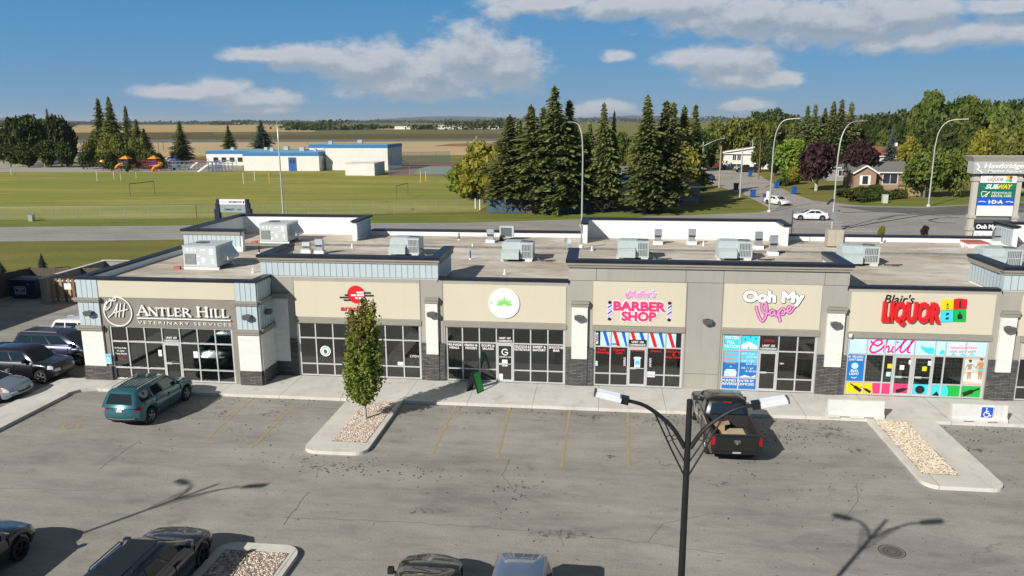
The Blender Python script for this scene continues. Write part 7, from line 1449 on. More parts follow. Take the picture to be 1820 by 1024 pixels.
mb.box(1.42, 1.52, -.012, -.002, 1.1, 1.16); mb.build('lettering', M['white'], t); mb = MB(); mb.box(.1, .3, .1, .3, 0, .119); mb.box(w-.3, w-.1, .1, .3, 0, .119); mb.box(.1, .3, 1.2, 1.4, 0, .119); mb.box(w-.3, w-.1, 1.2, 1.4, 0, .119); mb.build('skid', M['black'], t)
# neighbouring block beyond the left edge of the picture: its shadow lies across the lane
SH = thing('neighbour_building', 'plain grey neighbouring building beyond the left edge that shades the lane', 'building', (0, 0, 0)); mb = MB(); mb.box(-60, -43.9, 22, 46.5, 0, 5.6); mb.build('wall', M['stucco_dark'], SH); mb = MB(); mb.box(-60.1, -43.8, 21.9, 46.6, 5.602, 5.8); mb.build('roof', M['cap'], SH)
for k in range(5): mb = MB(); mb.box(-43.898, -43.85, 24+k*3.6, 26+k*3.6, 1.2, 2.8); mb.build('window', M['housepane'], SH)
settle(SH, (-50, 32, 0))

# leaf litter and grit washed along the kerb and islands
rng = np.random.default_rng(9); P = []
for (cx, cy, sx_, sy_, n) in ((0, 32.9, 18, .25, 220), (-10, 26.6, 1.6, .35, 60), (-8.6, 26.2, 2.2, .3, 50), (4, 32.4, 1.6, .5, 160), (7.6, 31.2, .9, .8, 120), (15.5, 31.8, 1.0, .9, 60), (0, 24, 12, 5, 40), (-2.9, 24.6, .5, 1.2, 40), (-14, 30, 4, 2, 80), (8, 27, 2, 2, 60)):
    P.append(np.stack([rng.normal(cx, sx_, n), np.minimum(rng.normal(cy, sy_, n), 33.3), np.full(n, .014)], 1))
P = np.vstack(P); P[:, 2] += rng.uniform(0, .012, len(P)); q = rand_quads(rng, P, .042, np.tile([0, 0, 4.], (len(P), 1)), 1.6); tag(link('leaf_litter', quad_mesh('leaf_litter', q[0], q[1], q[2]*.8, mat('litter', (.045, .04, .034), .95, var=.5, scale=9))), kind='stuff')

# oil stains at the head of the bays: thin irregular films on the asphalt
def stain_mat():
    m = mat('oil_stain', (.07, .065, .058), .8); N, L, p = nodes_of(m); pos = N.new('ShaderNodeNewGeometry').outputs['Position']; tr = N.new('ShaderNodeBsdfTransparent'); ms = N.new('ShaderNodeMixShader')
    L.new(nrange(N, L, nnoise(N, L, pos, 3.2, 6, .75), .50, .66, 0, .75), ms.inputs[0]); L.new(tr.outputs[0], ms.inputs[1]); L.new(p.outputs[0], ms.inputs[2]); L.new(ms.outputs[0], N['Material Output'].inputs['Surface']); return m
mb = MB(); rg = random.Random(5)
for px, py, a_, b2 in ((1050, 742, .55, .45), (1165, 748, .5, .5), (960, 738, .4, .4), (860, 735, .35, .35), (1085, 815, .4, .3), (1480, 770, .9, .6), (1520, 800, .5, .4), (1420, 760, .5, .35), (1740, 800, .5, .3), (480, 735, .45, .4), (400, 735, .5, .45), (230, 745, .6, .4), (610, 832, 1.3, .35), (1275, 860, .5, .3), (940, 865, .8, .2), (760, 910, .8, .25), (1000, 950, 1.0, .3)):
    x, y = G(px, py); mb.face([(x+a_*rg.uniform(.75, 1.15)*math.cos(t_), y+b2*rg.uniform(.75, 1.15)*math.sin(t_), .0105) for t_ in np.linspace(0, 6.28, 17)[:-1]])
tag(mb.build('oil_stain', stain_mat()), kind='structure')
# ------------------------------------------------------------------ street lights, poles, signs behind
def street_light(px, py, top, dx, dy, label, h=None, r=.10, grp='curved street lights along the main road'):
    x, y = G(px, py); h = h or zat(x, y, top); t = thing('street_light', label, 'street light', (x, y, 0), 0, grp)
    A_ = crom([(0, 0, h*.68), (dx*.10, dy*.10, h*.86), (dx*.42, dy*.42, h*.975), (dx, dy, h)], 6)
    mb = MB(); mb.tube([(0, 0, .3), (0, 0, h*.4)]+A_, [r*1.25, r]+[r*(.85-.45*i/len(A_)) for i in range(len(A_))], 10); mb.build('pole', M['pole'], t)
    mb = MB(); L_ = math.hypot(dx, dy) or 1; mb.bar((dx, dy, h), (dx+dx/L_*.75, dy+dy/L_*.75, h+.02), .28, .12); mb.build('lamp_head', M['galv'], t); mb = MB(); mb.lathe([(.28, 0), (.28, .25), (.15, .32)], 10); mb.build('base', M['kerb'], t); return t
street_light(505, 402, 217, -1.0, 2.2, 'thin curved street light at the edge of the playing field'); street_light(1034, 402, 217, -1.5, 2.0, 'curved street light rising behind the roof in front of the spruce row'); street_light(1367, 377, 211, 2.4, -1.0, 'curved street light at the mouth of the side street'); street_light(1478, 412, 215, 2.8, 1.6, 'curved street light with solar panel standing behind the roof at the junction'); street_light(1650, 367, 212, 2.9, -1.4, 'curved street light before the huge round green tree')
x, y = G(1478, 412); t = thing('solar_sign_panel', 'small tilted solar panel and cabinet strapped to the junction street light', 'solar panel', (x, y, 0)); mb = MB(); mb.v += [(-.75, -.3, 3.2), (-.12, -.3, 3.9), (-.12, .5, 3.9), (-.75, .5, 3.2)]; mb.f.append((0, 1, 2, 3)); mb.m.append(0); mb.box(-.14, -.05, -.1, .3, 3.5, 3.8, 1); mb.build('panel', [M['navy'], M['galv']], t); mb = MB(); mb.box(-.3, .3, -.35, -.12, 1.5, 2.4); mb.build('cabinet', M['galv'], t); mb = MB(); mb.tube([(.0, 0, 2.5), (.55, -.1, 2.5)], .03, 6); mb.lathe([(0, -.1), (.14, -.08), (.14, .1), (0, .12)], 10, c=(.6, -.1, 2.5)); mb.build('sensor', M['lampgrey'], t)
x, y = G(1364, 374); t = thing('flasher_panel', 'small solar panel and white box on the side street corner light', 'solar panel', (x, y, 0)); mb = MB(); mb.face([(-.5, -.2, 3.3), (.2, -.2, 3.7), (.2, .4, 3.7), (-.5, .4, 3.3)]); mb.build('panel', M['navy'], t); mb = MB(); mb.box(-.35, .05, -.3, -.12, 2.0, 2.8); mb.build('cabinet', M['white'], t)
def wood_pole(px, py, top, label, m='wood', arm=None, r=.13):
    x, y = G(px, py); h = zat(x, y, top); t = thing('utility_pole', label, 'utility pole', (x, y, 0), 0, 'utility poles in the side street'); mb = MB(); mb.tube([(0, 0, 0), (0, 0, h)], [r*1.2, r*.8], 9); mb.build('pole', M[m], t)
    if arm: mb = MB(); mb.tube(crom([(0, 0, h*arm[2]), (arm[0]*.5, 0, h*arm[2]+arm[1]*.6), (arm[0], 0, h*arm[2]+arm[1])], 4), .05, 6); mb.bar((arm[0], 0, h*arm[2]+arm[1]), (arm[0]+math.copysign(.8, arm[0]), 0, h*arm[2]+arm[1]+.05), .3, .15); mb.build('street_lamp', M['galv'], t)
    return t
wood_pole(1278, 334, 259, 'pale brown wooden pole at the left kerb of the side street', 'tanfence'); wood_pole(1315, 351, 262, 'grey pole at the nearer left kerb of the side street', 'pole'); wood_pole(1348, 319, 253, 'brown wooden pole on the lawn beside the white house', 'wood'); wood_pole(1335, 300, 248, 'grey pole with lamp arm behind the dark pickup', 'pole', (-2.2, .6, .92)); wood_pole(1247, 322, 250, 'grey pole with long lamp arm rising from the garden trees', 'pole', (3.6, 1.6, .86))
for k, (px, py, tp) in enumerate(((282, 268, 238), (291, 268, 240), (547, 258, 236), (614, 258, 234), (256, 246, 222))): wood_pole(px, py, tp, 'thin dark pole in the stubble beyond the school, %s from the left' % ORD[(1, 2, 3, 4, 0)[k]], 'wood', None, .12)
# shopping plaza pylon
PY = 66.0
def Y_(x, y): return Wv(x, y, PY)
a, b = Y_(1727, 440), Y_(1786, 440); t = thing('pylon_sign', 'tall plaza sign with grey header and stacked tenant panels between two posts', 'sign', ((a[0]+b[0])/2, PY, 0)); ox, oz = t.location.x, 0
def col(px0, px1): p, q = Y_(px0, 340)[0]-ox, Y_(px1, 340)[0]-ox; return p, q
zt_, zb_ = Y_(1755, 308)[1], Y_(1755, 277)[1]
for xc in (-1.62, 1.62):
    mb = MB(); mb.box(xc-.19, xc+.19, -.19, .19, 0, zt_-.0); pc = mb.build('post', M['beige'] if False else mat('pylon_stone', (.50, .475, .42), .85, var=.05), t); mb = MB()
    for z_ in (zt_-.62, zt_-3.6, zt_-4.6): mb.box(xc-.27, xc+.27, -.27, .27, z_, z_+.26)
    mb.build('collar', mat('pylon_collar', (.44, .43, .40), .85), pc)
mb = MB(); mb.box(-2.1, 2.1, -.55, .55, zt_+.0, zt_+.95, 0); b_ = len(mb.v)
mb.v += [(-2.1, -.55, zt_+.951), (2.1, -.55, zt_+.951), (2.1, .55, zt_+.951), (-2.1, .55, zt_+.951), (-2.42, -.85, zb_), (2.42, -.85, zb_), (2.42, .85, zb_), (-2.42, .85, zb_)]
for f in ((0, 1, 5, 4), (1, 2, 6, 5), (2, 3, 7, 6), (3, 0, 4, 7), (4, 5, 6, 7)): mb.f.append(tuple(b_+i for i in f)); mb.m.append(1)
hdr = mb.build('header', [mat('pylon_header', (.42, .44, .44), .8, var=.05), mat('pylon_cornice', (.52, .505, .45), .8)], t)
mb = MB(); put_text(mb, 'Hawkridge', .15, zt_+.42, -.58, .36, 0, .03, .1, 1, .05, 2.9); put_text(mb, 'Market Square', .25, zt_+.10, -.575, .22, 0, .02, .1, 1, .04, 2.5); stroke(mb, [(-1.9, zt_+.75), (-1.72, zt_+.5), (-1.82, zt_+.3), (-1.6, zt_+.2), (-1.45, zt_+.05)], .12, -.575, 0, .04); hl_ = mb.build('lettering', M['white'], hdr)
mb = MB(); mb.box(-1.40, 1.40, -.22, .22, zt_-3.52, zt_-.05); mb.box(-1.40, 1.40, -.22, .22, 1.0, zt_-3.75); mb.build('cabinet', M['lampgrey'], t)
zc = zt_-.10; PN = [('LIQUOR', .66, 'white'), ('SUB', .60, 'teal'), ('DENT', .60, 'teal'), ('IDA', .60, 'signblue'), ('', .85, 'white')]
for s, h, m in PN:
    z0 = zc-h; mb = MB(); mb.box(-1.36, 1.36, -.26, -.221, z0+.02, zc); pn = mb.build('tenant_panel', M['pane'] if False else M[m], t); mb = MB(); yy = -.265
    if s == 'LIQUOR':
        put_text(mb, s, -.2, z0+.16, yy, .27, 0, .01, 0, 1, 0, 1.15); put_text(mb, "Blair's", -.3, z0+.50, yy, .10, 0)
        for i, (ux, uz) in enumerate(((0, 1), (1, 1), (0, 0), (1, 0))): mb.box(.55+ux*.24, .77+ux*.24, -.266, -.2605, z0+.1+uz*.23, z0+.31+uz*.23, 2+i)
    if s == 'SUB': put_text(mb, 'SUB', -.42, z0+.16, yy, .33, 1, .05, .25, 1, 0, 1.0); put_text(mb, 'WAY', .56, z0+.16, yy, .33, 2, .05, .25, 1, 0, 1.1)
    if s == 'DENT': put_text(mb, 'PENHOLD', .35, z0+.34, yy, .17, 1, .01, 0, 1.1, 0, 1.45); put_text(mb, 'DENTAL CARE', .35, z0+.09, yy, .19, 1, .02, 0, 1, 0, 1.5); stroke(mb, [(-.75, z0+.5), (-1.1, z0+.52), (-1.15, z0+.3), (-1.05, z0+.1), (-.9, z0+.2), (-.8, z0+.1), (-.7, z0+.3)], .05, -.2605, 1, .004); stroke(mb, [(-.85, z0+.25), (-.55, z0+.5)], .08, -.262, 1, .006)
    if s == 'IDA': put_text(mb, 'I\u00b7D\u00b7A', 0, z0+.17, yy, .27, 1, .05, 0, 1, 0, 1.1); stroke(mb, [(-1.3, z0+.3), (-1.1, z0+.34), (-.75, z0+.3)], .06, -.2605, 1, .004); stroke(mb, [(.75, z0+.3), (1.0, z0+.34), (1.3, z0+.27)], .06, -.2605, 1, .004)
    if mb.v: mb.build('lettering', [mat('plum_lettering', (.22, .03, .06), .5), M['white'], M['yellows'], M['signred'], M['cyan'], M['signgreen']], pn)
    zc = z0
z0 = zt_-3.95; mb = MB(); mb.box(-1.36, 1.36, -.26, -.221, z0-.62, z0); pn = mb.build('tenant_panel', M['navy'], t); mb = MB(); put_text(mb, 'Ooh My Vape', 0, z0-.46, -.265, .31, 0, .06, 0, 1, 0, 2.5); mb.build('lettering', M['white'], pn)
for k in range(2): mb = MB(); mb.box(-1.36, 1.36, -.26, -.221, z0-1.45-k*.85, z0-.66-k*.85); pn = mb.build('tenant_panel', M['white'], t); mb = MB(); put_text(mb, ('Payments', 'PIZZA')[k], -.1, z0-1.15-k*.85, -.265, .2, 0, .01, .2, 1, 0, 1.3); stroke(mb, [(-1.2, z0-.9-k*.85), (-1.0, z0-.95-k*.85), (-1.15, z0-1.2-k*.85)], .05, -.2605, 0, .004); mb.build('lettering', M['lampgrey'] if k else M['skyblue'], pn)
# community notice board behind the roof
NY = 64.0; p, q = Wv(390, 360, NY), Wv(437, 360, NY); zt_ = Wv(410, 354, NY)[1]; t = thing('notice_board', 'navy framed community notice board behind the left rear parapet', 'sign', ((p[0]+q[0])/2, NY, 0)); w = (q[0]-p[0])/2
for s_ in (-1, 1): mb = MB(); a, b = sorted((s_*w, s_*(w+.22))); mb.box(a, b, -.2, .2, 0, zt_); a, b = sorted((s_*(w+.22), s_*(w+.45))); mb.box(a, b, -.2, .2, 0, zt_-.85); a, b = sorted((s_*(w+.22), s_*(w+.32))); mb.box(a, b, -.18, .18, zt_-.849, zt_-.35); mb.build('post', M['navy'], t)
mb = MB(); mb.box(-w, w, -.12, .12, zt_-.46, zt_-.02, 0); hb = mb.build('header', [M['label']], t); mb = MB(); put_text(mb, 'PENHOLD', -w*.52, zt_-.33, -.125, .17, 1, .0, 0, 1, 0, w*.75); put_text(mb, 'INFORMATION', w*.25, zt_-.33, -.125, .19, 0, .03, 0, 1, 0, w*.95); mb.box(w*.82, w*.93, -.126, -.1205, zt_-.35, zt_-.15, 0); mb.build('lettering', [M['navy'], mat('lilac_paint', (.45, .4, .6), .5)], hb)
mb = MB(); mb.box(-w, w, -.10, .10, zt_-1.15, zt_-.47); bd = mb.build('message_panel', mat('message_grey', (.26, .32, .35), .5), t); mb = MB(); put_text(mb, 'COMMUNITY', -w*.25, zt_-.98, -.105, .16, 0, .03, 0, 1, 0, w*.8); put_text(mb, 'FAIR', w*.5, zt_-.97, -.105, .13, 0, .02, 0, 1, 0, w*.35); mb.build('lettering', M['navy'], bd)
# ------------------------------------------------------------------ fences by the road
def mesh_fence(name, label, pts, h, m, step=3.0, pr=.035, zs_=None):
    t = thing(name, label, 'fence', (*pts[0], 0)); o = Vector((*pts[0], 0)); f = MB(); rl = MB()
    for a, b in zip(pts[:-1], pts[1:]):
        a, b = Vector((*a, 0))-o, Vector((*b, 0))-o; L = (b-a).length; n = max(1, int(L/step)); Z = Vector((0, 0, h)); f.face([a, b, b+Z, a+Z]); rl.tube([a+Z, b+Z], .025, 5)
        for i in range(n+1): p = a+(b-a)*i/n; q = MB(); q.tube([p, p+Z*1.03], pr, 6); q.build('post', M['galv'] if m != M['chaindark'] else M['acdark'], t)
    f.build('wire_panel', m, t); rl.build('top_rail', M['galv'] if m != M['chaindark'] else M['acdark'], t); return t
mesh_fence('chain_link_fence', 'long chain link fence between the road verge and the playing field', [G(-120, 393.5), G(350, 388.5), G(850, 376.5)], 1.8, M['chain'])
mesh_fence('chain_link_fence', 'tall dark netted fence round the sports court behind the school', [G(692, 312), G(700, 292), G(800, 290)], 3.6, M['chaindark'], 4); mesh_fence('chain_link_fence', 'pale netted front fence of the sports court', [G(692, 313), G(800, 313.5)], 2.4, M['chain'], 4)
sheet('sports_court', [G(690, 313), G(805, 313.5), G(810, 290), G(700, 291)], .03, M['court']); sheet('court_surface', [G(735, 309), G(800, 310), G(806, 297), G(748, 297)], .05, M['courtg'])
t = board_fence('board_fence', 'blue painted board fence behind the spruce row', 'fence', [G(866, 379), G(1006, 379), G(1180, 371)], 2.0, M['bluefence'], .30, .03)
board_fence('board_fence', 'tan board fence right of the plaza pylon', 'fence', [G(1765, 342), G(1850, 340)], 1.9, M['tanfence'], .5, .04); board_fence('board_fence', 'tan board fence beside the brick house', 'fence', [G(1600, 350), G(1650, 349)], 1.7, M['tanfence'], .4, .04)
for k, (px, py) in enumerate(((845, 371), (853, 373))): x, y = G(px, py); t = thing('post', 'white fence post at the playing field corner, %s of two' % ('left', 'right')[k], 'post', (x, y, 0)); mb = MB(); mb.tube([(0, 0, 0), (0, 0, 1.5)], .09, 8); mb.lathe([(.1, 1.501), (.05, 1.56), (0, 1.57)], 8); mb.build('shaft', M['white'], t)
def utility_box(px, py, h, w, m, label): x, y = G(px, py); t = thing('utility_box', label, 'utility box', (x, y, 0)); mb = MB(); mb.box(-w/2, w/2, -w/2, w/2, 0, h); mb.build('cabinet', m, t); mb = MB(); mb.box(-w*.55, w*.55, -w*.55, w*.55, h+.001, h+.06); mb.build('cap', m, t)
utility_box(57, 393, .8, .6, M['galv'], 'small grey utility box in the verge at the left'); utility_box(1572, 361, 1.3, .75, mat('box_mint', (.48, .54, .45), .6), 'pale green utility box before the clipped hedges')
def bin_(px, py, m, label):
    x, y = G(px, py); t = thing('wheelie_bin', label, 'bin', (x, y, 0), .2, 'wheelie bins put out along the side street'); mb = MB(); P = [(-.24, -.26), (.24, -.26), (.24, .26), (-.24, .26)]; b = len(mb.v); mb.v += [(a*1, c*1, .08) for a, c in P]+[(a*1.25, c*1.25, .98) for a, c in P]
    for f in ((0, 1, 5, 4), (1, 2, 6, 5), (2, 3, 7, 6), (3, 0, 4, 7), (4, 5, 6, 7), (3, 2, 1, 0)): mb.f.append(f); mb.m.append(0)
    mb.build('body', M[m], t); mb = MB(); mb.box(-.34, .34, -.36, .36, .99, 1.06); mb.build('lid', M[m], t); mb = MB(); mb.lathe([(.0, -.3), (.09, -.3), (.09, .3), (0, .3)], 10, c=(0, .3, .09), axis='x'); mb.build('wheel', M['tyre'], t); t.scale = (1.25, 1.25, 1.25)
for px, py, m, l in ((1287, 302, 'binblue', 'blue wheelie bin in front of the white house'), (1333, 314, 'binblue', 'blue wheelie bin beside the dark pickup'), (1380, 335, 'binblue', 'blue wheelie bin at the right kerb, farther of the two'), (1411, 345, 'binblue', 'blue wheelie bin at the right kerb below the purple tree'), (1338, 351, 'binblue', 'blue wheelie bin at the left kerb beside the grey pole'), (1361, 360, 'binblue', 'blue wheelie bin next to the parked white sedan'), (1308, 338, 'bingrey', 'black wheelie bin at the left kerb')): bin_(px, py, m, l)
x, y = G(1384, 371); t = thing('traffic_sign', 'small white backed traffic sign by the side street corner', 'sign', (x, y, 0)); mb = MB(); mb.tube([(0, 0, 0), (0, 0, 2.5)], .04, 6); mb.build('post', M['galv'], t); mb = MB(); mb.plate(ell(0, 2.3, .24, .24, 8, .39), -.05, -.03); mb.build('plate', M['galv'], t)
# ------------------------------------------------------------------ houses
def house(name, label, X, Y, rz, w, d, h, rise, wallm, roofm, wins, hip=False, ov=.5, chimney=None, door=None, basement=None, cat='house'):
    """w across the front (local -y side), d deep; windows: (x, z, w, h, side)"""
    t = thing(name, label, cat, (X, Y, 0), rz); mb = MB(); mb.box(-w/2, w/2, 0, d, 0, h)
    if not hip: mb.v += [(-w/2, 0, h), (-w/2, d, h), (-w/2, d/2, h+rise), (w/2, 0, h), (w/2, d, h), (w/2, d/2, h+rise)]; b = len(mb.v)-6; mb.f += [(b, b+2, b+1), (b+3, b+4, b+5)]; mb.m += [0, 0]
    mb.build('wall', wallm, t); mb = MB(); r0 = [(-w/2-ov, -ov, h-.1), (w/2+ov, -ov, h-.1), (w/2+ov, d+ov, h-.1), (-w/2-ov, d+ov, h-.1)]; q = d/2 if hip else -ov; r1 = [(-w/2+min(q, w/2-.3), d/2, h+rise), (w/2-min(q, w/2-.3), d/2, h+rise)]
    b = len(mb.v); mb.v += r0+r1; mb.f += [(b, b+1, b+5, b+4), (b+2, b+3, b+4, b+5), (b+1, b+2, b+5), (b+3, b, b+4)]; mb.m += [0]*4
    rf_ = mb.build('roof', roofm, t); mb = MB(); mb.box(-w/2-ov, w/2+ov, -ov-.04, -ov, h-.26, h-.08); mb.box(-w/2-ov, w/2+ov, d+ov, d+ov+.04, h-.26, h-.08); mb.build('fascia', M['white'], t)
    if chimney: mb = MB(); mb.box(chimney[0]-.3, chimney[0]+.3, d*.55, d*.55+.6, h, h+rise+.8); mb.build('chimney', M['white'], rf_)
    for (x, z, ww, hh) in wins:
        mb = MB(); mb.box(x-ww/2-.1, x+ww/2+.1, -.08, -.001, z-.1, z); mb.box(x-ww/2-.1, x+ww/2+.1, -.08, -.001, z+hh, z+hh+.1); mb.box(x-ww/2-.1, x-ww/2, -.08, -.001, z, z+hh); mb.box(x+ww/2, x+ww/2+.1, -.08, -.001, z, z+hh); mb.box(x-.03, x+.03, -.07, -.002, z, z+hh)
        f = mb.build('window', M['white'], t); mb = MB(); mb.face([(x-ww/2, -.02, z), (x+ww/2, -.02, z), (x+ww/2, -.02, z+hh), (x-ww/2, -.02, z+hh)]); mb.build('pane', M['housepane'], f)
    if door: mb = MB(); mb.box(door-.5, door+.5, -.06, -.001, .1, 2.2); mb.build('door', M['bluedoor'] if cat == 'school' else M['wood'], t)
    return t
def gable(t, x0, x1, y0, y1, h, rise, xa, wallm, roofm, lower=False):
    """a gable end facing the front of a house: ridge runs back from it, apex at xa"""
    mb = MB(); z0 = 0 if lower else h-.15; mb.v += [(x0, y0, z0), (x1, y0, z0), (x1, y0, h), (xa, y0, h+rise), (x0, y0, h)]; mb.f.append((0, 1, 2, 3, 4)); mb.m.append(0)
    if lower: mb.face([(x0, y1, 0), (x0, y0, 0), (x0, y0, h), (x0, y1, h)]); mb.face([(x1, y0, 0), (x1, y1, 0), (x1, y1, h), (x1, y0, h)])
    mb.build('gable_wall', wallm, t); mb = MB(); e = .45
    for xe, sg in ((x0-e, -1), (x1+e, 1)):
        k = rise/abs((x1 if sg > 0 else x0)-xa); ze = h-.02-e*k; a, b = (xe, ze), (xa, h+rise+.02)
        for dz in (0,): mb.v += [(a[0], y0-e, a[1]), (b[0], y0-e, b[1]), (b[0], y1, b[1]), (a[0], y1, a[1]), (a[0], y0-e, a[1]+.16), (b[0], y0-e, b[1]+.16), (b[0], y1, b[1]+.16), (a[0], y1, a[1]+.16)]
        n = len(mb.v)-8
        for f in ((0, 1, 2, 3), (7, 6, 5, 4), (0, 4, 5, 1), (0, 3, 7, 4)): mb.f.append(tuple(n+i for i in f)); mb.m.append(0)
    mb.build('gable_roof', roofm, t); mb = MB()
    for xe, sg in ((x0-e, -1), (x1+e, 1)): k = rise/abs((x1 if sg > 0 else x0)-xa); mb.bar((xe, y0-e-.03, h-.02-e*k+.03), (xa, y0-e-.03, h+rise+.05), .05, .26)
    mb.build('bargeboard', M['white'], t)
    if lower:
        xm = (x0+x1)/2; mb = MB(); mb.box(xm-.95, xm+.95, y0-.07, y0-.001, 1.0, 2.75); f = mb.build('window', M['white'], t); mb = MB(); mb.face([(xm-.5, y0-.075, 1.12), (xm+.5, y0-.075, 1.12), (xm+.5, y0-.075, 2.63), (xm-.5, y0-.075, 2.63)]); mb.build('pane', M['housepane'], f)
x, y = G(1275, 297); x2, _ = G(1352, 299); t = house('bungalow', 'white split level house with shallow gable at the end of the side street', (x+x2)/2+1, y-8, rad(-12), 14, 9, 4.2, .35, M['housewhite'], M['shingle'], [(-3.2, 2.3, .9, 1.5), (-2.0, 2.3, .9, 1.5), (2.4, 2.3, .9, 1.5), (3.5, 2.3, .9, 1.5), (-2.6, .5, 2.4, .8), (3.0, .5, 2.2, .8)], chimney=(3,))
gable(t, -7.0, 7.0, -.35, 6.5, 4.25, 1.45, 2.0, M['housewhite'], mat('white_roof_edge', (.55, .54, .52), .7))
x, y = G(1210, 364); house('bungalow', 'grey sided house with hipped roof half hidden by the golden tree', x-.6, y, rad(4), 7.0, 9, 3.0, 1.9, M['housegrey'], M['shingle'], [(-.3, .5, 1.2, .5)], True)
x, y = G(1562, 337); bx, by = x, y; brick_ = house('bungalow', 'brick bungalow with gabled wing and white framed windows behind the clipped hedges', x, y, rad(-4), 9.5, 8, 3.4, 1.7, M['brick'], M['shingle'], [(1.8, 1.1, 2.5, 1.8)], False, door=-.4)
gable(brick_, -4.9, -1.1, -1.7, 4.0, 3.35, 1.15, -3.0, M['brick'], M['shingle'], lower=True); x, y = bx, by
x, y = G(1590, 312); house('bungalow', 'house with red shingle roof behind the brick bungalow', x+2, y+10, 0, 12, 9, 4.2, 2.2, M['housewhite'], M['redshingle'], [(-3, 2, 1.2, 1.2)], chimney=(3,)); x, y = G(1500, 322); house('bungalow', 'small dark roofed house between the purple trees', x+1, y, rad(-8), 9, 8, 3.0, 1.6, M['housegrey'], M['shingle'], [(-1.5, 1.1, 1.4, 1.2), (2, 1.1, 1.4, 1.2)], chimney=(1,))
house('bungalow', 'white house seen in gaps between the spruces', 1.5, 131, rad(3), 12, 8, 3.4, 1.9, M['housewhite'], M['shingle'], [(-2.5, 1.0, 1.5, 1.2), (2.2, 1.0, 1.5, 1.2)], door=.2); house('shed', 'small shed with faded blue tarpaulin roof among the spruces', 2.8, 125, rad(-5), 3.4, 3.0, 3.6, 1.0, M['housewhite'], M['skyblue'], [], cat='shed')
x, y = G(153, 283); house('garage', 'pale grey garage beside the black clump beyond the playing field', x, y, rad(3), 7.5, 6.5, 3.0, 1.5, M['housegrey'], M['shingle'], [], door=None, cat='garage')
x, y = G(1800, 330); house('shed', 'pale blue sided shed behind the tan fence at the right edge', x+4, y+6, 0, 8, 6, 3.2, 1.4, mat('blue_grey_siding', (.38, .45, .52), .7), M['shingle'], [], cat='shed')
for k, (px, w, h) in enumerate(((712, 20, 4), (722, 14, 3.5), (790, 22, 5), (812, 16, 4), (428, 26, 6), (878, 16, 4))): x, y = G(px, 230 if k != 4 else 221.5); house('farm_building', 'white low farm building on the far edge of the fields, %s from the left' % ORD[(1, 2, 3, 4, 0, 5)[k]], x, y, 0, w if k != 4 else 60, 12, h if k != 4 else 10, 1.2, M['housewhite'], M['housewhite'], [], cat='farm building')
# ------------------------------------------------------------------ school
def block(name, label, x0, x1, y0, y1, h, fascia=.8, doors=(), wins=(), sidewins=(), roof_items=()):
    t = thing(name, label, 'school', ((x0+x1)/2, y0, 0), 0, 'blocks of the school'); w, d = (x1-x0)/2, y1-y0; mb = MB(); mb.box(-w, w, 0, d, 0, h-fascia); mb.build('wall', M['schoolwhite'], t)
    mb = MB(); mb.box(-w-.12, w+.12, -.12, d+.12, h-fascia+.001, h); mb.build('fascia', M['blueroof'], t); mb = MB(); mb.box(-w+.3, w-.3, .3, d-.3, h+.001, h+.05); mb.build('roof', M['skyblue'] if False else mat('pale_blue_deck', (.20, .36, .48), .6), t)
    for x, ww, hh in doors: mb = MB(); mb.box(x-ww/2, x+ww/2, -.08, -.001, .05, hh); mb.build('door', M['bluedoor'], t); mb = MB(); mb.box(x-.02, x+.02, -.09, -.081, .06, hh); mb.box(x-ww*.32, x-ww*.1, -.09, -.081, hh*.55, hh*.85); mb.box(x+ww*.1, x+ww*.32, -.09, -.081, hh*.55, hh*.85); mb.build('door_glazing', M['housepane'], KIDS[t.name][-1])
    for x, z, ww, hh in wins: mb = MB(); mb.box(x-ww/2, x+ww/2, -.06, -.001, z, z+hh); f = mb.build('window', M['white'], t); mb = MB(); mb.face([(x-ww/2+.06, -.065, z+.06), (x+ww/2-.06, -.065, z+.06), (x+ww/2-.06, -.065, z+hh-.06), (x-ww/2+.06, -.065, z+hh-.06)]); mb.build('pane', M['housepane'], f)
    for y, z, ww, hh in sidewins: mb = MB(); mb.box(w+.001, w+.06, y-ww/2, y+ww/2, z, z+hh); f = mb.build('window', M['white'], t); mb = MB(); mb.face([(w+.065, y-ww/2+.06, z+.06), (w+.065, y+ww/2-.06, z+.06), (w+.065, y+ww/2-.06, z+hh-.06), (w+.065, y-ww/2+.06, z+hh-.06)]); mb.build('pane', M['housepane'], f)
    for x, y, s in roof_items: mb = MB(); mb.box(x-s/2, x+s/2, y, y+s, h+.051, h+.05+s*.8); mb.build('roof_vent', M['galv'], t)
    return t
a, b = G(434, 303.5), G(568, 304); hA = zat(b[0], b[1], 271)
block('school_block', 'low white school block with blue fascia and a blue double door facing the field', a[0], b[0], b[1], b[1]+16, hA, .9, [(3.2, 2.2, 3.6)], (), [(2.5, 1.2, .5, 1.9), (4.2, 1.2, .5, 1.9), (11.5, 2.0, 2.0, 1.6)], [(-6, 8, 1.0), (2, 10, 1.3), (7, 7, .8), (9, 10, 1.2)])
x0 = -75.3; c = G(690, 303); hG = zat(c[0], c[1], 257.5); block('school_gym', 'tall white school gymnasium with blue roof edge and blue door', x0, c[0], c[1], c[1]+15, hG, .8, [(c[0]/2-x0/2-3.0, 2.0, 2.4)], (), [(3.5, 4.2, .5, .5)], ())
block('school_block', 'long low school wing behind the playground', -121, -93, 226, 242, 4.4, .9, (), [(-11+i*2.6, 1.0, 1.7, 1.5) for i in range(8)], (), [(-8, 5, 1), (2, 7, 1), (9, 6, 1.4)])
block('school_block', 'recessed school wing between the low block and the gymnasium', -92, -73, 236, 250, 6.0, 1.0, (), (), (), [(-4, 4, 1.2), (5, 6, 1.5)])
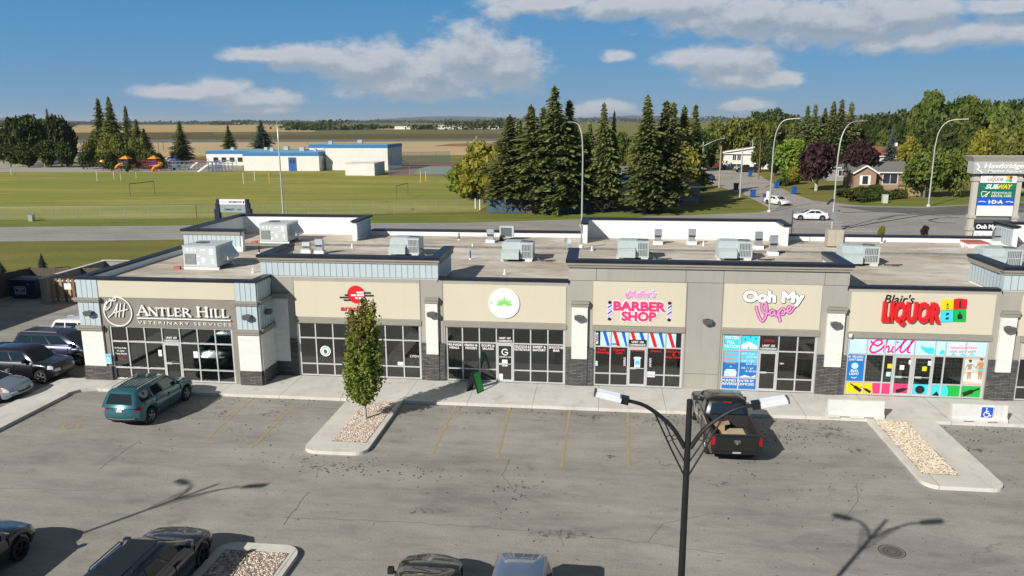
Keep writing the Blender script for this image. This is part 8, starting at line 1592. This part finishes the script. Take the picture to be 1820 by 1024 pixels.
a, b = G(626, 312), G(666, 312.5); t = thing('storage_shed', 'white double storage shed in front of the school gymnasium', 'shed', (b[0], b[1], 0)); w = b[0]-a[0]
mb = MB(); mb.box(-w*.42, 0, 0, 9, 0, 3.0); mb.box(-w*1.3, -w*.43, .8, 8, 0, 2.9); mb.build('wall', M['schoolwhite'], t); mb = MB(); mb.box(-w*.45, .06, -.1, 9.1, 3.001, 3.1); mb.box(-w*1.33, -w*.46, .7, 8.1, 2.901, 3.0); mb.build('roof', M['schoolwhite'], t)
# ------------------------------------------------------------------ play equipment and goals
def goal(p, q, h, m, label, r=.06, grp='goal frames on the playing field'):
    a, b = Vector((*G(*p), 0)), Vector((*G(*q), 0)); t = thing('goal_frame', label, 'goal', a, 0, grp)
    for o_ in (a-a, b-a): mb = MB(); mb.tube([o_, o_+Vector((0, 0, h))], r, 6); mb.build('post', M[m], t)
    mb = MB(); mb.tube([Vector((0, 0, h)), b-a+Vector((0, 0, h))], r, 6); mb.build('crossbar', M[m], t)
goal((232, 350), (275, 344.5), 2.3, 'wood', 'dark bare goal frame in the near middle of the field', .07); goal((173, 322), (203, 319), 2.2, 'white', 'white goal frame before the orange slide'); goal((80, 298), (115, 296.5), 2.4, 'white', 'white goal frame before the black clump'); goal((433, 327), (453, 322), 2.3, 'white', 'white goal frame below the low school block'); goal((479, 327), (500, 322), 2.3, 'yellows', 'yellowish goal frame beside the thin street light'); goal((705, 355), (725, 349), 2.3, 'wood', 'dark goal frame in front of the storage shed'); goal((748, 325), (757, 322), 2.4, 'yellows', 'yellow goal frame near the sports court', .07); goal((215, 321), (242, 316.5), 1.6, 'white', 'small white posts before the playground', .05); goal((-2, 313), (20, 311.5), 1.8, 'white', 'white goal frame at the left edge of the field')
def slide_set(px, py, label, m1, tube=True, s=1.0):
    x, y = G(px, py); t = thing('play_structure', label, 'play structure', (x, y, 0), 0, None, s); mb = MB()
    for a in (-1, 1):
        for b in (-1, 1): mb.tube([(a, b, 0), (a, b, 3.4)], .09, 6)
    mb.build('frame', M['playred'], t); mb = MB(); mb.box(-1.1, 1.1, -1.1, 1.1, 1.5, 1.62); mb.build('deck', M['playgrey'], t); mb = MB(); b = len(mb.v); mb.v += [(-1.3, -1.3, 3.3), (1.3, -1.3, 3.3), (1.3, 1.3, 3.3), (-1.3, 1.3, 3.3), (0, 0, 4.2)]; mb.f += [(0, 1, 4), (1, 2, 4), (2, 3, 4), (3, 0, 4)]; mb.m += [0]*4; mb.build('canopy', M[m1], t)
    mb = MB(); P = crom([(-1, 0, 1.9), (-1.8, -.3, 1.7), (-3.0, -.6, .8), (-4.2, -.8, .3)], 5) if not tube else crom([(1.0, 0, 2.2), (1.9, .2, 2.0), (2.0, -1.0, 1.6), (1.0, -1.6, 1.2), (.8, -2.2, .6), (1.2, -2.6, .4)], 5); mb.tube(P, .42, 9); mb.build('slide', M[m1], t)
    mb = MB(); [mb.bar((-1.05, -1.05, z_), (1.05, -1.05, z_), .06, .06) for z_ in (2.0, 2.3, 2.6)]; mb.build('railing', M['playblue'], t); return t
slide_set(226, 304, 'orange roofed play tower with long straight tube slide', 'playorange', False); slide_set(276, 304, 'play tower with orange spiral tube slide', 'playorange', True)
def climber(px, py, w, label, m='playgrey', slide=False):
    x, y = G(px, py); t = thing('climbing_frame', label, 'climbing frame', (x, y, 0), 0, 'climbing frames in the playground'); mb = MB()
    for i in range(5):
        for j in (0, 2.2): mb.tube([(i*w/4, j, 0), (i*w/4, j, 2.6)], .06, 5)
    mb.build('uprights', M[m], t); mb = MB()
    for z_ in (1.0, 1.7, 2.55): mb.tube([(0, 0, z_), (w, 0, z_)], .05, 5); mb.tube([(0, 2.2, z_), (w, 2.2, z_)], .05, 5)
    for i in range(9): mb.tube([(i*w/8, 0, 2.55), (i*w/8, 2.2, 2.55)], .04, 5)
    mb.build('bars', M[m], t)
    if slide: mb = MB(); mb.bar((w*.5, -.2, 1.8), (w*.3, -3.4, .2), .9, .12); mb.build('slide', M['white'], t)
climber(246, 303, 5.5, 'maroon and grey climbing frame between the two slide towers', 'playred'); climber(300, 304, 4.5, 'grey climbing frame right of the spiral slide'); climber(330, 303, 5, 'grey climbing frame beneath the conical spruce'); climber(355, 305, 5, 'climbing frame with white slide at the right of the playground', 'playgrey', True); climber(384, 302, 5, 'low grey climbing bars by the school wing corner')
climber(262, 301, 4.0, 'maroon climbing tubes behind the spiral slide', 'playred'); climber(292, 300, 3.6, 'blue climbing frame behind the grey one', 'playblue'); climber(340, 300, 4.2, 'maroon climbing tubes behind the spruce foot', 'playred', True); climber(372, 306, 3.5, 'blue panelled frame right of the white slide', 'playblue'); slide_set(312, 302, 'small play tower with blue canopy and spiral slide beside the spruce', 'playblue', True, .8)
x, y = G(184, 304); t = thing('basketball_hoop', 'orange topped ball post at the left end of the playground', 'ball post', (x, y, 0)); mb = MB(); mb.tube([(0, 0, 0), (0, 0, 2.6)], .08, 6); mb.build('post', M['black'], t); mb = MB(); mb.lathe([(.1, 2.2), (.75, 2.5), (.6, 2.9), (.1, 3.0)], 10); mb.build('funnel', M['playorange'], t)
# ------------------------------------------------------------------ air

def haze(density):
    m = bpy.data.materials.new('thin_air'); m.use_nodes = True; N, L = m.node_tree.nodes, m.node_tree.links; N.remove(N['Principled BSDF'])
    v = N.new('ShaderNodeVolumePrincipled'); v.inputs['Color'].default_value = (.80, .88, .97, 1); v.inputs['Density'].default_value = density; v.inputs['Anisotropy'].default_value = 0.1; L.new(v.outputs[0], N['Material Output'].inputs['Volume'])
    mb = MB(); mb.box(-26000, 26000, -300, 21000, -4.0, 150.0); o = mb.build('haze', m); tag(o, kind='stuff')
haze(5.0e-5)
